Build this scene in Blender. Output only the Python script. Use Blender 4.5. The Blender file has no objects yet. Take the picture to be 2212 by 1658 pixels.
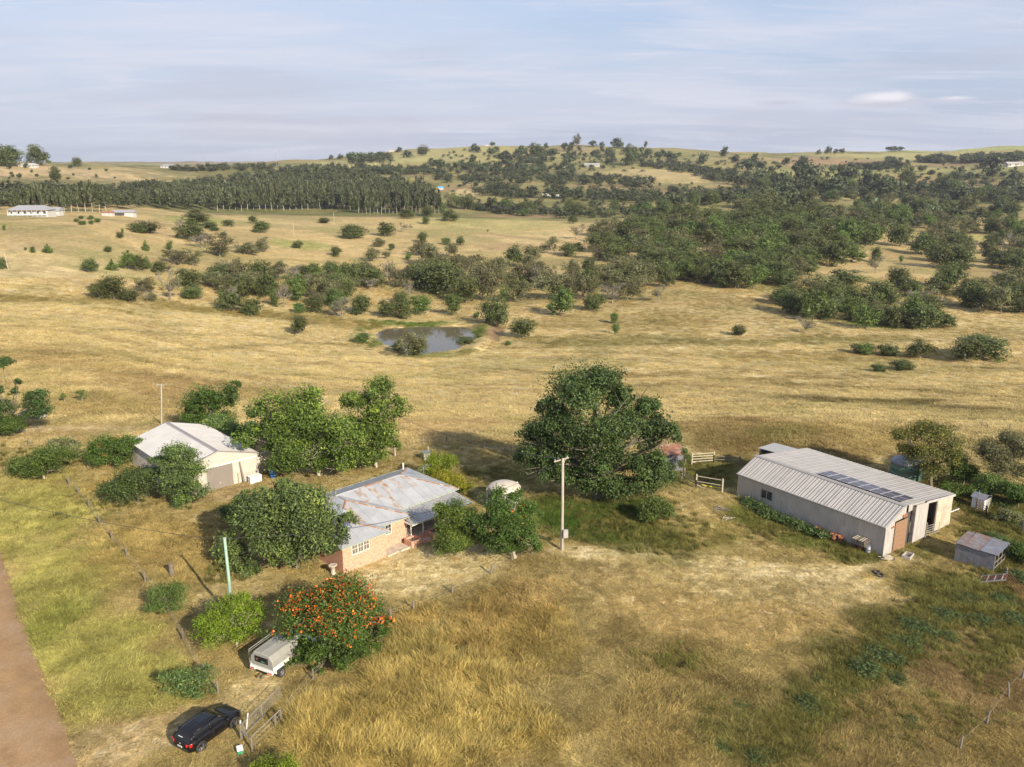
import bpy, bmesh, math, random
import numpy as np
from mathutils import Vector, Matrix
R = math.radians
SC = bpy.context.scene
COL = SC.collection
random.seed(7)
RNG = np.random.default_rng(11)

# ------------------------------------------------------------------ camera, sky, sun, exposure
PITCH = R(15.1); CAMZ = 40.0; FPX = 1790.0          # focal length for a frame 2212 units wide
cam = bpy.data.cameras.new('camera'); cam.sensor_width = 36; cam.lens = 36 * FPX / 2212
cam.clip_end = 30000; cam.clip_start = 0.5
cam_o = bpy.data.objects.new('camera', cam); COL.objects.link(cam_o)
cam_o.location = (0, 0, CAMZ); cam_o.rotation_euler = (R(90) - PITCH, 0, 0)
SC.camera = cam_o
SUN_EL = R(27); SUN_AZ = math.atan2(0.6, -0.8)       # compass style angle of the sun from +Y towards +X
world = bpy.data.worlds.new('World'); SC.world = world; world.use_nodes = True
sun = bpy.data.lights.new('sun', 'SUN'); sun.energy = 5.0; sun.angle = R(0.55); sun.color = (1.0, 0.88, 0.70)
sun_o = bpy.data.objects.new('sun', sun); COL.objects.link(sun_o)
sd = Vector((math.sin(SUN_AZ) * math.cos(SUN_EL), math.cos(SUN_AZ) * math.cos(SUN_EL), math.sin(SUN_EL)))
sun_o.rotation_euler = (-sd).to_track_quat('-Z', 'Y').to_euler()
sun_o.location = (60, -80, 120)
SC.view_settings.view_transform = 'Standard'; SC.view_settings.look = 'None'
SC.view_settings.exposure = 0.76; SC.view_settings.gamma = 1.0; SC.view_settings.use_curve_mapping = False
SC.cycles.max_bounces = 6; SC.cycles.transparent_max_bounces = 6; SC.cycles.volume_bounces = 0

def build_world():
    nt = world.node_tree; nt.nodes.clear(); N = nt.nodes.new; L = nt.links.new
    out = N('ShaderNodeOutputWorld'); bg = N('ShaderNodeBackground'); bg.inputs[1].default_value = 0.10
    sky = N('ShaderNodeTexSky'); sky.sky_type = 'NISHITA'; sky.sun_disc = False
    sky.sun_elevation = SUN_EL; sky.sun_rotation = SUN_AZ; sky.air_density = 1.0; sky.dust_density = 1.5; sky.ozone_density = 1.5
    tc = N('ShaderNodeTexCoord'); sep = N('ShaderNodeSeparateXYZ'); L(tc.outputs['Generated'], sep.inputs[0])
    # cloud sheet: direction projected on a plane overhead
    zz = N('ShaderNodeMath'); zz.operation = 'MAXIMUM'; zz.inputs[1].default_value = 0.0; L(sep.outputs[2], zz.inputs[0])
    za = N('ShaderNodeMath'); za.operation = 'ADD'; za.inputs[1].default_value = 0.10; L(zz.outputs[0], za.inputs[0])
    dx = N('ShaderNodeMath'); dx.operation = 'DIVIDE'; L(sep.outputs[0], dx.inputs[0]); L(za.outputs[0], dx.inputs[1])
    dy = N('ShaderNodeMath'); dy.operation = 'DIVIDE'; L(sep.outputs[1], dy.inputs[0]); L(za.outputs[0], dy.inputs[1])
    cb = N('ShaderNodeCombineXYZ'); L(dx.outputs[0], cb.inputs[0]); L(dy.outputs[0], cb.inputs[1])
    def cloud(scale, loc, rot, sc3, lo, hi, detail=6, rough=0.55, dist=0.6):
        mp = N('ShaderNodeMapping'); mp.inputs['Location'].default_value = loc; mp.inputs['Rotation'].default_value = (0, 0, rot)
        mp.inputs['Scale'].default_value = sc3; L(cb.outputs[0], mp.inputs[0])
        n = N('ShaderNodeTexNoise'); n.inputs['Scale'].default_value = scale; n.inputs['Detail'].default_value = detail
        n.inputs['Roughness'].default_value = rough; n.inputs['Distortion'].default_value = dist; L(mp.outputs[0], n.inputs[0])
        mr = N('ShaderNodeMapRange'); mr.interpolation_type = 'SMOOTHSTEP'
        mr.inputs[1].default_value = lo; mr.inputs[2].default_value = hi; L(n.outputs[0], mr.inputs[0]); return mr.outputs[0]
    hz = N('ShaderNodeMapRange'); hz.interpolation_type = 'SMOOTHSTEP'      # pale air low over the land
    hz.inputs[1].default_value = 0.0; hz.inputs[2].default_value = 0.22; hz.inputs[3].default_value = 1.0; hz.inputs[4].default_value = 0.0
    L(sep.outputs[2], hz.inputs[0])
    def mix(fac, a, b, mult=1.0):
        m = N('ShaderNodeMix'); m.data_type = 'RGBA'
        if mult != 1.0:
            k = N('ShaderNodeMath'); k.operation = 'MULTIPLY'; k.inputs[1].default_value = mult; L(fac, k.inputs[0]); fac = k.outputs[0]
        L(fac, m.inputs[0])
        for v, s in ((a, 6), (b, 7)):
            if isinstance(v, tuple): m.inputs[s].default_value = (*v, 1)
            else: L(v, m.inputs[s])
        return m.outputs[2]
    base = N('ShaderNodeMix'); base.data_type = 'RGBA'; base.inputs[0].default_value = 0.66
    L(sky.outputs[0], base.inputs[6]); base.inputs[7].default_value = (2.75, 3.45, 5.0, 1)
    c = base.outputs[2]
    c = mix(hz.outputs[0], c, (3.0, 3.3, 4.15), 0.75)
    thin = cloud(0.9, (1.3, 0.2, 0), R(12), (0.7, 1.5, 1), 0.42, 0.70)
    c = mix(thin, c, (4.6, 4.6, 5.15), 0.64)
    wisp = cloud(2.6, (7.3, 1.2, 0), R(14), (0.5, 2.4, 1), 0.50, 0.74, 9, .68, 1.2)
    c = mix(wisp, c, (4.9, 4.85, 5.3), 0.5)
    veil = cloud(0.35, (4.3, 2.2, 0), R(-8), (0.6, 1.0, 1), 0.38, 0.62, 4)
    c = mix(veil, c, (4.3, 4.4, 5.05), 0.42)
    # a few low flat cloud bars near the horizon
    mp = N('ShaderNodeMapping'); mp.inputs['Scale'].default_value = (2.2, 2.2, 17.0); mp.inputs['Location'].default_value = (0.35, 0, 0.6)
    L(tc.outputs['Generated'], mp.inputs[0])
    n = N('ShaderNodeTexNoise'); n.inputs['Scale'].default_value = 1.5; n.inputs['Detail'].default_value = 5; L(mp.outputs[0], n.inputs[0])
    mr = N('ShaderNodeMapRange'); mr.interpolation_type = 'SMOOTHSTEP'; mr.inputs[1].default_value = 0.52; mr.inputs[2].default_value = 0.68; L(n.outputs[0], mr.inputs[0])
    band = N('ShaderNodeMapRange'); band.interpolation_type = 'SMOOTHSTEP'; band.inputs[1].default_value = 0.20; band.inputs[2].default_value = 0.08; L(sep.outputs[2], band.inputs[0])
    band.inputs[3].default_value = 0; band.inputs[4].default_value = 1
    k = N('ShaderNodeMath'); k.operation = 'MULTIPLY'; L(mr.outputs[0], k.inputs[0]); L(band.outputs[0], k.inputs[1])
    c = mix(k.outputs[0], c, (3.3, 3.3, 3.9), 0.35)
    def puff(px, py, rx, rz, col, amt):      # one low cloud bank in its own direction of the sky
        u = (px - 1106) / FPX; v = (829 - py) / FPX
        d = Vector((u, math.cos(PITCH) + v * math.sin(PITCH), -math.sin(PITCH) + v * math.cos(PITCH))).normalized()
        s = N('ShaderNodeVectorMath'); s.operation = 'SUBTRACT'; L(tc.outputs['Generated'], s.inputs[0]); s.inputs[1].default_value = d
        w = N('ShaderNodeVectorMath'); w.operation = 'MULTIPLY'; L(s.outputs[0], w.inputs[0]); w.inputs[1].default_value = (1 / rx, 1 / rx, 1 / rz)
        nn = N('ShaderNodeTexNoise'); nn.inputs['Scale'].default_value = 14; nn.inputs['Detail'].default_value = 5
        mm = N('ShaderNodeMapping'); mm.inputs['Scale'].default_value = (1, 1, 3.0); L(tc.outputs['Generated'], mm.inputs[0]); L(mm.outputs[0], nn.inputs[0])
        ln = N('ShaderNodeVectorMath'); ln.operation = 'LENGTH'; L(w.outputs[0], ln.inputs[0])
        a = N('ShaderNodeMath'); a.operation = 'MULTIPLY_ADD'; L(nn.outputs[0], a.inputs[0]); a.inputs[1].default_value = 1.9; L(ln.outputs['Value'], a.inputs[2])
        r = N('ShaderNodeMapRange'); r.interpolation_type = 'SMOOTHSTEP'; r.inputs[1].default_value = 1.95; r.inputs[2].default_value = 1.15; L(a.outputs[0], r.inputs[0])
        r.inputs[3].default_value = 0; r.inputs[4].default_value = 1
        return r.outputs[0], col, amt
    for args in ((1915, 222, .055, .012, (3.7, 3.6, 4.2), .7), (1910, 211, .04, .007, (5.6, 5.4, 5.7), .85), (2060, 219, .04, .008, (4.1, 4.0, 4.6), .7), (2065, 212, .03, .004, (5.4, 5.2, 5.6), .8),
                 (1690, 222, .035, .005, (3.2, 3.3, 4.1), .6), (640, 262, .16, .010, (3.5, 3.5, 4.1), .6), (640, 280, .12, .010, (4.6, 4.5, 5.0), .5),
                 (540, 292, .13, .008, (3.4, 3.4, 4.0), .5), (1010, 258, .10, .005, (3.5, 3.55, 4.2), .5)):
        f, col, amt = puff(*args); c = mix(f, c, col, amt)
    L(c, bg.inputs[0]); L(bg.outputs[0], out.inputs[0])
build_world()

# ------------------------------------------------------------------ noise
def _h(ix, iy, s):
    n = (ix.astype(np.int64) * 374761393 + iy.astype(np.int64) * 668265263 + s * 982451653) & 0x7fffffff
    n = ((n ^ (n >> 13)) * 1274126177) & 0x7fffffff
    return ((n ^ (n >> 16)) & 0xffff) / 65535.0
def vn(x, y, s=0):
    x = np.asarray(x, float); y = np.asarray(y, float)
    ix = np.floor(x); iy = np.floor(y); fx = x - ix; fy = y - iy
    fx = fx * fx * (3 - 2 * fx); fy = fy * fy * (3 - 2 * fy)
    a = _h(ix, iy, s); b = _h(ix + 1, iy, s); c = _h(ix, iy + 1, s); d = _h(ix + 1, iy + 1, s)
    return (a * (1 - fx) + b * fx) * (1 - fy) + (c * (1 - fx) + d * fx) * fy
def fbm(x, y, s=0, o=4):
    t = 0; a = 1; w = 0
    for i in range(o):
        t = t + a * vn(x * 2 ** i, y * 2 ** i, s + i * 17); w += a; a *= .5
    return t / w

# ------------------------------------------------------------------ terrain heights
TPX = np.array([-400, 0, 200, 400, 600, 800, 1000, 1200, 1400, 1600, 1800, 2000, 2212, 2700], float)
_rows = {
 150: [870, 865, 870, 885, 895, 902, 905, 905, 905, 905, 905, 903, 900, 900],
 180: [785, 785, 795, 830, 850, 860, 865, 865, 865, 865, 865, 863, 860, 860],
 220: [697, 697, 715, 770, 795, 810, 815, 815, 812, 810, 808, 805, 805, 805],
 265: [650, 652, 670, 715, 742, 762, 765, 762, 755, 752, 750, 748, 745, 745],
 309: [588, 590, 612, 668, 695, 706, 708, 705, 700, 698, 698, 698, 698, 698],
 360: [532, 535, 555, 605, 635, 650, 655, 652, 645, 642, 645, 645, 650, 650],
 430: [468, 472, 480, 540, 575, 592, 598, 595, 590, 588, 592, 600, 605, 605],
 520: [462, 466, 466, 490, 520, 536, 545, 545, 540, 540, 550, 560, 560, 560],
 620: [450, 450, 450, 466, 482, 494, 500, 502, 500, 500, 512, 525, 520, 520],
 700: [420, 420, 430, 463, 465, 467, 469, 474, 478, 482, 490, 500, 490, 490],
 780: [390, 395, 415, 468, 470, 472, 476, 482, 482, 468, 470, 480, 470, 470],
 900: [362, 366, 385, 455, 462, 462, 462, 462, 455, 445, 450, 455, 448, 448],
 1050: [352, 352, 366, 425, 440, 435, 428, 425, 420, 420, 430, 435, 425, 425],
 1250: [356, 356, 358, 385, 400, 398, 395, 400, 395, 395, 400, 405, 395, 395],
 1500: [362, 362, 358, 366, 372, 372, 365, 370, 366, 370, 370, 365, 360, 360],
 1800: [368, 368, 362, 360, 358, 350, 338, 345, 345, 350, 352, 345, 338, 335],
 2200: [372, 370, 366, 362, 357, 335, 313, 318, 322, 333, 338, 332, 322, 315],
 2700: [372, 370, 366, 363, 359, 345, 322, 325, 328, 335, 331, 326, 314, 308],
 3500: [366, 366, 362, 360, 358, 352, 352, 352, 352, 352, 352, 346, 336, 330],
 4300: [358, 356, 352, 351, 351, 356, 356, 354, 354, 352, 352, 350, 346, 346],
 9000: [353] * 14, 14000: [350] * 14,
}
def z_of(Y, y):
    v = (829 - np.asarray(y, float)) / FPX
    return CAMZ + Y * (-math.sin(PITCH) + v * math.cos(PITCH)) / (math.cos(PITCH) + v * math.sin(PITCH))
_ty = [15, 112]; _tz = [np.zeros(14), np.zeros(14)]
_ty.append(128); _tz.append(np.array([-.3, -.3, -.5, -1.2, -1.8, -2.2, -2.4, -2.4, -2.4, -2.4, -2.2, -2.0, -2.0, -2.0]))
for k in sorted(_rows): _ty.append(k); _tz.append(z_of(k, _rows[k]))
_ty = np.log(np.array(_ty, float)); _tz = np.array(_tz)
_tt = (TPX - 1106) / FPX
NT, NY = 430, 720
T_AX = np.linspace(-0.98, 0.98, NT); LY_AX = np.linspace(math.log(24), math.log(12500), NY)
def _blur(a, r, ax):
    k = np.exp(-np.linspace(-2, 2, 2 * r + 1) ** 2); k /= k.sum()
    p = [(0, 0), (0, 0)]; p[ax] = (r, r); b = np.pad(a, p, mode='edge')
    return np.apply_along_axis(lambda v: np.convolve(v, k, 'valid'), ax, b)
_zz = np.array([np.interp(T_AX, _tt, row) for row in _tz])            # rows x NT
_zz = _blur(_zz, 22, 1)
Z = np.empty((NY, NT))
for i in range(NT): Z[:, i] = np.interp(LY_AX, _ty, _zz[:, i])
Zs = _blur(Z, 9, 0)
YY = np.exp(LY_AX)[:, None] * np.ones((1, NT)); XX = T_AX[None, :] * YY
Z = Zs
far = np.clip((YY - 118) / 40, 0, 1)
Z = Z + far * (fbm(XX / 34, YY / 34, 3) - .5) * 2.2 + far * np.clip((YY - 500) / 700, 0, 1) * (fbm(XX / 170, YY / 130, 5) - .5) * 24
Z = Z + (fbm(XX / 2.2, YY / 2.2, 9, 3) - .5) * .16 + (fbm(XX / 9, YY / 9, 12, 2) - .5) * .25 * np.clip((YY - 60) / 60, .3, 1)
def HH(x, y):
    x = np.asarray(x, float); y = np.maximum(np.asarray(y, float), 24.01)
    u = (x / y - T_AX[0]) / (T_AX[1] - T_AX[0]); w = (np.log(y) - LY_AX[0]) / (LY_AX[1] - LY_AX[0])
    u = np.clip(u, 0, NT - 1.001); w = np.clip(w, 0, NY - 1.001)
    i = u.astype(int); j = w.astype(int); fu = u - i; fw = w - j
    return (Z[j, i] * (1 - fu) + Z[j, i + 1] * fu) * (1 - fw) + (Z[j + 1, i] * (1 - fu) + Z[j + 1, i + 1] * fu) * fw
def P(px, py, smax=9000):
    """world points where the view rays through frame units (px, py) meet the ground"""
    px = np.atleast_1d(np.asarray(px, float)); py = np.atleast_1d(np.asarray(py, float))
    v = (829 - py) / FPX; u = (px - 1106) / FPX
    dy = math.cos(PITCH) + v * math.sin(PITCH); dz = -math.sin(PITCH) + v * math.cos(PITCH)
    dx = u / dy; dz = dz / dy
    lo = np.full(px.shape, 26.0); hi = np.full(px.shape, float(smax)); done = np.zeros(px.shape, bool)
    prev = 26.0
    for s in np.exp(np.linspace(math.log(26), math.log(smax), 420)):
        hit = (~done) & (CAMZ + dz * s < HH(dx * s, np.full(px.shape, s)))
        lo[hit] = prev; hi[hit] = s; done |= hit; prev = s
        if done.all(): break
    for _ in range(14):
        m = (lo + hi) / 2; b = CAMZ + dz * m < HH(dx * m, m)
        hi = np.where(b, m, hi); lo = np.where(b, lo, m)
    s = (lo + hi) / 2
    return np.stack([dx * s, s, HH(dx * s, s), done.astype(float)], 1)
def P1(px, py): q = P(px, py)[0]; return Vector(q[:3])
def plane_pt(px, py, h):
    v = (829 - py) / FPX; u = (px - 1106) / FPX
    d = Vector((u, math.cos(PITCH) + v * math.sin(PITCH), -math.sin(PITCH) + v * math.cos(PITCH)))
    return Vector((0, 0, CAMZ)) + d * ((h - CAMZ) / d.z)
def proj(p):
    x, y, z = p; c, s = math.cos(PITCH), math.sin(PITCH); z = z - CAMZ
    zc = y * c - z * s; v = y * s + z * c
    return 1106 + FPX * x / zc, 829 - FPX * v / zc, zc
def inpoly(x, y, poly):
    x = np.asarray(x); y = np.asarray(y); r = np.zeros(x.shape, bool); n = len(poly)
    for i in range(n):
        x0, y0 = poly[i][:2]; x1, y1 = poly[(i + 1) % n][:2]
        if y0 == y1: continue
        c = ((y0 > y) != (y1 > y)) & (x < (x1 - x0) * (y - y0) / (y1 - y0) + x0); r ^= c
    return r
# the pond basin
POND_Z = -21.6
pond_px = [(811, 722), (832, 711), (880, 708), (950, 706), (1003, 706), (1020, 713), (1027, 728), (1015, 744), (985, 756), (920, 765), (872, 758), (828, 745)]
POND = [plane_pt(a, b, POND_Z) for a, b in pond_px]
POND = [(p.x, p.y) for p in POND]
def seg_dist(x, y, poly, closed=True):
    d = np.full(np.shape(x), 1e9); n = len(poly)
    for i in range(n if closed else n - 1):
        ax, ay = poly[i][:2]; bx, by = poly[(i + 1) % n][:2]
        vx, vy = bx - ax, by - ay; t = np.clip(((x - ax) * vx + (y - ay) * vy) / (vx * vx + vy * vy), 0, 1)
        d = np.minimum(d, np.hypot(x - ax - t * vx, y - ay - t * vy))
    return d
ins = inpoly(XX, YY, POND); dd = seg_dist(XX, YY, POND)
sdp = np.where(ins, -dd, dd)
w = np.clip(1 - (sdp - 1) / 9, 0, 1); w = w * w * (3 - 2 * w)
tgt = np.where(ins, POND_Z - np.clip(dd * .4, 0, 1.6) - .05, POND_Z + .12 + np.clip(dd, 0, 9) * .11)
Z = Z * (1 - w) + tgt * w
_wall = [tuple(P1(a, b)[:2]) for a, b in ((1040, 700), (1052, 718), (1046, 742), (1010, 764))]   # earth bank
Z = Z + 1.1 * np.exp(-(seg_dist(XX, YY, _wall, False) / 2.6) ** 2) * (sdp > .8)
# the road verge and the flat of the road
ROAD_E = [(-60, 1010), (0, 1188), (40, 1300), (92, 1440), (130, 1520), (175, 1658), (215, 1790)]
_re = [plane_pt(a, b, 0) for a, b in ROAD_E]
ROAD = [(p.x, p.y) for p in _re]
ROADPOLY = ROAD + [(p[0] - 16, p[1] - 4) for p in ROAD[::-1]]
inr = inpoly(XX, YY, ROADPOLY); dr = np.where(inr, 0, seg_dist(XX, YY, ROADPOLY))
w = np.clip(1 - dr / 2.5, 0, 1); Z = Z * (1 - w) + (-.18) * w
# mounds
for a, b, r, h in ((330, 1130, 4.5, 1.0), (1460, 1130, 5, .5), (1330, 1350, 6, .4), (1720, 930, 10, 1.2), (1560, 1090, 5, .7), (1180, 1290, 5, .35)):
    q = plane_pt(a, b, 0); Z = Z + h * np.exp(-((XX - q.x) ** 2 + (YY - q.y) ** 2) / r ** 2)

# ------------------------------------------------------------------ object helpers
def tag(o, label=None, cat=None, group=None, kind=None):
    if label: o['label'] = label
    if cat: o['category'] = cat
    if group: o['group'] = group
    if kind: o['kind'] = kind
    return o
def empty(name, loc=(0, 0, 0), rz=0, label=None, cat=None, group=None):
    o = bpy.data.objects.new(name, None); COL.objects.link(o); o.location = loc; o.rotation_euler = (0, 0, rz)
    o.empty_display_size = .3
    return tag(o, label, cat, group)
def link(name, me, parent=None, loc=None, rot=None, scale=None):
    o = bpy.data.objects.new(name, me); COL.objects.link(o); o.parent = parent
    if loc is not None: o.location = loc
    if rot is not None: o.rotation_euler = rot
    if scale is not None: o.scale = scale
    return o
def copy_tree(o, parent=None):
    c = o.copy(); COL.objects.link(c); c.parent = parent
    for ch in o.children: copy_tree(ch, c)
    return c
class MB:
    def __init__(s): s.v = []; s.f = []; s.m = []
    def add(s, vs, fs, m=0):
        b = len(s.v); s.v += [tuple(v) for v in vs]; s.f += [tuple(i + b for i in f) for f in fs]; s.m += [m] * len(fs); return s
    def box(s, c, d, m=0, rz=0, M=None):
        x, y, z = [k / 2 for k in d]; vs = []
        for i in (-1, 1):
            for j in (-1, 1):
                for k in (-1, 1):
                    p = Vector((i * x, j * y, k * z))
                    if M is not None: p = M @ p
                    elif rz: p = Matrix.Rotation(rz, 3, 'Z') @ p
                    vs.append(p + Vector(c))
        return s.add(vs, [(0, 1, 3, 2), (4, 6, 7, 5), (0, 4, 5, 1), (2, 3, 7, 6), (0, 2, 6, 4), (1, 5, 7, 3)], m)
    def b2(s, lo, hi, m=0):
        return s.box([(a + b) / 2 for a, b in zip(lo, hi)], [b - a for a, b in zip(lo, hi)], m)
    def tube(s, pts, rad, n=6, m=0, caps=True):
        pts = [Vector(p) for p in pts]
        if not hasattr(rad, '__len__'): rad = [rad] * len(pts)
        rings = []; b = len(s.v)
        for i, p in enumerate(pts):
            d = (pts[min(i + 1, len(pts) - 1)] - pts[max(i - 1, 0)])
            if d.length < 1e-6: d = Vector((0, 0, 1))
            d.normalize(); a = d.cross(Vector((0, 0, 1)) if abs(d.z) < .95 else Vector((1, 0, 0))).normalized(); c = d.cross(a)
            for k in range(n):
                t = 2 * math.pi * k / n; s.v.append(tuple(p + (a * math.cos(t) + c * math.sin(t)) * rad[i]))
        for i in range(len(pts) - 1):
            for k in range(n):
                k2 = (k + 1) % n; s.f.append((b + i * n + k, b + i * n + k2, b + (i + 1) * n + k2, b + (i + 1) * n + k)); s.m.append(m)
        if caps and n > 2:
            s.f.append(tuple(b + k for k in range(n))[::-1]); s.m.append(m)
            s.f.append(tuple(b + (len(pts) - 1) * n + k for k in range(n))); s.m.append(m)
        return s
    def lathe(s, prof, n=24, M=None, m=0):
        b = len(s.v)
        for r, z in prof:
            for k in range(n):
                t = 2 * math.pi * k / n; p = Vector((r * math.cos(t), r * math.sin(t), z)); s.v.append(tuple(M @ p if M is not None else p))
        for i in range(len(prof) - 1):
            for k in range(n):
                k2 = (k + 1) % n; s.f.append((b + i * n + k, b + i * n + k2, b + (i + 1) * n + k2, b + (i + 1) * n + k)); s.m.append(m)
        return s
    def mesh(s, name, mats, smooth=False):
        me = bpy.data.meshes.new(name); me.from_pydata(s.v, [], s.f)
        for mt in (mats if isinstance(mats, (list, tuple)) else [mats]): me.materials.append(mt)
        me.polygons.foreach_set('material_index', s.m)
        if smooth: me.polygons.foreach_set('use_smooth', [True] * len(s.f))
        me.validate(); me.update(); return me
    def build(s, name, mats, parent=None, smooth=False, loc=None, rot=None):
        return link(name, s.mesh(name, mats, smooth), parent, loc, rot)

# ------------------------------------------------------------------ materials
def mat(name, col, rough=.7, metal=0., var=.15, scale=3., bump=0., col2=None, c2scale=1., c2lo=.5, c2hi=.6, objvar=0., stretch=None, spec=None, coat=0., bscale=None):
    m = bpy.data.materials.new(name); m.use_nodes = True; nt = m.node_tree; N = nt.nodes.new; L = nt.links.new
    bs = nt.nodes['Principled BSDF']; bs.inputs['Roughness'].default_value = rough; bs.inputs['Metallic'].default_value = metal
    if spec is not None: bs.inputs['Specular IOR Level'].default_value = spec
    if coat: bs.inputs['Coat Weight'].default_value = coat; bs.inputs['Coat Roughness'].default_value = .05
    tc = N('ShaderNodeTexCoord'); src = tc.outputs['Object']
    if stretch:
        mp = N('ShaderNodeMapping'); mp.inputs['Scale'].default_value = stretch; L(src, mp.inputs[0]); src = mp.outputs[0]
    n = N('ShaderNodeTexNoise'); n.inputs['Scale'].default_value = scale; n.inputs['Detail'].default_value = 5; L(src, n.inputs[0])
    hs = N('ShaderNodeHueSaturation'); hs.inputs['Color'].default_value = (*col, 1)
    mr = N('ShaderNodeMapRange'); mr.inputs[1].default_value = .3; mr.inputs[2].default_value = .7; mr.inputs[3].default_value = 1 - var; mr.inputs[4].default_value = 1 + var
    L(n.outputs[0], mr.inputs[0]); val = mr.outputs[0]
    if objvar:
        oi = N('ShaderNodeObjectInfo'); m2 = N('ShaderNodeMapRange'); m2.inputs[3].default_value = 1 - objvar; m2.inputs[4].default_value = 1 + objvar
        L(oi.outputs['Random'], m2.inputs[0]); mu = N('ShaderNodeMath'); mu.operation = 'MULTIPLY'; L(val, mu.inputs[0]); L(m2.outputs[0], mu.inputs[1]); val = mu.outputs[0]
    L(val, hs.inputs['Value']); c = hs.outputs[0]
    if col2:
        n2 = N('ShaderNodeTexNoise'); n2.inputs['Scale'].default_value = c2scale; n2.inputs['Detail'].default_value = 6; n2.inputs['Roughness'].default_value = .65; L(src, n2.inputs[0])
        r2 = N('ShaderNodeMapRange'); r2.inputs[1].default_value = c2lo; r2.inputs[2].default_value = c2hi; L(n2.outputs[0], r2.inputs[0])
        mx = N('ShaderNodeMix'); mx.data_type = 'RGBA'; L(r2.outputs[0], mx.inputs[0]); L(c, mx.inputs[6]); mx.inputs[7].default_value = (*col2, 1); c = mx.outputs[2]
    L(c, bs.inputs['Base Color'])
    if bump:
        bp = N('ShaderNodeBump'); bp.inputs['Strength'].default_value = bump; bp.inputs['Distance'].default_value = .03
        nb = n
        if bscale: nb = N('ShaderNodeTexNoise'); nb.inputs['Scale'].default_value = bscale; nb.inputs['Detail'].default_value = 3; L(src, nb.inputs[0])
        L(nb.outputs[0], bp.inputs['Height']); L(bp.outputs[0], bs.inputs['Normal'])
    return m
def leafmat(name, col, hue=.012, val=.35, trans=.22, objval=.14, col2=None):
    m = bpy.data.materials.new(name); m.use_nodes = True; nt = m.node_tree; N = nt.nodes.new; L = nt.links.new
    nt.nodes.clear(); out = N('ShaderNodeOutputMaterial')
    at = N('ShaderNodeAttribute'); at.attribute_name = 'tint'
    oi = N('ShaderNodeObjectInfo')
    hs = N('ShaderNodeHueSaturation'); hs.inputs['Color'].default_value = (*col, 1)
    if col2:
        mx = N('ShaderNodeMix'); mx.data_type = 'RGBA'; mx.inputs[6].default_value = (*col, 1); mx.inputs[7].default_value = (*col2, 1)
        r = N('ShaderNodeMapRange'); r.inputs[1].default_value = .55; r.inputs[2].default_value = 1.; L(at.outputs['Fac'], r.inputs[0]); L(r.outputs[0], mx.inputs[0]); L(mx.outputs[2], hs.inputs['Color'])
    a = N('ShaderNodeMapRange'); a.inputs[3].default_value = 1 - val; a.inputs[4].default_value = 1 + val; L(at.outputs['Fac'], a.inputs[0])
    b = N('ShaderNodeMapRange'); b.inputs[3].default_value = 1 - objval; b.inputs[4].default_value = 1 + objval; L(oi.outputs['Random'], b.inputs[0])
    mu = N('ShaderNodeMath'); mu.operation = 'MULTIPLY'; L(a.outputs[0], mu.inputs[0]); L(b.outputs[0], mu.inputs[1]); L(mu.outputs[0], hs.inputs['Value'])
    h = N('ShaderNodeMapRange'); h.inputs[3].default_value = .5 - hue; h.inputs[4].default_value = .5 + hue; L(oi.outputs['Random'], h.inputs[0]); L(h.outputs[0], hs.inputs['Hue'])
    bs = N('ShaderNodeBsdfPrincipled'); bs.inputs['Roughness'].default_value = .55; bs.inputs['Specular IOR Level'].default_value = .3; L(hs.outputs[0], bs.inputs['Base Color'])
    tr = N('ShaderNodeBsdfTranslucent'); L(hs.outputs[0], tr.inputs[0])
    ms = N('ShaderNodeMixShader'); ms.inputs[0].default_value = trans; L(bs.outputs[0], ms.inputs[1]); L(tr.outputs[0], ms.inputs[2]); L(ms.outputs[0], out.inputs[0])
    return m
M = {}
M['bark'] = mat('bark', (.15, .125, .095), .9, var=.35, scale=4, bump=.4)
M['pale_bark'] = mat('pale_bark', (.38, .34, .27), .9, var=.3, scale=5)
M['grey_twig'] = mat('grey_twig', (.21, .185, .155), .9, var=.25, scale=2)
M['post_wood'] = mat('weathered_post_wood', (.165, .14, .11), .9, var=.3, scale=6, stretch=(3, 3, .5), bump=.3)
M['pole_wood'] = mat('grey_pole_wood', (.34, .30, .24), .85, var=.25, scale=5, stretch=(4, 4, .3), bump=.2)
M['timber'] = mat('pale_timber', (.42, .37, .27), .85, var=.25, scale=4, stretch=(1, 4, 4))
M['green_pole'] = mat('green_treated_pole', (.25, .36, .28), .7, var=.2, scale=2, col2=(.14, .22, .15), c2scale=3, c2lo=.6, c2hi=.66)
M['wire'] = mat('galvanised_wire', (.42, .40, .36), .5, .3, var=.1)
M['black_wire'] = mat('dark_cable', (.05, .05, .05), .6, var=.1)
M['steel'] = mat('galvanised_pipe', (.34, .33, .31), .5, .4, var=.15)
M['rust'] = mat('rusty_iron', (.26, .10, .045), .85, var=.35, scale=5, col2=(.12, .06, .04), c2scale=3)
M['white'] = mat('white_paint', (.68, .67, .64), .5, var=.05)
M['offwhite'] = mat('aged_white_paint', (.37, .35, .325), .6, var=.16, scale=1.2, stretch=(3, 3, .5))
M['cream_sheet'] = mat('cream_wall_sheet', (.44, .405, .36), .5, var=.05, scale=1.2, objvar=.02)
M['shed_roof'] = mat('pale_roof_sheet', (.42, .41, .395), .42, .15, var=.06, scale=.6, objvar=.03)
M['ridge_grey'] = mat('grey_ridge_capping', (.27, .24, .23), .5, .2, var=.1)
M['barn_wall'] = mat('barn_wall_sheet', (.45, .415, .375), .5, .15, var=.1, scale=.8, objvar=.035, col2=(.36, .30, .26), c2scale=.7, c2lo=.58, c2hi=.8)
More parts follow.
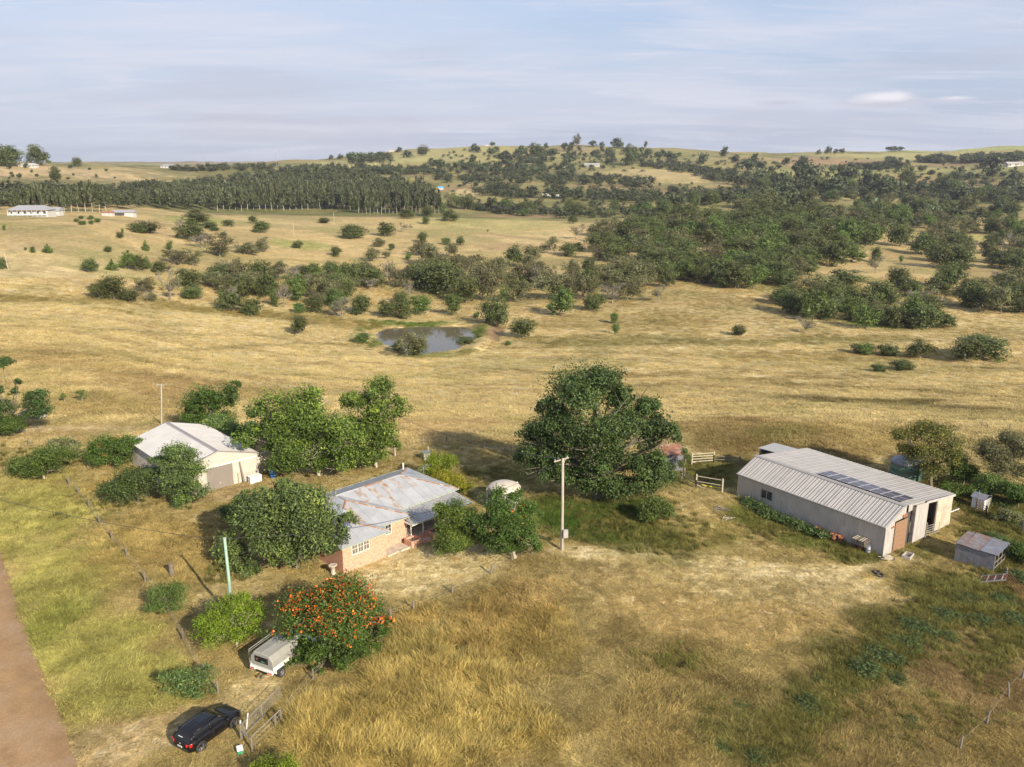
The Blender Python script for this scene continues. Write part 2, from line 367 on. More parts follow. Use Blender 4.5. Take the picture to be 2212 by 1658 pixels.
M['barn_roof'] = mat('barn_roof_sheet', (.34, .32, .30), .45, .2, var=.08, scale=.7, objvar=.03, col2=(.28, .25, .23), c2scale=.6, c2lo=.58, c2hi=.8)
M['house_roof'] = mat('galvanised_roof_sheet', (.40, .405, .41), .5, .25, var=.09, scale=1.0, objvar=.07, col2=(.31, .315, .32), c2scale=.6, c2lo=.5, c2hi=.75)
M['rust_sheet'] = mat('rust_streaked_roof_sheet', (.40, .39, .38), .55, .2, var=.1, scale=1.0, objvar=.05, col2=(.30, .18, .10), c2scale=1.5, c2lo=.44, c2hi=.64)
M['cap_rust'] = mat('rusty_ridge_cap', (.38, .35, .32), .6, .2, var=.15, col2=(.30, .15, .075), c2scale=1.3, c2lo=.42, c2hi=.52)
M['verandah_roof'] = mat('dark_verandah_sheet', (.33, .32, .30), .5, .2, var=.12, objvar=.04)
M['gutter'] = mat('green_grey_gutter', (.30, .36, .28), .5, var=.15)
M['concrete'] = mat('concrete', (.42, .37, .30), .9, var=.18, scale=2, bump=.15, col2=(.26, .23, .18), c2scale=.8, c2lo=.52, c2hi=.75)
M['conc_wall'] = mat('rendered_block_wall', (.40, .36, .28), .9, var=.15, scale=1.5, col2=(.27, .23, .17), c2scale=.7, c2lo=.5, c2hi=.75)
M['roller'] = mat('roller_door', (.20, .175, .15), .5, .2, var=.06, scale=.8)
M['brown_door'] = mat('brown_sheet_door', (.23, .135, .08), .7, var=.12, scale=2, stretch=(1, 1, 6))
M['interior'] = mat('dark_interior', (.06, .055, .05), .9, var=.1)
M['glass'] = mat('window_glass', (.035, .04, .045), .08, var=.05, spec=.6)
M['curtain'] = mat('curtain_behind_glass', (.15, .135, .11), .25, var=.4, scale=5)
M['tank'] = mat('beige_poly_tank', (.52, .46, .38), .5, var=.05)
M['tank_dark'] = mat('tank_side', (.36, .33, .30), .6, var=.1)
M['green_tank'] = mat('green_poly_tank', (.07, .14, .11), .5, var=.1)
M['blue'] = mat('blue_plastic', (.03, .17, .55), .4, var=.08)
M['blue_lid'] = mat('blue_plastic_lid', (.10, .32, .62), .4, var=.08)
M['pv'] = mat('solar_cell', (.055, .045, .06), .22, var=.15, scale=1, spec=.6)
M['alu'] = mat('aluminium_frame', (.55, .55, .56), .4, .5, var=.05)
M['black_paint'] = mat('black_car_paint', (.006, .005, .006), .3, var=.05, coat=.35, spec=.35)
M['car_glass'] = mat('car_glass', (.010, .011, .013), .08, var=.02, spec=.5)
M['white_paint'] = mat('white_car_paint', (.72, .70, .66), .3, var=.04, coat=.5)
M['canvas'] = mat('grey_canvas', (.25, .25, .225), .85, var=.06, scale=2)
M['tyre'] = mat('tyre_rubber', (.025, .025, .025), .85, var=.1)
M['rim'] = mat('wheel_rim', (.40, .40, .41), .35, .7, var=.05)
M['red_lens'] = mat('red_tail_lens', (.60, .02, .015), .2, var=.05, spec=.7)
M['plate'] = mat('plate_white', (.65, .65, .60), .5, var=.05)
M['ink'] = mat('plate_ink', (.03, .03, .03), .6, var=.05)
M['tin'] = mat('weathered_tin', (.21, .22, .25), .5, .35, var=.2, scale=2, col2=(.20, .14, .12), c2scale=1.2, c2lo=.52, c2hi=.7, objvar=.05)
M['rust_tin'] = mat('rusted_tin', (.23, .105, .06), .75, .1, var=.3, scale=2, col2=(.40, .32, .26), c2scale=.9, c2lo=.5, c2hi=.75, objvar=.15)
M['yellow'] = mat('yellow_pipe', (.62, .52, .04), .5, var=.1)
M['rust_dark'] = mat('dark_rusting_tin', (.17, .16, .17), .75, .1, var=.3, scale=2, col2=(.19, .10, .06), c2scale=.9, c2lo=.42, c2hi=.65, objvar=.06)
M['truck_green'] = mat('faded_green_paint', (.07, .12, .06), .6, var=.2)
M['green_plastic'] = mat('green_plastic', (.04, .25, .15), .5, var=.1)
M['straw_mulch'] = mat('dead_debris', (.16, .12, .08), .95, var=.4, scale=6)
M['far_roof'] = mat('far_house_roof', (.27, .27, .285), .5, var=.1)
M['far_wall'] = mat('far_house_wall', (.46, .45, .43), .6, var=.06)
M['far_dark'] = mat('far_house_opening', (.06, .06, .065), .5, var=.1)
# brick
def brickmat():
    m = bpy.data.materials.new('orange_brick'); m.use_nodes = True; nt = m.node_tree; N = nt.nodes.new; L = nt.links.new
    bs = nt.nodes['Principled BSDF']; bs.inputs['Roughness'].default_value = .9
    tc = N('ShaderNodeTexCoord'); sp = N('ShaderNodeSeparateXYZ'); L(tc.outputs['Object'], sp.inputs[0])
    ad = N('ShaderNodeMath'); ad.operation = 'ADD'; L(sp.outputs[0], ad.inputs[0]); L(sp.outputs[1], ad.inputs[1])
    cb = N('ShaderNodeCombineXYZ'); L(ad.outputs[0], cb.inputs[0]); L(sp.outputs[2], cb.inputs[1])
    br = N('ShaderNodeTexBrick'); L(cb.outputs[0], br.inputs[0]); br.inputs['Scale'].default_value = 1
    br.inputs['Brick Width'].default_value = .24; br.inputs['Row Height'].default_value = .086; br.inputs['Mortar Size'].default_value = .008
    br.inputs['Color1'].default_value = (.55, .235, .145, 1); br.inputs['Color2'].default_value = (.62, .33, .215, 1); br.inputs['Mortar'].default_value = (.50, .42, .33, 1)
    n = N('ShaderNodeTexNoise'); n.inputs['Scale'].default_value = 6; n.inputs['Detail'].default_value = 4; L(tc.outputs['Object'], n.inputs[0])
    mr = N('ShaderNodeMapRange'); mr.inputs[1].default_value = .3; mr.inputs[2].default_value = .7; mr.inputs[3].default_value = .68; mr.inputs[4].default_value = 1.2; L(n.outputs[0], mr.inputs[0])
    hs = N('ShaderNodeHueSaturation'); L(br.outputs[0], hs.inputs['Color']); L(mr.outputs[0], hs.inputs['Value']); L(hs.outputs[0], bs.inputs['Base Color'])
    bp = N('ShaderNodeBump'); bp.inputs['Strength'].default_value = .5; bp.inputs['Distance'].default_value = .01; bp.invert = True; L(br.outputs['Fac'], bp.inputs['Height']); L(bp.outputs[0], bs.inputs['Normal'])
    return m
M['brick'] = brickmat()
# ------------------------------------------------------------------ ground colours (what grows where, shade painted in at places) and grass height
C_GOLD = (.385, .295, .13); C_PALE = (.50, .41, .23); C_STRAW = (.365, .29, .14); C_BROWN = (.22, .155, .08); C_OLIVE = (.19, .165, .06)
C_VERGE = (.355, .335, .12); C_GREEN = (.13, .16, .04); C_LUSH = (.06, .115, .022); C_DIRT = (.33, .25, .15); C_ROUGH = (.20, .155, .065)
# (x, y, rx, ry, colour, strength, grass height or None)
BLOBS = [
 # road verge and driveway
 (40, 1130, 170, 110, C_VERGE, .9, .42), (130, 1260, 150, 120, C_VERGE, .9, .48), (200, 1400, 170, 110, C_VERGE, .95, .5), (290, 1480, 150, 90, C_VERGE, .9, .5),
 (60, 1040, 110, 50, (.33, .30, .12), .8, .4), (120, 1340, 60, 80, (.25, .275, .075), .7, .55), (250, 1160, 70, 60, C_GOLD, .6, .45), (330, 1190, 120, 70, C_GOLD, .75, .5),
 (250, 975, 60, 30, C_PALE, .6, .4), (250, 1040, 60, 40, C_GOLD, .6, .5), (420, 1210, 60, 60, C_GOLD, .7, .55),
 (300, 1600, 150, 55, (.42, .33, .19), .9, .05), (420, 1560, 120, 50, (.44, .345, .195), .9, .04), (540, 1480, 70, 60, C_PALE, .9, .05), (600, 1420, 60, 60, C_PALE, .7, .06), (250, 1640, 120, 40, (.40, .31, .175), .85, .06),
 (520, 1270, 80, 60, C_PALE, .7, .1),
 # house yard
 (930, 1220, 140, 50, C_PALE, .95, .04), (830, 1260, 120, 40, C_PALE, .9, .04), (700, 1270, 120, 40, C_STRAW, .6, .06), (780, 1040, 120, 30, (.34, .27, .12), .8, .06), (510, 1060, 60, 20, C_DIRT, .6, .05),
 # tall gold grass in front
 (760, 1580, 170, 120, (.42, .33, .13), .95, .95), (940, 1470, 170, 150, (.43, .34, .14), .95, 1.0), (1080, 1350, 120, 80, (.42, .31, .13), .9, .8), (1010, 1600, 220, 110, (.41, .325, .13), .9, .95),
 (900, 1340, 60, 40, (.40, .30, .12), .8, .8), (1140, 1280, 80, 35, (.45, .34, .17), .7, .5), (1150, 1400, 90, 70, (.36, .28, .11), .7, .5),
 # open ground between pole and barn
 (1300, 1190, 130, 25, C_PALE, .85, .08), (1500, 1250, 230, 75, (.43, .345, .18), .9, .08), (1700, 1275, 240, 75, (.42, .335, .175), .95, .07), (1600, 1360, 270, 65, (.44, .335, .165), .92, .10),
 (1400, 1320, 170, 62, (.45, .345, .17), .9, .11), (1500, 1105, 90, 34, (.42, .33, .16), .85, .1), (1860, 1290, 120, 55, (.44, .35, .19), .9, .07), (1560, 1160, 80, 30, (.30, .25, .09), .7, .12),
 (1280, 1250, 120, 30, (.40, .31, .16), .6, .12), (1500, 1155, 60, 20, (.36, .28, .13), .6, .1),
 # green under the big fig and along the barn
 (1300, 1120, 190, 48, (.085, .125, .03), .9, .55), (1420, 1160, 110, 36, (.09, .13, .03), .85, .4), (1200, 1110, 60, 50, C_LUSH, .8, .4), (1390, 1095, 80, 25, C_LUSH, .8, .4), (1470, 1205, 90, 22, (.15, .16, .05), .6, .25),
 (1650, 1120, 80, 25, C_GREEN, .8, .3), (1760, 1165, 90, 24, C_GREEN, .8, .3), (1850, 1205, 70, 22, C_GREEN, .7, .3), (1970, 1190, 60, 30, (.17, .17, .055), .7, .15), (1990, 1240, 70, 40, (.30, .235, .11), .6, .12),
 (1540, 1020, 90, 45, (.11, .12, .04), .7, .25), (1610, 1000, 70, 30, (.16, .14, .06), .6, .2), (1470, 1040, 50, 25, (.12, .13, .04), .6, .25),
 # rough ground lower right
 (1470, 1425, 130, 46, (.27, .21, .095), .6, .35), (1330, 1370, 60, 40, (.22, .17, .08), .6, .3), (1420, 1560, 150, 110, (.34, .26, .115), .8, .55), (1580, 1520, 160, 60, (.25, .20, .09), .7, .45), (1700, 1600, 200, 80, (.24, .195, .085), .7, .45),
 (1620, 1600, 120, 70, (.20, .19, .07), .5, .4), (1750, 1520, 60, 50, (.14, .15, .05), .6, .45), (1840, 1440, 80, 60, (.13, .135, .045), .65, .5), (1960, 1370, 90, 70, (.13, .14, .04), .7, .5), (2050, 1290, 110, 60, (.13, .14, .045), .7, .4),
 (1900, 1580, 200, 100, (.31, .235, .11), .8, .45), (2080, 1450, 130, 100, (.23, .16, .085), .85, .25), (2180, 1330, 90, 80, (.14, .15, .045), .75, .4), (2120, 1580, 140, 90, (.30, .225, .10), .7, .35), (2190, 1180, 80, 60, (.16, .16, .05), .7, .35),
 (2130, 1080, 130, 60, (.17, .16, .05), .7, .4), (2060, 1140, 50, 16, (.32, .25, .11), .7, .1), (2150, 1230, 60, 30, (.12, .12, .035), .6, .4),
 # behind the sheds
 (150, 930, 230, 22, (.45, .35, .19), .85, .06), (420, 905, 80, 14, (.28, .19, .10), .6, .1), (250, 880, 200, 30, (.30, .22, .10), .6, .25), (420, 840, 260, 22, (.29, .20, .10), .6, .2),
 (960, 920, 160, 22, (.43, .31, .17), .6, .08), (960, 985, 160, 45, (.24, .185, .075), .6, .12), (1060, 1030, 120, 30, (.18, .155, .055), .6, .2),  # dark blob behind the house puts the fig's shade into the ground colour
 (1640, 925, 190, 34, (.24, .17, .085), .85, .3), (1560, 905, 90, 12, (.20, .14, .075), .6, .25), (1700, 935, 70, 14, C_GREEN, .35, .3), (1850, 930, 160, 26, (.33, .25, .11), .6, .25),
 (1900, 868, 190, 5, (.17, .13, .065), .85, .4), (1750, 820, 200, 5, (.24, .18, .08), .6, .3), (1300, 815, 200, 4, (.24, .18, .085), .5, .3),
 (80, 700, 200, 20, C_PALE, .4, .3), (500, 700, 230, 18, C_PALE, .5, .3), (150, 780, 220, 22, (.44, .34, .17), .4, .25),
 # gully, pond surrounds
 (100, 651, 230, 6, (.20, .165, .065), .8, .35), (420, 668, 200, 9, (.22, .18, .07), .7, .3), (640, 688, 160, 9, (.22, .185, .07), .7, .3),
 (800, 705, 34, 16, C_LUSH, .95, .5), (900, 699, 120, 7, (.10, .15, .03), .95, .4), (1035, 712, 22, 18, (.11, .16, .035), .9, .5), (815, 740, 18, 16, (.10, .14, .03), .8, .4), (920, 768, 90, 5, (.16, .18, .05), .7, .3), (1010, 757, 25, 6, (.16, .17, .05), .7, .3),
 (1068, 715, 22, 22, (.23, .155, .09), .95, .05), (1040, 695, 30, 8, (.24, .17, .095), .8, .05),
 (1350, 700, 260, 26, (.28, .215, .09), .6, .25), (1330, 735, 230, 12, (.19, .17, .065), .6, .3), (1560, 740, 180, 8, (.20, .17, .06), .6, .3), (1700, 770, 260, 16, (.34, .26, .11), .5, .3),
 (1880, 700, 60, 14, (.10, .15, .03), .8, .4), (1900, 735, 120, 10, (.22, .19, .07), .6, .3), (2120, 720, 120, 20, (.30, .23, .10), .5, .25),
 (1550, 655, 180, 14, (.30, .22, .10), .5, .2), (1620, 480, 30, 5, C_GOLD, .4, None),
 # middle slope
 (440, 477, 70, 9, (.25, .26, .08), .85, .3), (640, 527, 100, 10, (.24, .25, .08), .75, .3), (230, 535, 200, 16, (.29, .24, .11), .7, .2), (300, 605, 200, 5, (.20, .21, .07), .6, .3), (250, 555, 120, 10, (.26, .24, .10), .6, .2),
 (420, 500, 160, 14, (.34, .25, .13), .6, .1), (120, 520, 120, 30, (.36, .27, .15), .6, .1), (150, 600, 200, 18, (.42, .33, .18), .5, .2), (330, 562, 60, 5, (.30, .20, .11), .6, .05),
 (1250, 520, 250, 25, (.46, .35, .19), .7, .1), (700, 570, 160, 25, C_GOLD, .5, .2), (1060, 475, 200, 5, (.31, .30, .12), .5, .2), (1150, 535, 150, 8, (.27, .18, .10), .5, .1), (620, 480, 200, 10, (.37, .30, .15), .5, .2),
 (2070, 517, 160, 7, (.36, .33, .12), .85, .3), (2000, 490, 170, 14, (.22, .175, .075), .7, .3), (1950, 555, 90, 16, (.32, .23, .11), .7, .1), (1560, 545, 50, 12, C_GOLD, .5, .2),
 (1500, 560, 60, 10, C_GOLD, .5, .2), (2120, 590, 100, 14, (.33, .24, .12), .6, .1),
 # far side of the valley
 (100, 378, 230, 26, (.42, .31, .19), .9, .1), (300, 375, 110, 12, (.44, .33, .19), .8, .1), (420, 387, 110, 7, (.44, .34, .19), .85, .1),
 (560, 385, 260, 40, (.07, .09, .03), .6, None), (300, 430, 300, 26, (.07, .09, .03), .7, None), (800, 420, 140, 34, (.08, .09, .035), .7, None), (880, 440, 80, 14, (.28, .21, .11), .5, None),
 (1000, 420, 40, 10, (.48, .38, .21), .85, .1), (1120, 455, 70, 9, (.46, .35, .19), .85, .1), (1220, 445, 90, 14, (.11, .12, .045), .6, None),
 (1440, 375, 130, 16, (.42, .33, .18), .85, .1), (1560, 395, 80, 9, (.38, .30, .15), .7, .1), (1500, 430, 180, 16, (.27, .24, .10), .6, .2), (1400, 425, 140, 10, (.14, .14, .05), .5, None), (1300, 380, 60, 8, (.38, .30, .16), .5, .1),
 (740, 352, 120, 8, (.38, .34, .18), .8, .1), (850, 345, 120, 9, (.34, .33, .15), .8, .1), (1000, 325, 150, 14, (.33, .30, .14), .85, .1), (1150, 335, 150, 16, (.27, .25, .11), .7, .1), (1400, 335, 200, 16, (.22, .21, .09), .7, .1),
 (1250, 322, 80, 8, (.24, .18, .11), .6, .1), (1650, 345, 150, 8, (.32, .26, .14), .7, .1), (1800, 350, 160, 8, (.27, .18, .12), .7, .1), (1950, 338, 200, 7, (.35, .33, .15), .85, .1), (2120, 323, 150, 7, (.30, .33, .12), .9, .1),
 (1800, 375, 220, 12, (.28, .27, .11), .8, .1), (2050, 368, 200, 9, (.27, .26, .11), .7, .1), (2100, 352, 160, 4, (.24, .16, .11), .9, .1), (2150, 400, 120, 16, (.24, .18, .10), .6, .1), (1700, 425, 90, 7, (.34, .27, .13), .7, .1),
 (1880, 428, 120, 5, (.33, .29, .12), .8, .1), (2000, 455, 160, 12, (.15, .14, .055), .6, .2), (450, 352, 80, 4, (.26, .20, .17), .9, .1),
]
BL = []
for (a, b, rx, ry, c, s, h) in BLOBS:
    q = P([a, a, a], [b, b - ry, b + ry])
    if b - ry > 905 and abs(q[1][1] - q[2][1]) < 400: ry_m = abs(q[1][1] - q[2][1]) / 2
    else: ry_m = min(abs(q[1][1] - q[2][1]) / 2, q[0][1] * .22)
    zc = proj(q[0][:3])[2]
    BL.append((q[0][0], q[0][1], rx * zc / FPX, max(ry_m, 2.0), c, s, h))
# bare wheel tracks: worn lines of dust
TRK = []
def track(pts, wid, c, s):
    TRK.append(([tuple(P1(a, b)[:2]) for a, b in pts], wid, c, s))
for off in (-8, 8):
    track([(600, 1440 + off), (540, 1500 + off), (470, 1560 + off), (350, 1610 + off), (200, 1640 + off)], .35, (.42, .33, .20), .6)
track([(0, 935), (160, 925), (300, 930)], 1.6, (.47, .37, .21), .8)
track([(1225, 1195), (1330, 1192), (1450, 1208), (1600, 1232), (1800, 1248), (1960, 1200)], 1.1, (.49, .40, .23), .75)
track([(1240, 1182), (1380, 1180), (1500, 1198), (1650, 1220), (1850, 1228)], .7, (.47, .38, .21), .6)
DK, PL = (.24, .19, .085), (.54, .45, .26)
for pts, wd, c, s_ in (([(0, 652), (120, 650), (260, 658), (400, 668), (560, 682), (700, 694), (790, 702)], 5.5, (.24, .19, .075), .8), ([(0, 662), (150, 659), (300, 668), (420, 680), (600, 694)], 3, PL, .6),
  ([(1080, 752), (1400, 765), (1800, 778), (2212, 800)], 1.0, DK, .6), ([(1150, 775), (1500, 790), (1900, 815), (2212, 835)], .9, DK, .7), ([(1050, 795), (1300, 808), (1700, 830), (2212, 862)], 1.0, DK, .7), ([(1000, 822), (1300, 830), (1600, 848), (1900, 870)], .8, DK, .6),
  ([(1700, 860), (1850, 868), (2000, 878), (2130, 886)], 2.4, (.17, .135, .07), .8), ([(1100, 785), (1500, 800), (2212, 848)], 1.2, PL, .6), ([(1100, 838), (1500, 850), (1900, 882), (2212, 905)], 1.4, PL, .6), ([(1500, 905), (1700, 890), (2000, 908), (2212, 920)], 1.3, PL, .7),
  ([(0, 705), (200, 712), (400, 722), (640, 726)], .9, DK, .5), ([(330, 760), (480, 752), (640, 742), (780, 748)], 1.2, DK, .6), ([(0, 760), (200, 770), (420, 800), (700, 812), (860, 830)], 1.0, DK, .5), ([(60, 790), (300, 812), (560, 830), (800, 850)], .9, DK, .5), ([(520, 770), (700, 780), (840, 800), (900, 815)], 1.3, PL, .6), ([(0, 740), (300, 752), (560, 762)], 1.5, PL, .5),
  ([(900, 785), (1100, 760), (1300, 750), (1600, 752)], 1.6, PL, .6), ([(1180, 745), (1400, 742), (1600, 738), (1800, 735)], 3.0, (.22, .19, .08), .6), ([(1050, 505), (1200, 520), (1350, 545)], 2.5, (.27, .17, .10), .6)):
    track(pts, wd * 1.9, c, s_)
def paint(x, y):
    x = np.asarray(x, float); y = np.asarray(y, float)
    n1 = fbm(x / 9, y / 9, 31); n2 = fbm(x / 2.6, y / 2.6, 37, 3)
    def c3(c): return np.array(c)[None, :]
    def mx(a, b, w): return a * (1 - w[:, None]) + b * w[:, None]
    col = np.repeat(c3(C_STRAW), len(x), 0); gh = np.full(len(x), .14)
    # pale hay field with its windrows
    f = np.clip((y - 104) / 18, 0, 1)
    st = fbm(x / 70 + y * .03, y / 2.2 + x * .016, 41, 4); st2 = fbm(x / 60, y / 7, 43, 3)
    fld = mx(np.repeat(c3((.50, .405, .225)), len(x), 0), c3((.29, .215, .115)), np.clip((st * .65 + st2 * .35 - .50) * 4, 0, .55))
    fld = mx(fld, c3(C_PALE), np.clip((fbm(x / 20, y / 4, 47) - .5) * 5, 0, .7))
    col = mx(col, fld, f); gh = gh + f * .16
    m = np.clip((y - 300) / 80, 0, 1)
    mid = mx(np.repeat(c3((.41, .31, .155)), len(x), 0), c3((.26, .22, .10)), np.clip((fbm(x / 40, y / 30, 51) - .5) * 6, 0, .8))
    col = mx(col, mid, m)
    m = np.clip((y - 720) / 120, 0, 1)
    fr = mx(np.repeat(c3((.24, .21, .095)), len(x), 0), c3((.12, .125, .05)), np.clip((fbm(x / 110, y / 110, 53) - .45) * 5, 0, .9))
    fr = mx(fr, c3((.28, .19, .11)), np.clip((fbm(x / 160, y / 90, 59) - .58) * 6, 0, .7))
    col = mx(col, fr, m)
    wx = (fbm(x / 12, y / 12, 61) - .5); wy = (fbm(x / 12, y / 12, 67) - .5)
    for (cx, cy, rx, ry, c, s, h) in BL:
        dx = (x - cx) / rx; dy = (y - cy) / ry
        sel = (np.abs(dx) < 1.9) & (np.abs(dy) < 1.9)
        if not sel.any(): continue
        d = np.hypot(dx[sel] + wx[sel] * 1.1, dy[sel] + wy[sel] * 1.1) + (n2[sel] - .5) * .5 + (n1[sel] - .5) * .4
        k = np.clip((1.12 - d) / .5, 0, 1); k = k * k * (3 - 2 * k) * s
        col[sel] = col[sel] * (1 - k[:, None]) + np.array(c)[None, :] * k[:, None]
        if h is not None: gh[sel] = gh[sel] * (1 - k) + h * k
    for (w, wid, c, s) in TRK:
        x0 = min(p[0] for p in w) - wid * 2; x1 = max(p[0] for p in w) + wid * 2; y0 = min(p[1] for p in w) - wid * 2; y1 = max(p[1] for p in w) + wid * 2
        sel = (x > x0) & (x < x1) & (y > y0) & (y < y1)
        if not sel.any(): continue
        d = seg_dist(x[sel], y[sel], w, False) + (fbm(x[sel] / 3, y[sel] / 1.5, 5, 3) - .5) * wid * 1.6
        k = np.clip(1.3 - d / wid, 0, 1) * s; col[sel] = col[sel] * (1 - k[:, None]) + np.array(c)[None, :] * k[:, None]
        if wid < 1.9: gh[sel] = gh[sel] * (1 - k * .8)
    # general patchiness of the growth
    pa = (.35 + np.clip(gh, 0, .3) * 2)[:, None]
    col = col * (1 + ((n1[:, None] - .5) * .35 + (n2[:, None] - .5) * .30) * pa)
    g = np.clip((fbm(x / 14, y / 14, 71) - .56) * 5, 0, .5) * (y > 60)
    col = mx(col, c3((.20, .19, .07)) , g * .6)
    return np.clip(col * np.array([[1.0, .99, .90]]), 0.01, .8), gh
gx, gy = XX.ravel(), YY.ravel()
GC, GHT = paint(gx, gy)
_stem_shade = 1 - .42 * np.clip((GHT - .12) / .4, 0, 1) * (gy < 130)      # shade between the tall stems painted in, over darker thatch and soil
GC = GC * _stem_shade[:, None]
me = bpy.data.meshes.new('ground')
vs = np.stack([gx, gy, Z.ravel()], 1)
idx = np.arange(NY * NT).reshape(NY, NT)
fc = np.stack([idx[:-1, :-1], idx[:-1, 1:], idx[1:, 1:], idx[1:, :-1]], -1).reshape(-1, 4)
me.vertices.add(len(vs)); me.vertices.foreach_set('co', vs.ravel())
me.loops.add(fc.size); me.loops.foreach_set('vertex_index', fc.ravel().astype(np.int32))
me.polygons.add(len(fc)); me.polygons.foreach_set('loop_start', np.arange(0, fc.size, 4, dtype=np.int32)); me.polygons.foreach_set('loop_total', np.full(len(fc), 4, dtype=np.int32))
me.polygons.foreach_set('use_smooth', np.ones(len(fc), bool)); me.update(calc_edges=True)
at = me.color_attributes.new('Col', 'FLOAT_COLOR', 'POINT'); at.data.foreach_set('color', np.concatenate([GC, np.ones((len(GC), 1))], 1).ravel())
gm = bpy.data.materials.new('dry_grassland'); gm.use_nodes = True
def _gm():
    nt = gm.node_tree; N = nt.nodes.new; L = nt.links.new; bs = nt.nodes['Principled BSDF']
    bs.inputs['Roughness'].default_value = .95; bs.inputs['Specular IOR Level'].default_value = .1
    a = N('ShaderNodeAttribute'); a.attribute_name = 'Col'; tc = N('ShaderNodeTexCoord')
    def noise(scale, st=(1, 1, 1), det=5, rot=0, rough=.6):
        mp = N('ShaderNodeMapping'); mp.inputs['Scale'].default_value = st; mp.inputs['Rotation'].default_value = (0, 0, rot); L(tc.outputs['Object'], mp.inputs[0])
        n = N('ShaderNodeTexNoise'); n.inputs['Scale'].default_value = scale; n.inputs['Detail'].default_value = det; n.inputs['Roughness'].default_value = rough; L(mp.outputs[0], n.inputs[0]); return n.outputs[0]
    n1 = noise(3.2, (1, .6, 1)); n2 = noise(.45, (1, 1, 1)); n3 = noise(.16, (.35, 2.2, 1), 6, R(-6), .7); n4 = noise(.05)
    def mr(s, lo, hi, a=.3, b=.7):
        m = N('ShaderNodeMapRange'); m.inputs[1].default_value = a; m.inputs[2].default_value = b; m.inputs[3].default_value = lo; m.inputs[4].default_value = hi; L(s, m.inputs[0]); return m.outputs[0]
    def mul(a, b):
        m = N('ShaderNodeMath'); m.operation = 'MULTIPLY'; L(a, m.inputs[0]); L(b, m.inputs[1]); return m.outputs[0]
    v = mul(mul(mr(n1, .62, 1.30), mr(n2, .80, 1.18)), mul(mr(n3, .84, 1.14), mr(n4, .92, 1.08)))
    hs = N('ShaderNodeHueSaturation'); L(a.outputs['Color'], hs.inputs['Color']); L(v, hs.inputs['Value'])
    L(mr(n2, 1.08, .90), hs.inputs['Saturation']); L(hs.outputs[0], bs.inputs['Base Color'])
    bp = N('ShaderNodeBump'); bp.inputs['Strength'].default_value = .9; bp.inputs['Distance'].default_value = .12; L(n1, bp.inputs['Height'])
    bp2 = N('ShaderNodeBump'); bp2.inputs['Strength'].default_value = .7; bp2.inputs['Distance'].default_value = .5; L(n3, bp2.inputs['Height']); L(bp.outputs[0], bp2.inputs['Normal']); L(bp2.outputs[0], bs.inputs['Normal'])
_gm(); me.materials.append(gm)
ground = link('ground', me); tag(ground, 'dry grassy farmland rolling from the yard over the valley to the hills', kind='structure')

# road
def strip_mesh(poly_rows, z_off, mt, name):
    b = MB(); n = len(poly_rows[0])
    for row in poly_rows:
        for (x, y) in row: b.v.append((x, y, float(HH(x, y)) + z_off))
    for i in range(len(poly_rows) - 1):
        for j in range(n - 1): b.f.append((i * n + j, i * n + j + 1, (i + 1) * n + j + 1, (i + 1) * n + j)); b.m.append(0)
    return b.build(name, mt, smooth=True)
def resample(pts, step):
    out = [pts[0]]
    for a, b in zip(pts[:-1], pts[1:]):
        n = max(1, int(math.dist(a, b) / step))
        out += [(a[0] + (b[0] - a[0]) * k / n, a[1] + (b[1] - a[1]) * k / n) for k in range(1, n + 1)]
    return out
rd = resample(ROAD, .7); rows = []
for (x, y) in rd:
    e = (fbm(np.array([x * .5]), np.array([y * .5]), 3, 4)[0] - .5) * 1.6
    rows.append([(x - .2 - e - k * .8, y - k * .15) for k in range(0, 15)])
roadm = mat('red_brown_gravel_road', (.27, .165, .075), .95, var=.16, scale=.7, bump=.5, bscale=9, col2=(.30, .205, .12), c2scale=.3, c2lo=.45, c2hi=.7)
def _rows_z(): pass
road = strip_mesh(rows, .14, roadm, 'road'); tag(road, kind='structure')
_rut = []
for r_i, row in enumerate(rows):
    for k in range(15): _rut.append(max(0, 1 - abs(k - 3.6) / 1.2, 1 - abs(k - 5.9) / 1.2, 1 - abs(k - 9.0) / 1.3, 1 - abs(k - 11.4) / 1.3) * .8 - (.7 if k == 0 else .25 if k == 1 else 0))
_a = road.data.attributes.new('rut', 'FLOAT', 'POINT'); _a.data.foreach_set('value', np.array(_rut, np.float32))
def _rt():
    nt = roadm.node_tree; N = nt.nodes.new; Lk = nt.links.new; bs = nt.nodes['Principled BSDF']; src = bs.inputs['Base Color'].links[0].from_socket
    at_ = N('ShaderNodeAttribute'); at_.attribute_name = 'rut'; m = N('ShaderNodeMath'); m.operation = 'MULTIPLY_ADD'; m.inputs[1].default_value = .16; m.inputs[2].default_value = .96; Lk(at_.outputs['Fac'], m.inputs[0])
    tc = N('ShaderNodeTexCoord'); n = N('ShaderNodeTexNoise'); n.inputs['Scale'].default_value = 7; n.inputs['Detail'].default_value = 6; n.inputs['Roughness'].default_value = .75; Lk(tc.outputs['Object'], n.inputs[0])
    r = N('ShaderNodeMapRange'); r.inputs[1].default_value = .3; r.inputs[2].default_value = .7; r.inputs[3].default_value = .78; r.inputs[4].default_value = 1.22; Lk(n.outputs[0], r.inputs[0])
    mm = N('ShaderNodeMath'); mm.operation = 'MULTIPLY'; Lk(m.outputs[0], mm.inputs[0]); Lk(r.outputs[0], mm.inputs[1])
    hs = N('ShaderNodeHueSaturation'); Lk(src, hs.inputs['Color']); Lk(mm.outputs[0], hs.inputs['Value']); Lk(hs.outputs[0], bs.inputs['Base Color'])
_rt()
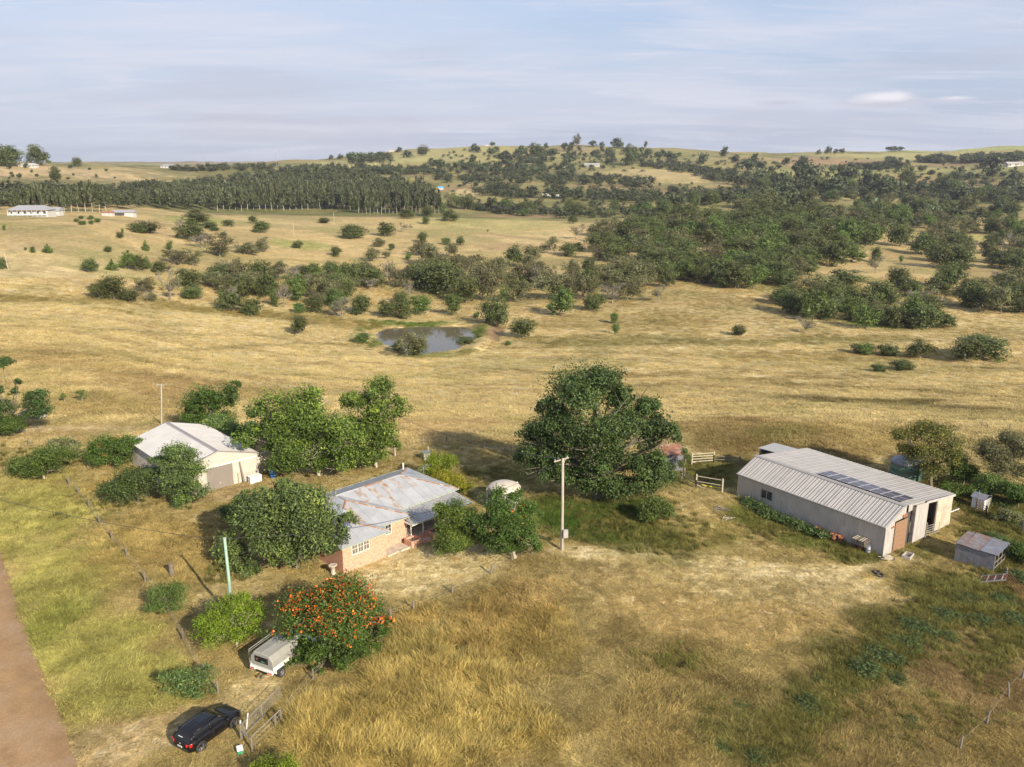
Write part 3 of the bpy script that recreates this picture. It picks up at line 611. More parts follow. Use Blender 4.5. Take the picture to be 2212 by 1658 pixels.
# highway far down the valley
hw = [tuple(P1(a, b)[:2]) for a, b in ((1120, 424), (1200, 426), (1300, 429), (1400, 432), (1470, 436))]
rows = [[(x, y - 5), (x, y), (x, y + 5)] for x, y in resample(hw, 12)]
tag(strip_mesh(rows, .6, mat('highway_asphalt', (.10, .10, .105), .9), 'highway'), kind='structure')

# pond water
b = MB(); b.add([(x, y, POND_Z) for x, y in [((p[0] - 3) * 1.0, p[1]) for p in POND]], [])
wc = (sum(p[0] for p in POND) / len(POND), sum(p[1] for p in POND) / len(POND))
pv = [(wc[0] + (x - wc[0]) * 1.04, wc[1] + (y - wc[1]) * 1.04, POND_Z) for x, y in POND]
b = MB(); b.add(pv, [tuple(range(len(pv)))])
wm = bpy.data.materials.new('muddy_pond_water'); wm.use_nodes = True
def _wm():
    nt = wm.node_tree; N = nt.nodes.new; L = nt.links.new; bs = nt.nodes['Principled BSDF']
    bs.inputs['Base Color'].default_value = (.105, .09, .058, 1); bs.inputs['Roughness'].default_value = .04; bs.inputs['Specular IOR Level'].default_value = .5; bs.inputs['IOR'].default_value = 1.33
    tc = N('ShaderNodeTexCoord'); n = N('ShaderNodeTexNoise'); n.inputs['Scale'].default_value = 2.5; n.inputs['Detail'].default_value = 2; L(tc.outputs['Object'], n.inputs[0])
    bp = N('ShaderNodeBump'); bp.inputs['Strength'].default_value = .06; bp.inputs['Distance'].default_value = .05; L(n.outputs[0], bp.inputs['Height']); L(bp.outputs[0], bs.inputs['Normal'])
_wm()
pond = b.build('water', wm); tag(pond, 'brown farm pond water ringed by green grass', kind='structure')

# ------------------------------------------------------------------ grass: tuft patches instanced over the land
gmat = bpy.data.materials.new('grass_blade'); gmat.use_nodes = True
def _gr():
    nt = gmat.node_tree; nt.nodes.clear(); N = nt.nodes.new; L = nt.links.new; out = N('ShaderNodeOutputMaterial')
    a = N('ShaderNodeAttribute'); a.attribute_name = 'gcol'; a.attribute_type = 'INSTANCER'
    t = N('ShaderNodeAttribute'); t.attribute_name = 'tint'
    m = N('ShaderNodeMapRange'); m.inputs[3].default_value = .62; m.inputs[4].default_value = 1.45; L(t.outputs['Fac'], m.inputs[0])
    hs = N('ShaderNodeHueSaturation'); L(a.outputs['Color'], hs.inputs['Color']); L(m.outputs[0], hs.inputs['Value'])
    d = N('ShaderNodeBsdfDiffuse'); L(hs.outputs[0], d.inputs[0]); tr = N('ShaderNodeBsdfTranslucent'); L(hs.outputs[0], tr.inputs[0])
    ms = N('ShaderNodeMixShader'); ms.inputs[0].default_value = .3; L(d.outputs[0], ms.inputs[1]); L(tr.outputs[0], ms.inputs[2]); L(ms.outputs[0], out.inputs[0])
_gr()
def set_tint(me, vals):
    a = me.attributes.new('tint', 'FLOAT', 'POINT'); a.data.foreach_set('value', np.asarray(vals, np.float32))
gcol = bpy.data.collections.new('grass_kinds')
def tuft(name, n, rad, width, lean, spread):
    v = []; f = []; tint = []
    for i in range(n):
        a = random.uniform(0, 6.283); r = rad * math.sqrt(random.random()); x = r * math.cos(a); y = r * math.sin(a)
        h = random.uniform(.55, 1.0); az = random.gauss(0, spread); le = lean * random.uniform(.4, 1.5) * h
        dx = math.cos(az) * le; dy = math.sin(az) * le; wa = random.uniform(0, 3.14); wx = math.cos(wa) * width / 2; wy = math.sin(wa) * width / 2
        b = len(v); tt = random.random()
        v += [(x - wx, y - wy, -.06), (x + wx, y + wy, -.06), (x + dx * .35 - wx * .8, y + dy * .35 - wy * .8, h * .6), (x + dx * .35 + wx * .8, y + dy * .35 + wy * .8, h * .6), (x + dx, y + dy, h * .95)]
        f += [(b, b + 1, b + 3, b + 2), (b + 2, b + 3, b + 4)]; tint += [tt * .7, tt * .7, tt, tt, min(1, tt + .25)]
    me = bpy.data.meshes.new(name); me.from_pydata(v, [], f); me.materials.append(gmat); set_tint(me, tint); me.update()
    o = bpy.data.objects.new(name, me); gcol.objects.link(o); return o
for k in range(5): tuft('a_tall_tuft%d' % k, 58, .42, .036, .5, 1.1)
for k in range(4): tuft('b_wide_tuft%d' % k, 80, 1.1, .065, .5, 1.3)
def field(name, label, pts, cols, rot, scl, kindidx, coll=None):
    me = bpy.data.meshes.new(name); me.vertices.add(len(pts)); me.vertices.foreach_set('co', pts.astype(np.float32).ravel())
    a = me.attributes.new('gcol', 'FLOAT_COLOR', 'POINT'); a.data.foreach_set('color', np.concatenate([cols, np.ones((len(cols), 1))], 1).astype(np.float32).ravel())
    a = me.attributes.new('rot', 'FLOAT_VECTOR', 'POINT'); a.data.foreach_set('vector', rot.astype(np.float32).ravel())
    a = me.attributes.new('scl', 'FLOAT_VECTOR', 'POINT'); a.data.foreach_set('vector', scl.astype(np.float32).ravel())
    a = me.attributes.new('pick', 'INT', 'POINT'); a.data.foreach_set('value', kindidx.astype(np.int32))
    o = link(name, me); tag(o, label, kind='stuff')
    md = o.modifiers.new('scatter', 'NODES'); ng = bpy.data.node_groups.new('scatter', 'GeometryNodeTree'); md.node_group = ng
    ng.interface.new_socket('Geometry', in_out='INPUT', socket_type='NodeSocketGeometry'); ng.interface.new_socket('Geometry', in_out='OUTPUT', socket_type='NodeSocketGeometry')
    N = ng.nodes.new; L = ng.links.new; gi = N('NodeGroupInput'); go = N('NodeGroupOutput'); ip = N('GeometryNodeInstanceOnPoints')
    ci = N('GeometryNodeCollectionInfo'); ci.inputs[0].default_value = coll or gcol; ci.inputs['Separate Children'].default_value = True; ci.inputs['Reset Children'].default_value = True
    def na(n, t): q = N('GeometryNodeInputNamedAttribute'); q.data_type = t; q.inputs[0].default_value = n; return next(s for s in q.outputs if s.enabled and s.name == 'Attribute')
    L(gi.outputs[0], ip.inputs['Points']); L(ci.outputs[0], ip.inputs['Instance']); ip.inputs['Pick Instance'].default_value = True
    L(na('pick', 'INT'), ip.inputs['Instance Index']); L(na('rot', 'FLOAT_VECTOR'), ip.inputs['Rotation']); L(na('scl', 'FLOAT_VECTOR'), ip.inputs['Scale']); L(ip.outputs[0], go.inputs[0])
    return o
NOGRASS = []          # filled by buildings: polygons in ground plan where no grass stands
def scatter_grass(name, label, n, y0, y1, x0, x1, kinds, hmul, wmul, patch, keep=None, hmax=9, jitter=.2, mott=.7):
    px = RNG.uniform(x0, x1, n); py = RNG.uniform(y0, y1, n)
    q = P(px, py, 900); x = q[:, 0] + RNG.normal(0, .5, n) * patch; y = q[:, 1] + RNG.normal(0, .5, n) * patch; ok = q[:, 3] > 0
    col, gh = paint(x, y)
    ok &= ~inpoly(x, y, ROADPOLY); ok &= ~inpoly(x, y, POND)
    for poly in NOGRASS: ok &= ~inpoly(x, y, poly)
    ok &= RNG.random(n) < np.clip(gh / .22, .12, 1)
    if keep is not None: ok &= keep(x, y, gh)
    x, y, col, gh = x[ok], y[ok], col[ok], gh[ok]; m = len(x)
    z = HH(x, y)
    sw = fbm(x / 5, y / 5, 91, 3) * 6.283 * 1.6 + RNG.normal(0, .45, m)
    hgt = np.minimum(gh, hmax) * hmul * (0.3 + 1.4 * fbm(x / 2.2, y / 2.2, 95, 3)) * RNG.uniform(.75, 1.25, m)
    col = col * RNG.uniform(1 - jitter, 1 + jitter, (m, 1)) * np.array([[.99, 1.0, .94]]) * 1.10
    col = col * (1 - mott * .5 + mott * fbm(x / 1.3, y / 1.3, 97, 3))[:, None]
    big = RNG.random(m) < .07; hgt = np.where(big, hgt * 1.6, hgt)
    rot = np.stack([RNG.normal(0, .12, m), RNG.normal(0, .12, m), sw], 1)
    s = RNG.uniform(.8, 1.25, m) * wmul
    scl = np.stack([s, s, hgt], 1)
    return field(name, label, np.stack([x, y, z], 1), np.clip(col, .01, .8), rot, scl, RNG.integers(kinds[0], kinds[1], m))
# ------------------------------------------------------------------ foliage
M['leaf_fig'] = leafmat('fig_leaf', (.062, .098, .024), val=.6, objval=.05, trans=.15)
M['leaf_acacia'] = leafmat('feathery_leaf', (.105, .165, .030), val=.5, objval=.05, trans=.3, col2=(.20, .26, .035))
M['leaf_bluegreen'] = leafmat('blue_green_leaf', (.098, .150, .045), val=.5, objval=.05, trans=.25, col2=(.17, .22, .045))
M['leaf_poinciana'] = leafmat('poinciana_leaf', (.074, .122, .020), val=.5, objval=.05, trans=.25)
M['leaf_bright'] = leafmat('bright_leaf', (.17, .24, .020), val=.5, objval=.05, trans=.3)
M['leaf_yellow'] = leafmat('yellow_green_leaf', (.24, .25, .025), val=.35, objval=.05, trans=.3, col2=(.38, .30, .02))
M['leaf_bushgreen'] = leafmat('bush_leaf', (.095, .135, .022), val=.45, objval=.08, trans=.25, col2=(.17, .20, .035))
M['leaf_dark'] = leafmat('dark_scrub_leaf', (.085, .104, .028), val=.6, objval=.22, trans=.15, hue=.02)
M['leaf_olive'] = leafmat('olive_scrub_leaf', (.135, .135, .055), val=.5, objval=.22, trans=.15, hue=.02)
M['leaf_green'] = leafmat('green_scrub_leaf', (.10, .15, .032), val=.45, objval=.18, trans=.2)
M['leaf_far'] = leafmat('far_tree_leaf', (.066, .084, .036), val=.45, objval=.25, trans=.1, hue=.02)
M['leaf_gum'] = leafmat('gum_leaf', (.068, .080, .034), val=.45, objval=.2, trans=.15)
M['flower'] = leafmat('orange_flower', (.60, .115, .018), val=.4, objval=.0, trans=.2, col2=(.70, .22, .03))
M['leaf_amber'] = leafmat('amber_green_leaf', (.12, .125, .028), val=.4, objval=.05, trans=.25, col2=(.22, .16, .035))
M['leaf_weed'] = leafmat('weed_leaf', (.085, .12, .035), val=.5, objval=.1, trans=.3)

def leafcloud(lobes, n, size, aspect=1.6, cr=.25, clumps=None, up=.25, core=.12, seed=0, flat=.7, lo=-.55, droop=0., shell=(.72, 1.03)):
    """lobes: (x,y,z,rx,ry,rz). returns verts, faces, tint of n small leaf-spray faces grouped in clumps near the lobes' surfaces"""
    rg = np.random.default_rng(seed + 1000)
    Lb = np.array(lobes, float); wgt = (Lb[:, 3] * Lb[:, 4] + Lb[:, 3] * Lb[:, 5] + Lb[:, 4] * Lb[:, 5]); wgt /= wgt.sum()
    if clumps is None: clumps = max(12, n // 45)
    li = rg.choice(len(Lb), clumps, p=wgt); d = rg.normal(size=(clumps, 3)); d /= np.linalg.norm(d, axis=1)[:, None]
    d[:, 2] = np.where(d[:, 2] < lo, -d[:, 2], d[:, 2])
    rr = rg.uniform(shell[0], shell[1], clumps) * (1 + (rg.random(clumps) < .10) * rg.uniform(0, .16, clumps)); c = Lb[li, :3] + d * Lb[li, 3:] * rr[:, None]
    ct = np.clip(rg.normal(.42, .2, clumps), 0, 1); R_ = Lb[li, 3:].mean(1) * cr * rg.uniform(.6, 1.35, clumps)
    k = rg.integers(0, clumps, n); g = rg.normal(size=(n, 3)) * np.array([1, 1, flat]); g /= np.maximum(1, np.linalg.norm(g, axis=1) / 1.7)[:, None]
    p = c[k] + g * R_[k][:, None]; nrm = d[k] * .75 + rg.normal(size=(n, 3)) * .65 + np.array([0, 0, up]); tn = np.clip(ct[k] + rg.normal(0, .16, n) + g[:, 2] * .08, 0, 1)
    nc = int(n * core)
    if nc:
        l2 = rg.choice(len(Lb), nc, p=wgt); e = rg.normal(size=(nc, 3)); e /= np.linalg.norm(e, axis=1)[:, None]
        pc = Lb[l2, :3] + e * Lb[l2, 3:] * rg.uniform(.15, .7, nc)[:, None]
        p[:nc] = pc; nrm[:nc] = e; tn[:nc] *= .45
    nrm /= np.linalg.norm(nrm, axis=1)[:, None]
    a = np.cross(nrm, rg.normal(size=(n, 3))); a[:, 2] -= droop; a /= np.linalg.norm(a, axis=1)[:, None]; b = np.cross(nrm, a)
    s = size * rg.uniform(.6, 1.35, n)[:, None]; s[:nc] *= 2.0; u = a * s * aspect / 2; w = b * s / 2
    sh = rg.uniform(-.3, .3, (n, 1))
    V = np.stack([p - u, p + w * (1 + sh) - u * .1, p + u, p - w * (1 - sh) + u * .1], 1).reshape(-1, 3)
    F = np.arange(4 * n).reshape(-1, 4); return V, F, np.repeat(tn, 4), p, nrm
def split(lobes, m, seed=0, k=.46, off=.62, flat=1.0):
    rg = np.random.default_rng(seed + 500); out = []
    for (x, y, z, rx, ry, rz) in lobes:
        for i in range(m):
            d = rg.normal(size=3); d /= np.linalg.norm(d); d[2] = abs(d[2]) if d[2] < -.55 else d[2]; o = off * rg.uniform(.75, 1.25); q = k * rg.uniform(.65, 1.3)
            out.append((x + d[0] * rx * o, y + d[1] * ry * o, z + d[2] * rz * o, rx * q, ry * q, rz * q * flat))
    return out
def np_mesh(name, V, F, mats, tint=None, mi=None, smooth=False):
    me = bpy.data.meshes.new(name); me.vertices.add(len(V)); me.vertices.foreach_set('co', np.asarray(V, np.float32).ravel())
    k = F.shape[1]; me.loops.add(F.size); me.loops.foreach_set('vertex_index', F.ravel().astype(np.int32)); me.polygons.add(len(F))
    me.polygons.foreach_set('loop_start', np.arange(0, F.size, k, dtype=np.int32)); me.polygons.foreach_set('loop_total', np.full(len(F), k, np.int32))
    for m in (mats if isinstance(mats, (list, tuple)) else [mats]): me.materials.append(m)
    if mi is not None: me.polygons.foreach_set('material_index', np.asarray(mi, np.int32))
    me.update(calc_edges=True)
    if tint is not None: set_tint(me, tint)
    return me
def limbs(b, base, lobes, r0, fork=.35, sub=3, seed=0, n=7, twig=0, out=.55, wob=.12, flare=1.25):
    rd = random.Random(seed); base = Vector(base); zt = sum(l[2] for l in lobes) / len(lobes); cx = sum(l[0] for l in lobes) / len(lobes); cy = sum(l[1] for l in lobes) / len(lobes)
    fk = base + Vector(((cx - base.x) * .25, (cy - base.y) * .25, (zt - base.z) * fork * 1.6))
    mid = base.lerp(fk, .5) + Vector((rd.uniform(-.1, .1), rd.uniform(-.1, .1), 0))
    b.tube([base - Vector((0, 0, .25)), base + Vector((0, 0, .1)), mid, fk], [r0 * flare, r0, r0 * .8, r0 * .72], n)
    for l in lobes:
        c = Vector(l[:3]); rad = Vector(l[3:]); L0 = (c - fk).length
        m1 = fk.lerp(c, .5) + Vector((rd.uniform(-1, 1), rd.uniform(-1, 1), rd.uniform(-.3, 1))) * L0 * wob
        b.tube([fk - Vector((0, 0, r0 * .3)), m1, c], [r0 * .55, r0 * .38, r0 * .22], max(4, n - 2))
        for k in range(sub):
            d = Vector((rd.gauss(0, 1), rd.gauss(0, 1), rd.uniform(-.3, 1.1))).normalized()
            e = c + Vector((d.x * rad.x, d.y * rad.y, d.z * rad.z)) * rd.uniform(out, out + .35); s = fk.lerp(c, rd.uniform(.45, 1))
            m2 = s.lerp(e, .5) + Vector((rd.uniform(-1, 1), rd.uniform(-1, 1), rd.uniform(-1, 1))) * (e - s).length * .14
            b.tube([s, m2, e], [r0 * .22, r0 * .14, r0 * .05], 4)
            for q in range(twig):
                t = rd.uniform(.4, 1); s2 = s.lerp(e, t); e2 = s2 + Vector((rd.gauss(0, 1), rd.gauss(0, 1), rd.uniform(-.2, 1))).normalized() * rad.length * .28
                b.tube([s2, s2.lerp(e2, .5) + Vector((0, 0, rd.uniform(-.1, .1))), e2], [r0 * .09, r0 * .06, r0 * .02], 3)
    return b

LEAFMUL, LEAFSIZE = 1.8, .60
def near_tree(name, label, base_px, lobes, n, size, leaf, bark='bark', r0=.3, cat='tree', aspect=1.6, cr=.25, sub=4, twig=2, seed=1, fork=.35, flowers=None, up=.25, droop=0., core=.12, lo=-.5, group=None, flat=.7, base=None, out=.55, shell=(.72, 1.03), clumps=None):
    """lobes in frame units about the tree's own foot: (px, py, rx px, dy m, ry m, rz px) turned into metres at the tree's distance"""
    B = base if base is not None else P1(*base_px); zc = proj(B)[2]; k = zc / FPX; bx, by, _ = proj(B)
    dep = math.atan2(CAMZ - B.z, B.y); Lb = []
    for (px, py, rx, dy, ry, rz) in lobes:
        x = (px - bx) * k; rx = rx * k; ry = ry if ry else rx
        # screen height of a point = z cos(dep) + y sin(dep)
        z = ((by - py) * k - dy * math.sin(dep)) / math.cos(dep); Lb.append((x, dy, z, rx, ry, rz * k))
    root = empty(name, B, 0, label, cat, group)
    b = MB(); limbs(b, (0, 0, 0), Lb, r0, fork, sub, seed, 8, twig, out=out); b.build('trunk', M[bark], root, True)
    Ls = split(Lb, 7, seed); n = int(n * LEAFMUL); size = size * LEAFSIZE; crr = max(cr * 2.0, .45)
    V, F, T, p, nr = leafcloud(Ls, n, size, aspect, crr, seed=seed, up=up, droop=droop, core=core, lo=lo, flat=flat, shell=(.35, 1.15), clumps=int((clumps or n // 60) * 1.5))
    V[:, 2] = np.maximum(V[:, 2], .03)
    link('crown', np_mesh('crown', V, F, M[leaf], T), root)
    if flowers:
        nf, fs = flowers; rg = np.random.default_rng(seed); topi = np.where((nr[:, 2] > -.3) & (p[:, 2] > np.percentile(p[:, 2], 25)))[0]
        fv = []; ff = []; ft = []
        sd0 = p[rg.choice(topi, max(6, nf // 5))]; pick = rg.choice(topi, nf * 8); near = np.array([np.min(np.sum((sd0 - p[i]) ** 2, 1)) for i in pick]); ctr = pick[np.argsort(near + rg.random(len(pick)) * .9)[:nf]]
        for i in ctr:
            c = p[i] + nr[i] * .12
            for q in range(5):
                cc = c + rg.normal(0, .13, 3); a = rg.normal(size=3); a /= np.linalg.norm(a); w = np.cross(a, rg.normal(size=3)); w /= np.linalg.norm(w); s = fs * rg.uniform(.6, 1.3)
                o = len(fv); fv += [cc - a * s, cc + w * s, cc + a * s, cc - w * s]; ff.append((o, o + 1, o + 2, o + 3)); ft += [rg.random()] * 4
        link('blossom', np_mesh('blossom', np.array(fv), np.array(ff), M['flower'], ft), root)
    return root

# ------------------------------------------------------------------ kinds of scrub tree, each of unit width and unit height
PROTO = {}
def proto(kind, i, leaf, bark, lobes, n, size, aspect=1.5, cr=.3, r0=.035, sub=3, twig=0, core=.15, up=.3, lo=-.4, fork=.3, shell=(.75, 1.03), clumps=None):
    b = MB(); limbs(b, (0, 0, 0), lobes, r0, fork, sub, i * 7 + len(kind), 5, twig)
    tr = b.mesh('trunk_' + kind, M[bark])
    V, F, T, p, nr = leafcloud(lobes, n, size, aspect, cr, seed=i * 31 + len(kind) * 7, core=core, up=up, lo=lo, shell=shell, clumps=clumps); V[:, 2] = np.maximum(V[:, 2], .0)
    cr_ = np_mesh('crown_' + kind, V, F, M[leaf], T)
    # the same two in one mesh, for trees too small to show their parts
    tv = np.array([tuple(v.co) for v in tr.vertices]); me = bpy.data.meshes.new('tree_' + kind)
    me.from_pydata(list(map(tuple, tv)) + list(map(tuple, V)), [], [tuple(q.vertices) for q in tr.polygons] + [tuple(int(k) + len(tv) for k in f) for f in F])
    me.materials.append(M[bark]); me.materials.append(M[leaf]); me.polygons.foreach_set('material_index', [0] * len(tr.polygons) + [1] * len(F)); me.update(); set_tint(me, np.concatenate([np.zeros(len(tv)), T]))
    PROTO.setdefault(kind, []).append((tr, cr_, me))
for i in range(6):      # round dark scrub, leafy to the ground
    rd = random.Random(i); lb = [(0, 0, .46, .40, .40, .44)] + [(rd.uniform(-.27, .27), rd.uniform(-.27, .27), rd.uniform(.22, .72), rd.uniform(.20, .28), rd.uniform(.20, .28), rd.uniform(.20, .28)) for _ in range(7)]
    proto('dark', i, 'leaf_dark', 'grey_twig', lb, 4200, .031, cr=.26, sub=2, lo=-.85, shell=(.7, 1.08), clumps=110)
for i in range(6):      # open olive crowns with pale limbs
    rd = random.Random(40 + i); lb = [(rd.uniform(-.32, .32), rd.uniform(-.32, .32), rd.uniform(.26, .80), rd.uniform(.19, .27), rd.uniform(.19, .27), rd.uniform(.16, .24)) for _ in range(9)]
    proto('olive', i, 'leaf_olive', 'grey_twig', lb, 3400, .030, cr=.30, r0=.026, sub=4, twig=3, core=.03, lo=-.8, shell=(.5, 1.1), clumps=100)
for i in range(3):
    rd = random.Random(60 + i); lb = [(0, 0, .45, .38, .38, .42)] + [(rd.uniform(-.26, .26), rd.uniform(-.26, .26), rd.uniform(.22, .74), .23, .23, .23) for _ in range(6)]
    proto('green', i, 'leaf_green', 'bark', lb, 3600, .032, cr=.28, lo=-.85, shell=(.6, 1.1), clumps=90)
for i in range(3):      # bare grey crowns
    rd = random.Random(80 + i); lb = [(rd.uniform(-.30, .30), rd.uniform(-.3, .3), rd.uniform(.3, .8), .22, .22, .2) for _ in range(8)]
    proto('bare', i, 'leaf_olive', 'grey_twig', lb, 420, .035, cr=.4, r0=.036, sub=8, twig=6, core=0)
for i in range(2):      # young conifers
    lb = [(0, 0, .12 + .1 * k, .5 * (1 - k / 8.5), .5 * (1 - k / 8.5), .09) for k in range(8)]
    proto('conifer', i, 'leaf_green', 'bark', lb, 1500, .05, cr=.3, r0=.03, sub=0)
for i in range(4):      # tall gums of the plantation
    rd = random.Random(100 + i); lb = [(rd.uniform(-.12, .12), rd.uniform(-.12, .12), .40 + .11 * k, .33 - .02 * k, .33 - .02 * k, .11) for k in range(5)]
    proto('gum', i, 'leaf_gum', 'pale_bark', lb, 620, .085, cr=.4, r0=.03, sub=1, fork=.45)
for i in range(3):      # distant trees
    rd = random.Random(120 + i); lb = [(0, 0, .46, .44, .44, .44)] + [(rd.uniform(-.28, .28), rd.uniform(-.28, .28), rd.uniform(.25, .72), .24, .24, .22) for _ in range(3)]
    proto('far', i, 'leaf_far', 'bark', lb, 520, .09, cr=.35, sub=0, lo=-.85)
ORD = ['first', 'second', 'third', 'fourth', 'fifth', 'sixth', 'seventh', 'eighth', 'ninth', 'tenth', 'eleventh', 'twelfth', 'thirteenth', 'fourteenth', 'fifteenth', 'sixteenth', 'seventeenth', 'eighteenth', 'nineteenth', 'twentieth']
LOOK = {'dark': ('dark round tree', 'round_tree'), 'olive': ('olive open tree', 'scrub_tree'), 'green': ('fresh green tree', 'bushy_tree'), 'bare': ('bare grey tree', 'bare_tree'),
        'conifer': ('young conifer', 'young_conifer'), 'gum': ('slim gum', 'gum_tree'), 'far': ('dark distant tree', 'distant_tree')}
PLACED = []
GROW = 1.26
def scrub(lst, zone, group, cropf=None, share=False):
    """lst rows: (x, base y, width, height, kind) read in the frame; each becomes a tree standing on the ground there"""
    rec = []
    for row in lst:
        x, y, w, h, kind = row[:5]
        if cropf: s, ox, oy = cropf; x, y, w, h = x * s + ox, y * s + oy, w * s, h * s
        rec.append((x, y, w, h, kind, row[5] if len(row) > 5 else None))
    q = P([r[0] for r in rec], [r[1] for r in rec])
    rec = [(r, k) for r, k in zip(rec, q) if k[3] > 0]
    sizes = sorted(r[2] * r[3] for r, _ in rec); big = sizes[int(len(sizes) * .6)] if sizes else 0
    ysr = sorted(r[1] for r, _ in rec); xsr = sorted(r[0] for r, _ in rec); n = len(rec)
    cell = n > 45; made = {}
    for r, g in rec:
        x, y, w, h, kind, lab = r; cl = 'large' if w * h > big else 'small'; cc = ''
        if cell:
            rw = 'upper' if y < ysr[n // 3] else ('middle' if y < ysr[2 * n // 3] else 'lower'); cx = 'left' if x < xsr[n // 3] else ('centre' if x < xsr[2 * n // 3] else 'right'); cc = f', {rw} {cx}'
        made.setdefault((kind, cl, cc), []).append((x, r, g, lab))
    for (kind, cl, cc), items in made.items():
        items.sort(key=lambda t: t[0]); look, nm = LOOK[kind]; unl = [t for t in items if t[3] is None]
        for i, (x, r, g, lab) in enumerate(items):
            _, y, w, h, _, _ = r; zc = proj(g[:3])[2]; k = zc / FPX; dep = math.atan2(CAMZ - g[2], g[1])
            W = w * k; Hh = max((h * k - W * math.sin(dep) * .35) / math.cos(dep), W * .35); yy = g[1] + W * .34
            loc = (g[0] * yy / g[1], yy, 0); loc = (loc[0], loc[1], float(HH(loc[0], loc[1])) - .15)
            tr, cr_, one = random.choice(PROTO[kind]); rz = random.uniform(0, 6.28); gr = GROW if kind not in ('gum', 'conifer') else 1.05; sc = (W * gr, W * gr, Hh * (gr * 1.08))
            if lab is None:
                j = [t[0] for t in unl].index(x)
                if len(unl) == 1: lab = f'only {cl} {look} {zone}{cc}'
                elif j < 20: lab = f'{ORD[j]} {cl} {look} from the left {zone}{cc}'
                else: lab = f'{cl} {look} {zone}{cc}, ' + ORD[j - 20] + ' past the twentieth'
            if w < 26 and kind != 'bare':
                o = link(nm, one, None, loc, (0, 0, rz), sc); tag(o, lab, 'tree', group)
            else:
                o = link(nm, None, None, loc, (0, 0, rz), sc); tag(o, lab, 'tree', group); link('trunk', tr, o); link('crown', cr_, o)
            PLACED.append((loc[0], loc[1], W, kind))
def fill(poly, spacing, wmin, wmax, hr, kinds, rnd):
    """rows of trees filling an outline, far ones first"""
    out = []; xs = [p[0] for p in poly]; ys = [p[1] for p in poly]; y = min(ys)
    while y < max(ys):
        sp = spacing * (1 + .0 * y); x = min(xs) + rnd.uniform(0, sp)
        while x < max(xs):
            X = x + rnd.uniform(-.3, .3) * sp; Y = y + rnd.uniform(-.3, .3) * sp * .5
            if inpoly(np.array([X]), np.array([Y]), poly)[0]:
                w = rnd.uniform(wmin, wmax); out.append((X, Y, w, w * hr * rnd.uniform(.8, 1.2), rnd.choice(kinds)))
            x += sp
        y += sp * .52
    return out
# ------------------------------------------------------------------ the scrub of the valley, read tree by tree
K6 = (.352, 0, 272.5); K7 = (.352, 700.8, 272.5); K8 = (.352, 1433.5, 272.5)
d, o_, g_, k_, c_ = 'dark', 'olive', 'green', 'bare', 'conifer'
GR = 'scrub trees scattered over the valley'
scrub([(900, 662, 170, 66, d), (850, 660, 80, 48, d), (738, 692, 38, 34, d), (663, 776, 44, 34, d), (895, 768, 55, 66, c_), (1040, 765, 42, 54, g_), (785, 782, 22, 18, g_), (205, 782, 42, 36, g_), (158, 766, 18, 20, g_),
  (297, 785, 62, 62, c_), (27, 642, 20, 30, g_), (752, 658, 18, 26, g_), (500, 575, 34, 22, g_), (470, 592, 30, 20, g_), (505, 610, 46, 24, g_), (558, 578, 36, 24, g_), (562, 606, 36, 24, g_), (598, 594, 46, 24, g_)],
  'below the white homestead', GR, K6)
scrub([(1400, 618, 60, 38, d), (1110, 652, 50, 70, k_), (1205, 612, 150, 62, d), (1290, 634, 80, 42, d), (1315, 646, 60, 22, d), (1170, 706, 145, 88, d), (1190, 560, 70, 40, d), (1360, 690, 60, 36, o_), (1280, 720, 50, 50, o_), (1240, 760, 130, 80, k_), (1350, 810, 145, 100, o_),
  (1500, 792, 115, 64, o_), (1600, 776, 92, 72, o_), (1545, 796, 80, 54, o_), (1557, 600, 54, 40, d), (1600, 660, 98, 60, d), (1990, 600, 62, 32, d), (1830, 754, 54, 42, d), (2065, 804, 66, 54, d), (2160, 697, 105, 70, d), (1088, 690, 26, 30, g_)],
  'around the upper slope clump', GR, K6)
scrub([(550, 905, 106, 72, d), (692, 892, 76, 76, c_), (790, 886, 92, 82, g_), (845, 894, 110, 82, d), (905, 880, 56, 90, c_), (1075, 864, 150, 86, o_), (1185, 866, 92, 72, o_), (975, 904, 82, 60, d), (1035, 902, 70, 52, k_), (10, 882, 60, 62, d), (2025, 928, 90, 82, d), (2170, 966, 110, 96, d)],
  'in the row above the gully', GR, K6)
scrub([(610, 1072, 100, 92, d), (700, 1078, 135, 128, d), (800, 1086, 112, 78, d), (900, 1036, 92, 92, o_), (900, 1080, 50, 50, k_), (935, 1080, 60, 50, o_), (1045, 1072, 130, 155, k_), (1180, 1002, 145, 98, d), (1185, 1068, 115, 80, d),
  (1410, 948, 180, 92, o_), (1365, 884, 62, 56, k_), (1330, 1005, 150, 95, o_), (1420, 1055, 145, 115, o_), (1490, 1068, 150, 125, d), (1600, 1004, 135, 144, d), (1640, 1062, 140, 125, d), (1415, 1142, 138, 110, d), (1550, 1167, 110, 95, d), (1690, 1112, 62, 92, g_), (1745, 1118, 95, 125, k_),
  (1790, 965, 120, 92, k_), (1870, 934, 120, 64, d), (1830, 1084, 135, 135, g_), (1920, 1064, 140, 135, o_), (1930, 1152, 104, 98, d), (1840, 1157, 84, 62, g_), (2060, 1014, 130, 95, o_), (2050, 1104, 120, 92, d), (2110, 1064, 120, 122, d), (2100, 1178, 124, 102, k_), (2188, 1162, 84, 92, d)],
  'left of the pond', GR, K6)
scrub([(1832, 1284, 98, 98, d, 'lone round dark bush on the hay field left of the pond')], '', GR, K6)
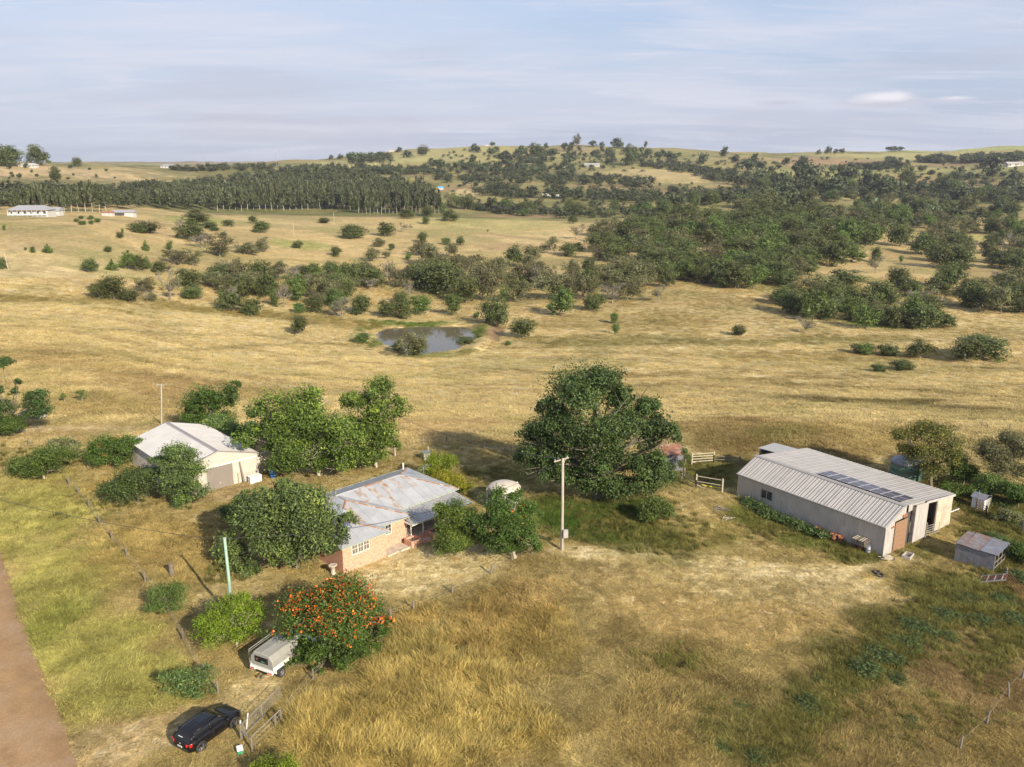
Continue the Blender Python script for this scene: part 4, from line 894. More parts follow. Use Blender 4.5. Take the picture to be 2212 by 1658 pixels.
scrub([(185, 696, 128, 72, d), (393, 682, 102, 72, d), (490, 656, 50, 46, k_), (528, 640, 26, 28, k_), (508, 572, 82, 52, d), (628, 606, 46, 42, d), (770, 587, 90, 58, d), (635, 556, 74, 50, d), (602, 718, 64, 56, d), (748, 733, 62, 40, g_), (833, 736, 54, 50, d), (340, 746, 72, 50, o_), (412, 766, 38, 36, d),
  (295, 836, 102, 74, o_), (380, 816, 50, 40, o_), (515, 826, 42, 38, g_), (580, 802, 98, 78, o_), (660, 802, 62, 60, o_), (765, 812, 82, 80, o_), (1003, 650, 10, 12, g_), (1545, 702, 88, 74, k_), (1375, 786, 92, 78, o_), (1495, 806, 112, 72, d), (1550, 772, 82, 46, d), (1525, 600, 60, 44, d), (1165, 862, 102, 108, d), (1275, 842, 92, 92, o_), (1250, 884, 104, 84, o_), (1645, 566, 36, 24, d)],
  'on the golden slope', GR, K7)
scrub([(190, 966, 112, 98, o_), (290, 952, 122, 98, o_), (400, 988, 132, 135, k_), (290, 1016, 92, 68, k_), (640, 854, 112, 72, o_), (710, 862, 82, 58, o_), (590, 948, 152, 104, o_), (820, 887, 92, 78, d), (890, 888, 112, 84, o_), (940, 932, 100, 82, k_), (1010, 962, 170, 115, o_),
  (720, 1044, 240, 178, d), (620, 1000, 120, 90, d), (1020, 1084, 170, 232, o_), (870, 1092, 144, 124, d), (1190, 1092, 140, 124, o_), (1100, 1088, 62, 92, g_), (1215, 1004, 140, 132, o_), (1300, 1014, 120, 134, k_), (1380, 1005, 120, 132, o_), (1400, 1074, 180, 142, o_), (1500, 1084, 130, 132, o_), (1590, 1074, 110, 134, o_),
  (1455, 1178, 152, 144, g_), (1660, 1143, 104, 104, d), (1765, 1098, 142, 114, k_), (1860, 1084, 130, 134, o_), (1720, 985, 150, 114, o_), (1830, 905, 200, 94, o_), (1950, 995, 190, 142, o_), (2050, 1084, 92, 92, k_), (2100, 994, 84, 104, d), (1830, 990, 130, 100, d), (1560, 1000, 110, 100, o_), (1640, 1010, 100, 90, d)],
  'in the scrub above the pond', GR, K7)
scrub([(1775, 1217, 44, 60, g_), (1785, 1282, 46, 62, g_), (790, 1172, 108, 122, g_), (1035, 1234, 155, 156, d, 'largest round dark bush beside the earth bank of the pond'), (1218, 1308, 138, 106, d, 'broad dark bush right of the pond bank'), (225, 1167, 110, 104, d), (100, 1178, 134, 102, k_),
  (60, 1084, 112, 124, o_), (150, 1044, 112, 104, o_), (470, 1086, 82, 64, d), (400, 1182, 112, 92, d), (480, 1188, 134, 124, d), (590, 1168, 134, 114, g_), (525, 1074, 60, 112, k_, 'bleached dead tree with bare upright limbs above the pond'), (235, 1345, 124, 66, g_), (860, 1350, 116, 44, d), (930, 1180, 40, 36, g_), (1125, 1352, 50, 30, g_)],
  'close around the pond', GR, K7)
scrub([(880, 772, 66, 48, 'olive', 'leafy olive green bush standing in the near edge of the pond'), (905, 770, 40, 34, 'dark'), (860, 764, 30, 20, 'green')], 'at the near edge of the pond', GR)
rnd = random.Random(15)
scrub(fill([(1600, 690), (1700, 640), (1900, 690), (2060, 650), (2150, 640), (2150, 900), (2100, 940), (1960, 830), (1760, 860), (1640, 840)], 88, 95, 140, .8, [d, d, d, o_, o_], rnd), 'in the left grove', 'trees of the grove', K7, True)
rnd = random.Random(25)
scrub(fill([(1260, 930), (1600, 900), (1900, 930), (2180, 960), (2180, 1120), (1900, 1120), (1650, 1080), (1420, 1100), (1250, 1010)], 130, 90, 135, .85, [o_, o_, d, g_, k_], rnd), 'in the left gully belt', 'trees of the gully belts', K6)
scrub(fill([(20, 950), (400, 930), (700, 870), (1100, 940), (1700, 920), (2000, 900), (2000, 1010), (1600, 1050), (1200, 1060), (760, 1010), (420, 1000), (30, 1050)], 130, 90, 140, .85, [o_, o_, d, d, k_], rnd), 'in the gully belt', 'trees of the gully belts', K7)
# ---- the grove and its neighbours on the right
rnd = random.Random(5)
GG = 'trees of the dense grove'
grove = fill([(-230, 700), (-120, 640), (0, 650), (60, 600), (200, 590), (500, 570), (800, 590), (1100, 640), (1320, 690), (1340, 740), (1180, 770), (1180, 850), (940, 880), (900, 950), (760, 1015), (430, 1010), (150, 965), (60, 985), (-60, 950), (-150, 900), (-90, 800)], 84, 105, 150, .80, [d, d, d, d, o_, g_], rnd)
grove = [t for t in grove if not (190 < t[0] < 300 and 770 < t[1] < 880)]
scrub(grove, 'in the dense grove', GG, K8, True)
low = fill([(570, 1090), (700, 1060), (870, 1070), (1080, 1050), (1130, 1130), (1400, 1090), (1450, 1190), (1640, 1190), (1800, 1210), (1620, 1290), (1480, 1270), (1350, 1235), (1180, 1230), (1000, 1260), (850, 1180), (700, 1140)], 100, 110, 165, .85, [d, d, d, o_, g_, d], rnd)
scrub(low, 'in the lower grove', 'trees of the lower grove', K8, True)
ru = fill([(1560, 720), (1700, 700), (1880, 750), (1860, 900), (1740, 930), (1640, 850), (1540, 800)], 88, 100, 140, .8, [d, d, o_], rnd) + fill([(1960, 760), (2100, 700), (2290, 740), (2290, 910), (2120, 900), (1950, 870)], 90, 100, 140, .8, [d, d, o_, k_], rnd)
scrub(ru, 'in the right edge patches', 'trees of the right edge patches', K8, True)
rl = fill([(1270, 960), (1480, 950), (1480, 1060), (1600, 1040), (1760, 960), (1760, 1080), (1620, 1120), (1420, 1110)], 100, 100, 150, .85, [d, d, o_], rnd) + fill([(1800, 1010), (1960, 980), (1960, 1110), (1900, 1190), (1800, 1110)], 95, 100, 150, .9, [d, o_, d], rnd) + fill([(1990, 1090), (2100, 960), (2290, 960), (2290, 1220), (2100, 1200), (1980, 1180)], 100, 110, 160, .9, [d, d, o_], rnd)
scrub(rl, 'in the broken right scrub', 'trees of the broken scrub', K8, True)
scrub([(130, 567, 92, 66, d), (65, 592, 52, 42, d), (215, 602, 92, 72, d), (510, 547, 66, 56, d), (1130, 1012, 192, 102, d), (1060, 1000, 90, 70, k_), (1450, 744, 124, 136, d, 'large dark round tree standing apart right of the dense grove'), (1290, 840, 62, 80, d), (1300, 908, 92, 94, k_), (1455, 840, 26, 40, g_),
  (460, 1292, 80, 64, d, 'single round bush on the hay field below the grove'), (865, 1282, 122, 92, k_, 'bare grey spreading tree at the lower edge of the grove'), (1560, 1170, 180, 140, k_), (1700, 1110, 90, 60, k_), (2050, 970, 110, 70, k_), (1240, 1255, 150, 130, g_), (1930, 1335, 100, 50, d), (1820, 905, 90, 60, d)],
  'standing near the grove', GR, K8)
scrub([(1870, 768, 40, 22, g_), (1915, 772, 40, 26, d), (1986, 778, 52, 36, d), (2085, 785, 60, 44, d), (2120, 780, 82, 50, d), (1895, 805, 26, 18, d), (1945, 803, 42, 24, d), (1850, 766, 30, 20, o_), (1328, 700, 14, 20, g_)],
  'on the right field edge', GR)

# ---- middle distance: far bank of the valley, one by one where they stand apart
FG = 'trees across the valley'
rnd = random.Random(9)
fa = []
def scat(poly, n, wmin, wmax, kinds=('far', 'far', 'dark', 'olive'), hr=.85):
    xs = [p[0] for p in poly]; ys = [p[1] for p in poly]; out = []
    while len(out) < n:
        x = rnd.uniform(min(xs), max(xs)); y = rnd.uniform(min(ys), max(ys))
        if inpoly(np.array([x]), np.array([y]), poly)[0]: w = rnd.uniform(wmin, wmax); out.append((x, y, w, w * hr * rnd.uniform(.8, 1.25), rnd.choice(kinds)))
    return out
fa += scat([(600, 455), (1000, 462), (1150, 472), (1250, 474), (1480, 476), (1500, 452), (1280, 455), (1050, 448), (700, 440)], 46, 16, 30, ('dark', 'far', 'green', 'olive'))
fa += scat([(1500, 470), (1700, 440), (1760, 470), (2212, 470), (2212, 500), (1900, 495), (1650, 500), (1540, 500)], 40, 16, 34, ('dark', 'far', 'olive'))
fa += scat([(1650, 440), (1800, 432), (2212, 440), (2230, 475), (1800, 470), (1640, 470)], 30, 16, 34, ('dark', 'far', 'olive'))
fa += scat([(1620, 395), (1900, 400), (2212, 420), (2212, 440), (1900, 432), (1640, 425)], 34, 18, 40, ('dark', 'far'))
fa += [(1655, 465, 62, 44, 'dark'), (1690, 462, 50, 46, 'far'), (1740, 462, 44, 42, 'dark'), (1500, 450, 26, 30, 'dark'), (1540, 446, 30, 26, 'dark'), (1600, 452, 34, 26, 'dark'), (1560, 440, 30, 20, 'far')]
scrub(fa, 'along the golden crest', FG, None, True)
scrub(scat([(1800, 445), (2212, 450), (2212, 500), (1880, 500)], 40, 12, 30, ('dark', 'olive', 'green')) + scat([(1560, 520), (1800, 500), (2000, 500), (2212, 520), (2212, 505), (2000, 478), (1700, 478)], 36, 18, 36, ('dark', 'olive', 'green')) + [(2000, 470, 34, 34, 'dark'), (1976, 466, 30, 30, 'dark'), (1900, 480, 40, 36, 'dark'), (2040, 505, 30, 24, 'olive')],
  'on the rise beyond the grove', 'trees on the rise beyond the grove', None, True)
# skyline and hilltop individuals
sk = [(-6, 360, 52, 38, 'dark', 'big dark fig at the left edge beside the hilltop house'), (20, 361, 46, 34, 'dark', 'dark spreading fig left of the hilltop house'), (83, 360, 38, 36, 'dark', 'big round dark fig right of the hilltop house'), (167, 361, 17, 17, 'dark', 'single small round tree on the bare left skyline'),
      (120, 396, 24, 28, 'dark', 'dark upright tree on the tan left hillside'), (1246, 316, 16, 20, 'olive', 'tall pale gum standing up on the middle skyline'), (915, 337, 22, 18, 'dark', 'dark tree beside the crest houses'), (1222, 365, 22, 20, 'far', None), (1160, 347, 30, 28, 'dark', 'dense dark tree clump on the face of the crest hill'), (1362, 360, 22, 36, 'dark', 'tall dark tree right of the long hillside building'),
      (1332, 320, 18, 16, 'far', None), (1395, 321, 6, 12, 'far', None), (1612, 372, 24, 22, 'far', None), (2142, 380, 34, 34, 'far', None), (1880, 328, 30, 14, 'far', None), (1925, 328, 20, 9, 'far', None), (1945, 327, 12, 7, 'far', None), (1788, 334, 14, 12, 'far', None), (1806, 334, 9, 9, 'far', None), (1818, 333, 9, 9, 'far', None), (1768, 335, 9, 8, 'far', None),
      (1564, 340, 16, 16, 'far', None), (1590, 345, 9, 8, 'far', None), (1340, 322, 14, 12, 'far', None), (1280, 318, 14, 10, 'far', None), (1180, 322, 9, 9, 'far', None), (1300, 318, 10, 8, 'far', None), (2024, 320, 9, 10, 'far', None), (2048, 319, 12, 10, 'far', None), (2065, 319, 12, 10, 'far', None), (2085, 318, 16, 9, 'far', None), (2115, 315, 16, 13, 'far', None), (2137, 314, 16, 16, 'far', None), (2160, 313, 18, 14, 'far', None), (2185, 312, 20, 14, 'far', None), (2206, 312, 18, 14, 'far', None),
      (1235, 318, 9, 8, 'far', None), (1322, 317, 16, 10, 'far', None), (760, 352, 22, 18, 'far', None), (780, 350, 22, 16, 'far', None), (800, 349, 18, 14, 'far', None), (822, 344, 16, 12, 'far', None), (880, 342, 18, 12, 'far', None), (862, 330, 12, 8, 'far', None), (1065, 316, 10, 7, 'far', None), (1010, 311, 10, 7, 'far', None), (735, 345, 12, 8, 'far', None), (715, 345, 10, 7, 'far', None)]
scrub(sk, 'on the far hilltops', 'trees on the skyline', None, False)
fr = scat([(1000, 330), (1200, 325), (1420, 330), (1540, 350), (1500, 362), (1330, 345), (1180, 352), (1050, 350)], 60, 7, 17, ('far',)) + scat([(920, 350), (1120, 352), (1250, 372), (1150, 385), (930, 368)], 40, 8, 18, ('far',)) + scat([(1560, 352), (1800, 350), (2212, 385), (2212, 420), (1900, 400), (1640, 385)], 60, 8, 20, ('far',)) + scat([(1880, 350), (2200, 342), (2212, 352), (1900, 358)], 30, 9, 16, ('far',)) + scat([(0, 365), (200, 362), (330, 375), (200, 395), (0, 400)], 22, 4, 10, ('far',))
scrub(fr, 'on the far hillsides', 'trees dotted over the far hills', None, True)

# ---- woods that read as one mass
def wood(name, label, polys, kind, hm, seed=0):
    rg = np.random.default_rng(seed); V = []; F = []; T = []; MI = []; base = 0
    protos = [p[2] for p in PROTO[kind]]; arr = []
    for me in protos:
        co = np.empty(len(me.vertices) * 3, np.float32); me.vertices.foreach_get('co', co); co = co.reshape(-1, 3); li = np.empty(len(me.loops), np.int32); me.loops.foreach_get('vertex_index', li)
        tt = np.empty(len(co), np.float32); me.attributes['tint'].data.foreach_get('value', tt); mi = np.empty(len(me.polygons), np.int32); me.polygons.foreach_get('material_index', mi)
        lt = np.empty(len(me.polygons), np.int32); me.polygons.foreach_get('loop_total', lt); ls = np.empty(len(me.polygons), np.int32); me.polygons.foreach_get('loop_start', ls)
        k = (lt == 4) & (mi == 1); f4 = np.stack([li[ls[k] + j] for j in range(4)], 1); arr.append((co, f4, tt))
    for poly, n, w0, w1, h0, h1 in polys:
        xs = [p[0] for p in poly]; ys = [p[1] for p in poly]; m = n * 4; x = rg.uniform(min(xs), max(xs), m); y = rg.uniform(min(ys), max(ys), m); k = inpoly(x, y, poly); x = x[k][:n]; y = y[k][:n]
        q = P(x, y); q = q[q[:, 3] > 0]
        for g in q:
            co, f4, tt = arr[rg.integers(len(arr))]; sub = rg.random(len(f4)) < hm; f = f4[sub]; used, inv = np.unique(f, return_inverse=True)
            W = rg.uniform(w0, w1); h = rg.uniform(h0, h1); a = rg.uniform(0, 6.28); c, s = math.cos(a), math.sin(a); v = co[used]
            vv = np.stack([(v[:, 0] * c - v[:, 1] * s) * W + g[0], (v[:, 0] * s + v[:, 1] * c) * W + g[1], v[:, 2] * h + g[2] - .3], 1)
            V.append(vv); F.append(inv.reshape(-1, 4) + base); T.append(np.clip(tt[used] + rg.normal(0, .15), 0, 1)); base += len(vv)
    me = np_mesh(name, np.concatenate(V), np.concatenate(F), M['leaf_gum' if kind == 'gum' else 'leaf_far'], np.concatenate(T))
    return tag(link(name, me), label, kind='stuff')
wood('plantation_forest', 'dense dark plantation forest filling the valley on the left', [([(330, 455), (600, 455), (940, 452), (930, 410), (700, 380), (600, 384), (420, 420), (340, 440)], 700, 10, 15, 15, 22), ([(0, 458), (30, 450), (350, 455), (420, 420), (200, 438), (0, 444)], 170, 8, 12, 9, 13)], 'gum', .32, 3)
wood('valley_forest', 'dark green woodland belts across the valley floor', [
  ([(0, 444), (200, 436), (420, 415), (580, 388), (560, 378), (420, 392), (200, 412), (0, 412)], 240, 9, 14, 7, 11),
  ([(920, 372), (1100, 372), (1300, 385), (1420, 392), (1400, 408), (1200, 400), (960, 398)], 200, 9, 16, 8, 13), ([(560, 372), (700, 362), (920, 366), (940, 380), (700, 376)], 160, 9, 15, 8, 13),
  ([(1000, 402), (1200, 412), (1500, 420), (1620, 410), (1700, 425), (1500, 445), (1250, 435), (1050, 430)], 230, 9, 15, 8, 12), ([(1440, 368), (1560, 372), (1700, 402), (1900, 405), (2212, 425), (2212, 440), (1850, 428), (1700, 420), (1500, 385)], 330, 10, 17, 9, 14),
  ([(950, 445), (1080, 452), (1240, 460), (1430, 462), (1440, 474), (1100, 466)], 90, 8, 13, 7, 11), ([(755, 350), (840, 338), (845, 352), (760, 358)], 30, 14, 22, 9, 14), ([(1990, 347), (2212, 335), (2212, 350), (2000, 356)], 90, 14, 24, 10, 16), ([(1820, 362), (1960, 358), (1960, 366), (1830, 368)], 34, 12, 18, 9, 13),
  ([(340, 366), (470, 362), (560, 358), (620, 360), (560, 370), (400, 372)], 90, 9, 14, 6, 10), ([(1060, 342), (1130, 342), (1200, 350), (1130, 354)], 30, 12, 20, 9, 14), ([(900, 352), (1000, 325), (1250, 325), (1500, 335), (1620, 372), (1400, 372), (1000, 372)], 170, 5, 11, 4, 8), ([(1560, 345), (1900, 345), (2212, 345), (2212, 430), (1800, 400), (1600, 380)], 190, 5, 11, 4, 8), ([(950, 395), (1250, 405), (1500, 400), (1620, 440), (1250, 470), (1000, 440)], 130, 4, 9, 3, 7), ([(1280, 350), (1440, 352), (1560, 376), (1440, 368)], 60, 10, 16, 8, 12)], 'far', .35, 4)
gt = [(x, 456 + (x - 470) * -.006 + rnd.uniform(-3, 2), rnd.uniform(15, 21), rnd.uniform(38, 56), 'gum') for x in np.linspace(470, 900, 34)] + [(x, 462 + rnd.uniform(-2, 2), rnd.uniform(12, 18), rnd.uniform(38, 50), 'gum') for x in np.linspace(775, 948, 22)] + [(x, 462 + rnd.uniform(-3, 2), rnd.uniform(17, 24), rnd.uniform(46, 62), 'gum') for x in np.linspace(35, 230, 14)]
scrub(gt, 'in the plantation front', 'front row gums of the plantation', None, True)
# ------------------------------------------------------------------ buildings
def local_poly(o, rz, pts):
    c, s = math.cos(rz), math.sin(rz); return [(o[0] + x * c - y * s, o[1] + x * s + y * c) for x, y in pts]
def clip_u(poly, u0, u1, ud, o):
    def side(pl, val, keep_gt):
        out = []
        for i in range(len(pl)):
            a, b = pl[i], pl[(i + 1) % len(pl)]; da = (a - o).dot(ud) - val; db = (b - o).dot(ud) - val
            if not keep_gt: da, db = -da, -db
            if da >= 0: out.append(a)
            if (da > 0) != (db > 0) and abs(da - db) > 1e-9: out.append(a.lerp(b, da / (da - db)))
        return out
    p = side(poly, u0, True)
    return side(p, u1, False) if len(p) > 2 else []
def slab(b, poly, nrm, th, m=0):
    n = len(poly); v = [p + nrm * th for p in poly] + [p for p in poly]; fs = [tuple(range(n)), tuple(range(2 * n - 1, n - 1, -1))] + [(i, n + i, n + (i + 1) % n, (i + 1) % n) for i in range(n)]
    b.add(v, fs, m)
def sheets(parent, poly, mt, wid, name='roof_sheet', rows=None, covered=None, rusty=None, ud=None):
    poly = [Vector(p) for p in poly]; nrm = (poly[1] - poly[0]).cross(poly[2] - poly[0]).normalized()
    if nrm.z < 0: poly = poly[::-1]; nrm = -nrm
    if ud is None: ud = Vector((0, 0, 1)).cross(nrm).normalized()
    vd = nrm.cross(ud).normalized(); o = poly[0]; us = [(p - o).dot(ud) for p in poly]; vs_ = [(p - o).dot(vd) for p in poly]
    u = min(us); k = 0
    while u < max(us) - .02:
        st = clip_u(poly, u, min(u + wid - .012, max(us)), ud, o); cuts = [min(vs_)] + ([min(vs_) + (max(vs_) - min(vs_)) * r for r in rows] if rows else []) + [max(vs_)]
        for j in range(len(cuts) - 1):
            pc = clip_u(st, cuts[j], cuts[j + 1] + (.0 if j == len(cuts) - 2 else .03), vd, o) if len(st) > 2 else []
            if len(pc) < 3: continue
            cen = sum(pc, Vector()) / len(pc)
            if covered and all(covered(q) for q in pc + [cen]): continue
            mm = M['rust_sheet'] if (rusty and rusty(k, j, cen)) else mt
            b = MB(); slab(b, pc, nrm, .02 + .008 * (k % 2) + .006 * j); b.build(name, mm, parent)
        u += wid; k += 1
def ribbed(b, u0, u1, top, bot, place, period=.42, dep=.035, m=0):
    """ribbed sheet between u0 and u1: top(u), bot(u) give the extents, place(u, v, w) the point w proud of the wall"""
    us = []; u = u0
    while u < u1 - 1e-6:
        for fr, w in ((0, 0), (.22, 0), (.32, 1), (.52, 1), (.62, 0)):
            if u + fr * period < u1 - 1e-4: us.append((u + fr * period, w * dep))
        u += period
    us.append((u1, 0)); base = len(b.v)
    for q, w in us: b.v.append(tuple(place(q, bot(q), w))); b.v.append(tuple(place(q, top(q), w)))
    for i in range(len(us) - 1): k = base + 2 * i; b.f.append((k, k + 2, k + 3, k + 1)); b.m.append(m)
def ribbed_sheets(parent, name, mt, u0, u1, wid, top, bot, place, period=.42, dep=.035, skip=None):
    u = u0; src = None
    while u < u1 - .02:
        e = min(u + wid, u1)
        if not (skip and skip(u, e)): b = MB(); ribbed(b, u, e, top, bot, place, period, dep); b.build(name, mt, parent)
        u = e
def window(parent, c, w, h, axis='x', face=-1, bars=3, cross=True, depth=.10, glass='curtain', frame='white'):
    """a framed window in a wall whose outer face looks along -y (axis x) of its building"""
    x, y, z = c; t = .07; f = MB()
    def bx(a, b_, m=0):
        if axis == 'x': f.b2((x + a[0], y - .05, z + a[1]), (x + b_[0], y + .04, z + b_[1]), m)
        else: f.b2((x - .05, y + a[0], z + a[1]), (x + .04, y + b_[0], z + b_[1]), m)
    bx((-w / 2 - t, -t), (w / 2 + t, 0)); bx((-w / 2 - t, h), (w / 2 + t, h + t)); bx((-w / 2 - t, 0), (-w / 2, h)); bx((w / 2, 0), (w / 2 + t, h))
    for i in range(1, bars): q = -w / 2 + w * i / bars; bx((q - t / 2, 0), (q + t / 2, h))
    o = f.build('window', M[frame], parent)
    for i in range(bars):
        a0 = -w / 2 + w * i / bars + .03; a1 = -w / 2 + w * (i + 1) / bars - .03; g = MB()
        if axis == 'x': g.b2((x + a0, y - .012, z + .01), (x + a1, y + .015, z + h - .01))
        else: g.b2((x - .012, y + a0, z + .01), (x + .015, y + a1, z + h - .01))
        g.build('pane', M[glass], o)
        if cross:
            s = MB()
            for zz in (h * .5,):
                if axis == 'x': s.b2((x + a0, y - .035, z + zz - .018), (x + a1, y - .013, z + zz + .018))
                else: s.b2((x - .035, y + a0, z + zz - .018), (x - .013, y + a1, z + zz + .018))
            m_ = (a0 + a1) / 2
            if axis == 'x': s.b2((x + m_ - .015, y - .033, z + .01), (x + m_ + .015, y - .014, z + h - .01))
            s.build('glazing_bar', M[frame], o)
    return o

# ---- brick farmhouse
HO = Vector((-16.84, 75.09, 0)); HR = R(45)
house = empty('brick_farmhouse', HO, HR, 'orange brick farmhouse with a patched grey iron hip roof and front verandah', 'house')
EV = 2.95; PT = .345
def hip(x0, x1, y0, y1, e=EV):
    h = min(x1 - x0, y1 - y0) / 2; t = e + h * PT
    if (x1 - x0) >= (y1 - y0): a, b_ = Vector((x0 + h, y0 + h, t)), Vector((x1 - h, y0 + h, t))
    else: a, b_ = Vector((x0 + h, y0 + h, t)), Vector((x0 + h, y1 - h, t))
    A, B, C, D = Vector((x0, y0, e)), Vector((x1, y0, e)), Vector((x1, y1, e)), Vector((x0, y1, e))
    if (x1 - x0) >= (y1 - y0): return dict(front=[A, B, b_, a], right=[B, C, b_], back=[C, D, a, b_], left=[D, A, a]), (a, b_), (x0, x1, y0, y1, e)
    return dict(front=[A, B, a], right=[B, C, b_, a], back=[C, D, b_], left=[D, A, a, b_]), (a, b_), (x0, x1, y0, y1, e)
Hm = hip(-.28, 18.2, 3.2, 12.9); Hb = hip(-.30, 9.7, 1.15, 12.5, EV - .004); Ha = hip(-.32, 5.65, -.38, 8.0, EV - .008)
def hgt(p, q): x0, x1, y0, y1, e = q; dd_ = min(p.x - x0, x1 - p.x, p.y - y0, y1 - p.y); return e + dd_ * PT if dd_ >= -.01 else -9
def cov(mine, others): return lambda p: any(hgt(p, o) > p.z + .02 for o in others)
rr = random.Random(3)
for nm, (fs, rg_, q), oth in (('m', Hm, (Hb[2], Ha[2])), ('b', Hb, (Hm[2], Ha[2])), ('a', Ha, (Hm[2], Hb[2]))):
    for fn, pl in fs.items():
        rust = None
        if nm == 'm' and fn == 'front': rust = lambda k, j, c: (j == 1 and k in (9, 11, 13, 15, 17)) or (j == 0 and k in (12,))
        elif nm == 'm' and fn == 'back': rust = lambda k, j, c: j == 1 and k % 3 == 1
        elif nm == 'b': rust = lambda k, j, c: k == 5
        sheets(house, pl, M['house_roof'], .80, rows=[.52] if nm == 'm' and fn in ('front', 'back') else None, covered=cov(q, oth), rusty=rust)
def cap(a, b_, mt, w=.16, h=.05):
    a = Vector(a); b_ = Vector(b_); dr = (b_ - a).normalized(); sd_ = dr.cross(Vector((0, 0, 1))).normalized(); m = MB(); up = Vector((0, 0, 1)); dn = Vector((0, 0, -.055))
    m.add([a + sd_ * w + dn + up * .05, a + up * (h + .03), a - sd_ * w + dn + up * .05, b_ + sd_ * w + dn + up * .05, b_ + up * (h + .03), b_ - sd_ * w + dn + up * .05], [(0, 1, 4, 3), (1, 2, 5, 4), (0, 3, 5, 2)])
    m.build('ridge_cap', mt, house)
ra, rb = Hm[1]; cap(ra, ra.lerp(rb, .34), M['house_roof']); cap(ra.lerp(rb, .34), ra.lerp(rb, .74), M['cap_rust']); cap(ra.lerp(rb, .74), rb, M['house_roof'])
cap(rb, (18.2, 12.9, EV), M['cap_rust']); cap(rb, (18.2, 3.2, EV), M['cap_rust'])
ba, bb = Hb[1]; cap(ba, bb, M['ridge_grey'], .13); cap(ba, (9.7, 1.15, EV), M['cap_rust']); cap(ba, ba + Vector((-1.1, -1.1, -1.1 * PT)), M['cap_rust'], .13)
aa, ab = Ha[1]; cap(aa, (5.65, -.38, EV), M['cap_rust'], .12); cap(aa, (-.32, -.38, EV), M['house_roof'])
# walls: an L shaped plan in steps
T_ = .22
def wall(lo, hi): MB().b2(lo, hi).build('brick_wall', M['brick'], house)
WT = EV - .01
wall((0, 0, -.4), (5.3, T_, WT)); wall((0, T_, -.4), (T_, 12.6, WT)); wall((5.3 - T_, T_, -.4), (5.3, 1.55, WT)); wall((5.3, 1.55 - T_ + .22, -.4), (9.25, 1.99, WT)); wall((9.25 - T_, 1.99, -.4), (9.25, 3.65, WT))
wall((9.25, 3.65, -.4), (17.8, 3.9, WT)); wall((17.8 - T_, 3.9, -.4), (17.8, 12.4, WT)); wall((T_, 12.4, -.4), (17.8, 12.62, WT))
# darker weatherholes near the footing, a vent row as on the photo
for x in (.55, 1.9, 3.9, 4.9):
    v = MB()
    for k in range(3): v.b2((x + k * .10, -.012, .30), (x + k * .10 + .05, .01, .62))
    v.build('wall_vent', M['rust_sheet'], house)
window(house, (2.15, 0, 1.72), 2.05, 1.10); window(house, (6.35, 1.55, 1.62), 1.55, 1.18, bars=2, glass='glass')
window(house, (12.3, 3.65, 1.6), 1.8, 1.15, bars=2, glass='glass'); window(house, (15.6, 3.65, 1.6), 1.6, 1.15, bars=2, glass='glass')
MB().b2((10.2, 3.61, .62), (11.1, 3.66, 2.65)).build('door', M['white'], house)
# eaves: soffit, fascia and gutters
g = MB(); s = MB()
for (a, b_) in (((-.32, -.38), (5.65, -.38)), ((5.65, -.38), (5.65, 1.15)), ((5.65, 1.15), (9.7, 1.15)), ((9.7, 1.15), (9.7, 3.2)), ((9.7, 3.2), (18.2, 3.2)), ((18.2, 3.2), (18.2, 12.9)), ((18.2, 12.9), (-.28, 12.9)), ((-.32, 12.9), (-.32, -.38))):
    x0, x1 = sorted((a[0], b_[0])); y0, y1 = sorted((a[1], b_[1]))
    if x1 - x0 > y1 - y0: g.b2((x0 - .03, y0 - .06, EV - .10), (x1 + .03, y0 + .05, EV - .012)); s.b2((x0 + .02, y0 + .06, EV - .13), (x1 - .02, y0 + .10, EV + .002))
    else: g.b2((x0 - .05, y0 + .06, EV - .098), (x0 + .055, y1 - .07, EV - .016))
g.build('gutter', M['gutter'], house); s.build('fascia', M['white'], house)
# verandah
fl = MB(); fl.b2((9.25, .95, -.3), (17.1, 3.65, .58)); fl.build('verandah_floor', M['concrete'], house)
def vplace(u, v, w):
    t = v; n = Vector((0, -.135, .99)); return Vector((u, 3.22, 2.86)).lerp(Vector((u, .25, 2.42)), t) + n * w
ribbed_sheets(house, 'verandah_sheet', M['verandah_roof'], 8.9, 17.55, .86, lambda u: 1, lambda u: 0, vplace, .43, .05)
b = MB(); b.b2((8.85, .14, 2.20), (17.6, .23, 2.42)); b.b2((8.85, .23, 2.22), (8.93, 3.2, 2.40)); b.build('verandah_beam', M['white'], house)
MB().b2((8.8, .02, 2.34), (17.65, .135, 2.44)).build('verandah_gutter', M['gutter'], house)
for x in (9.35, 11.0, 13.6, 16.9): MB().b2((x, 1.0, .58), (x + .09, 1.09, 2.38)).build('verandah_post', M['white'], house)
MB().tube([(9.2, 1.12, 2.85), (9.15, .95, 2.7), (9.12, 1.45, 2.5), (9.12, 1.48, .1)], .04, 6).build('downpipe', M['offwhite'], house)
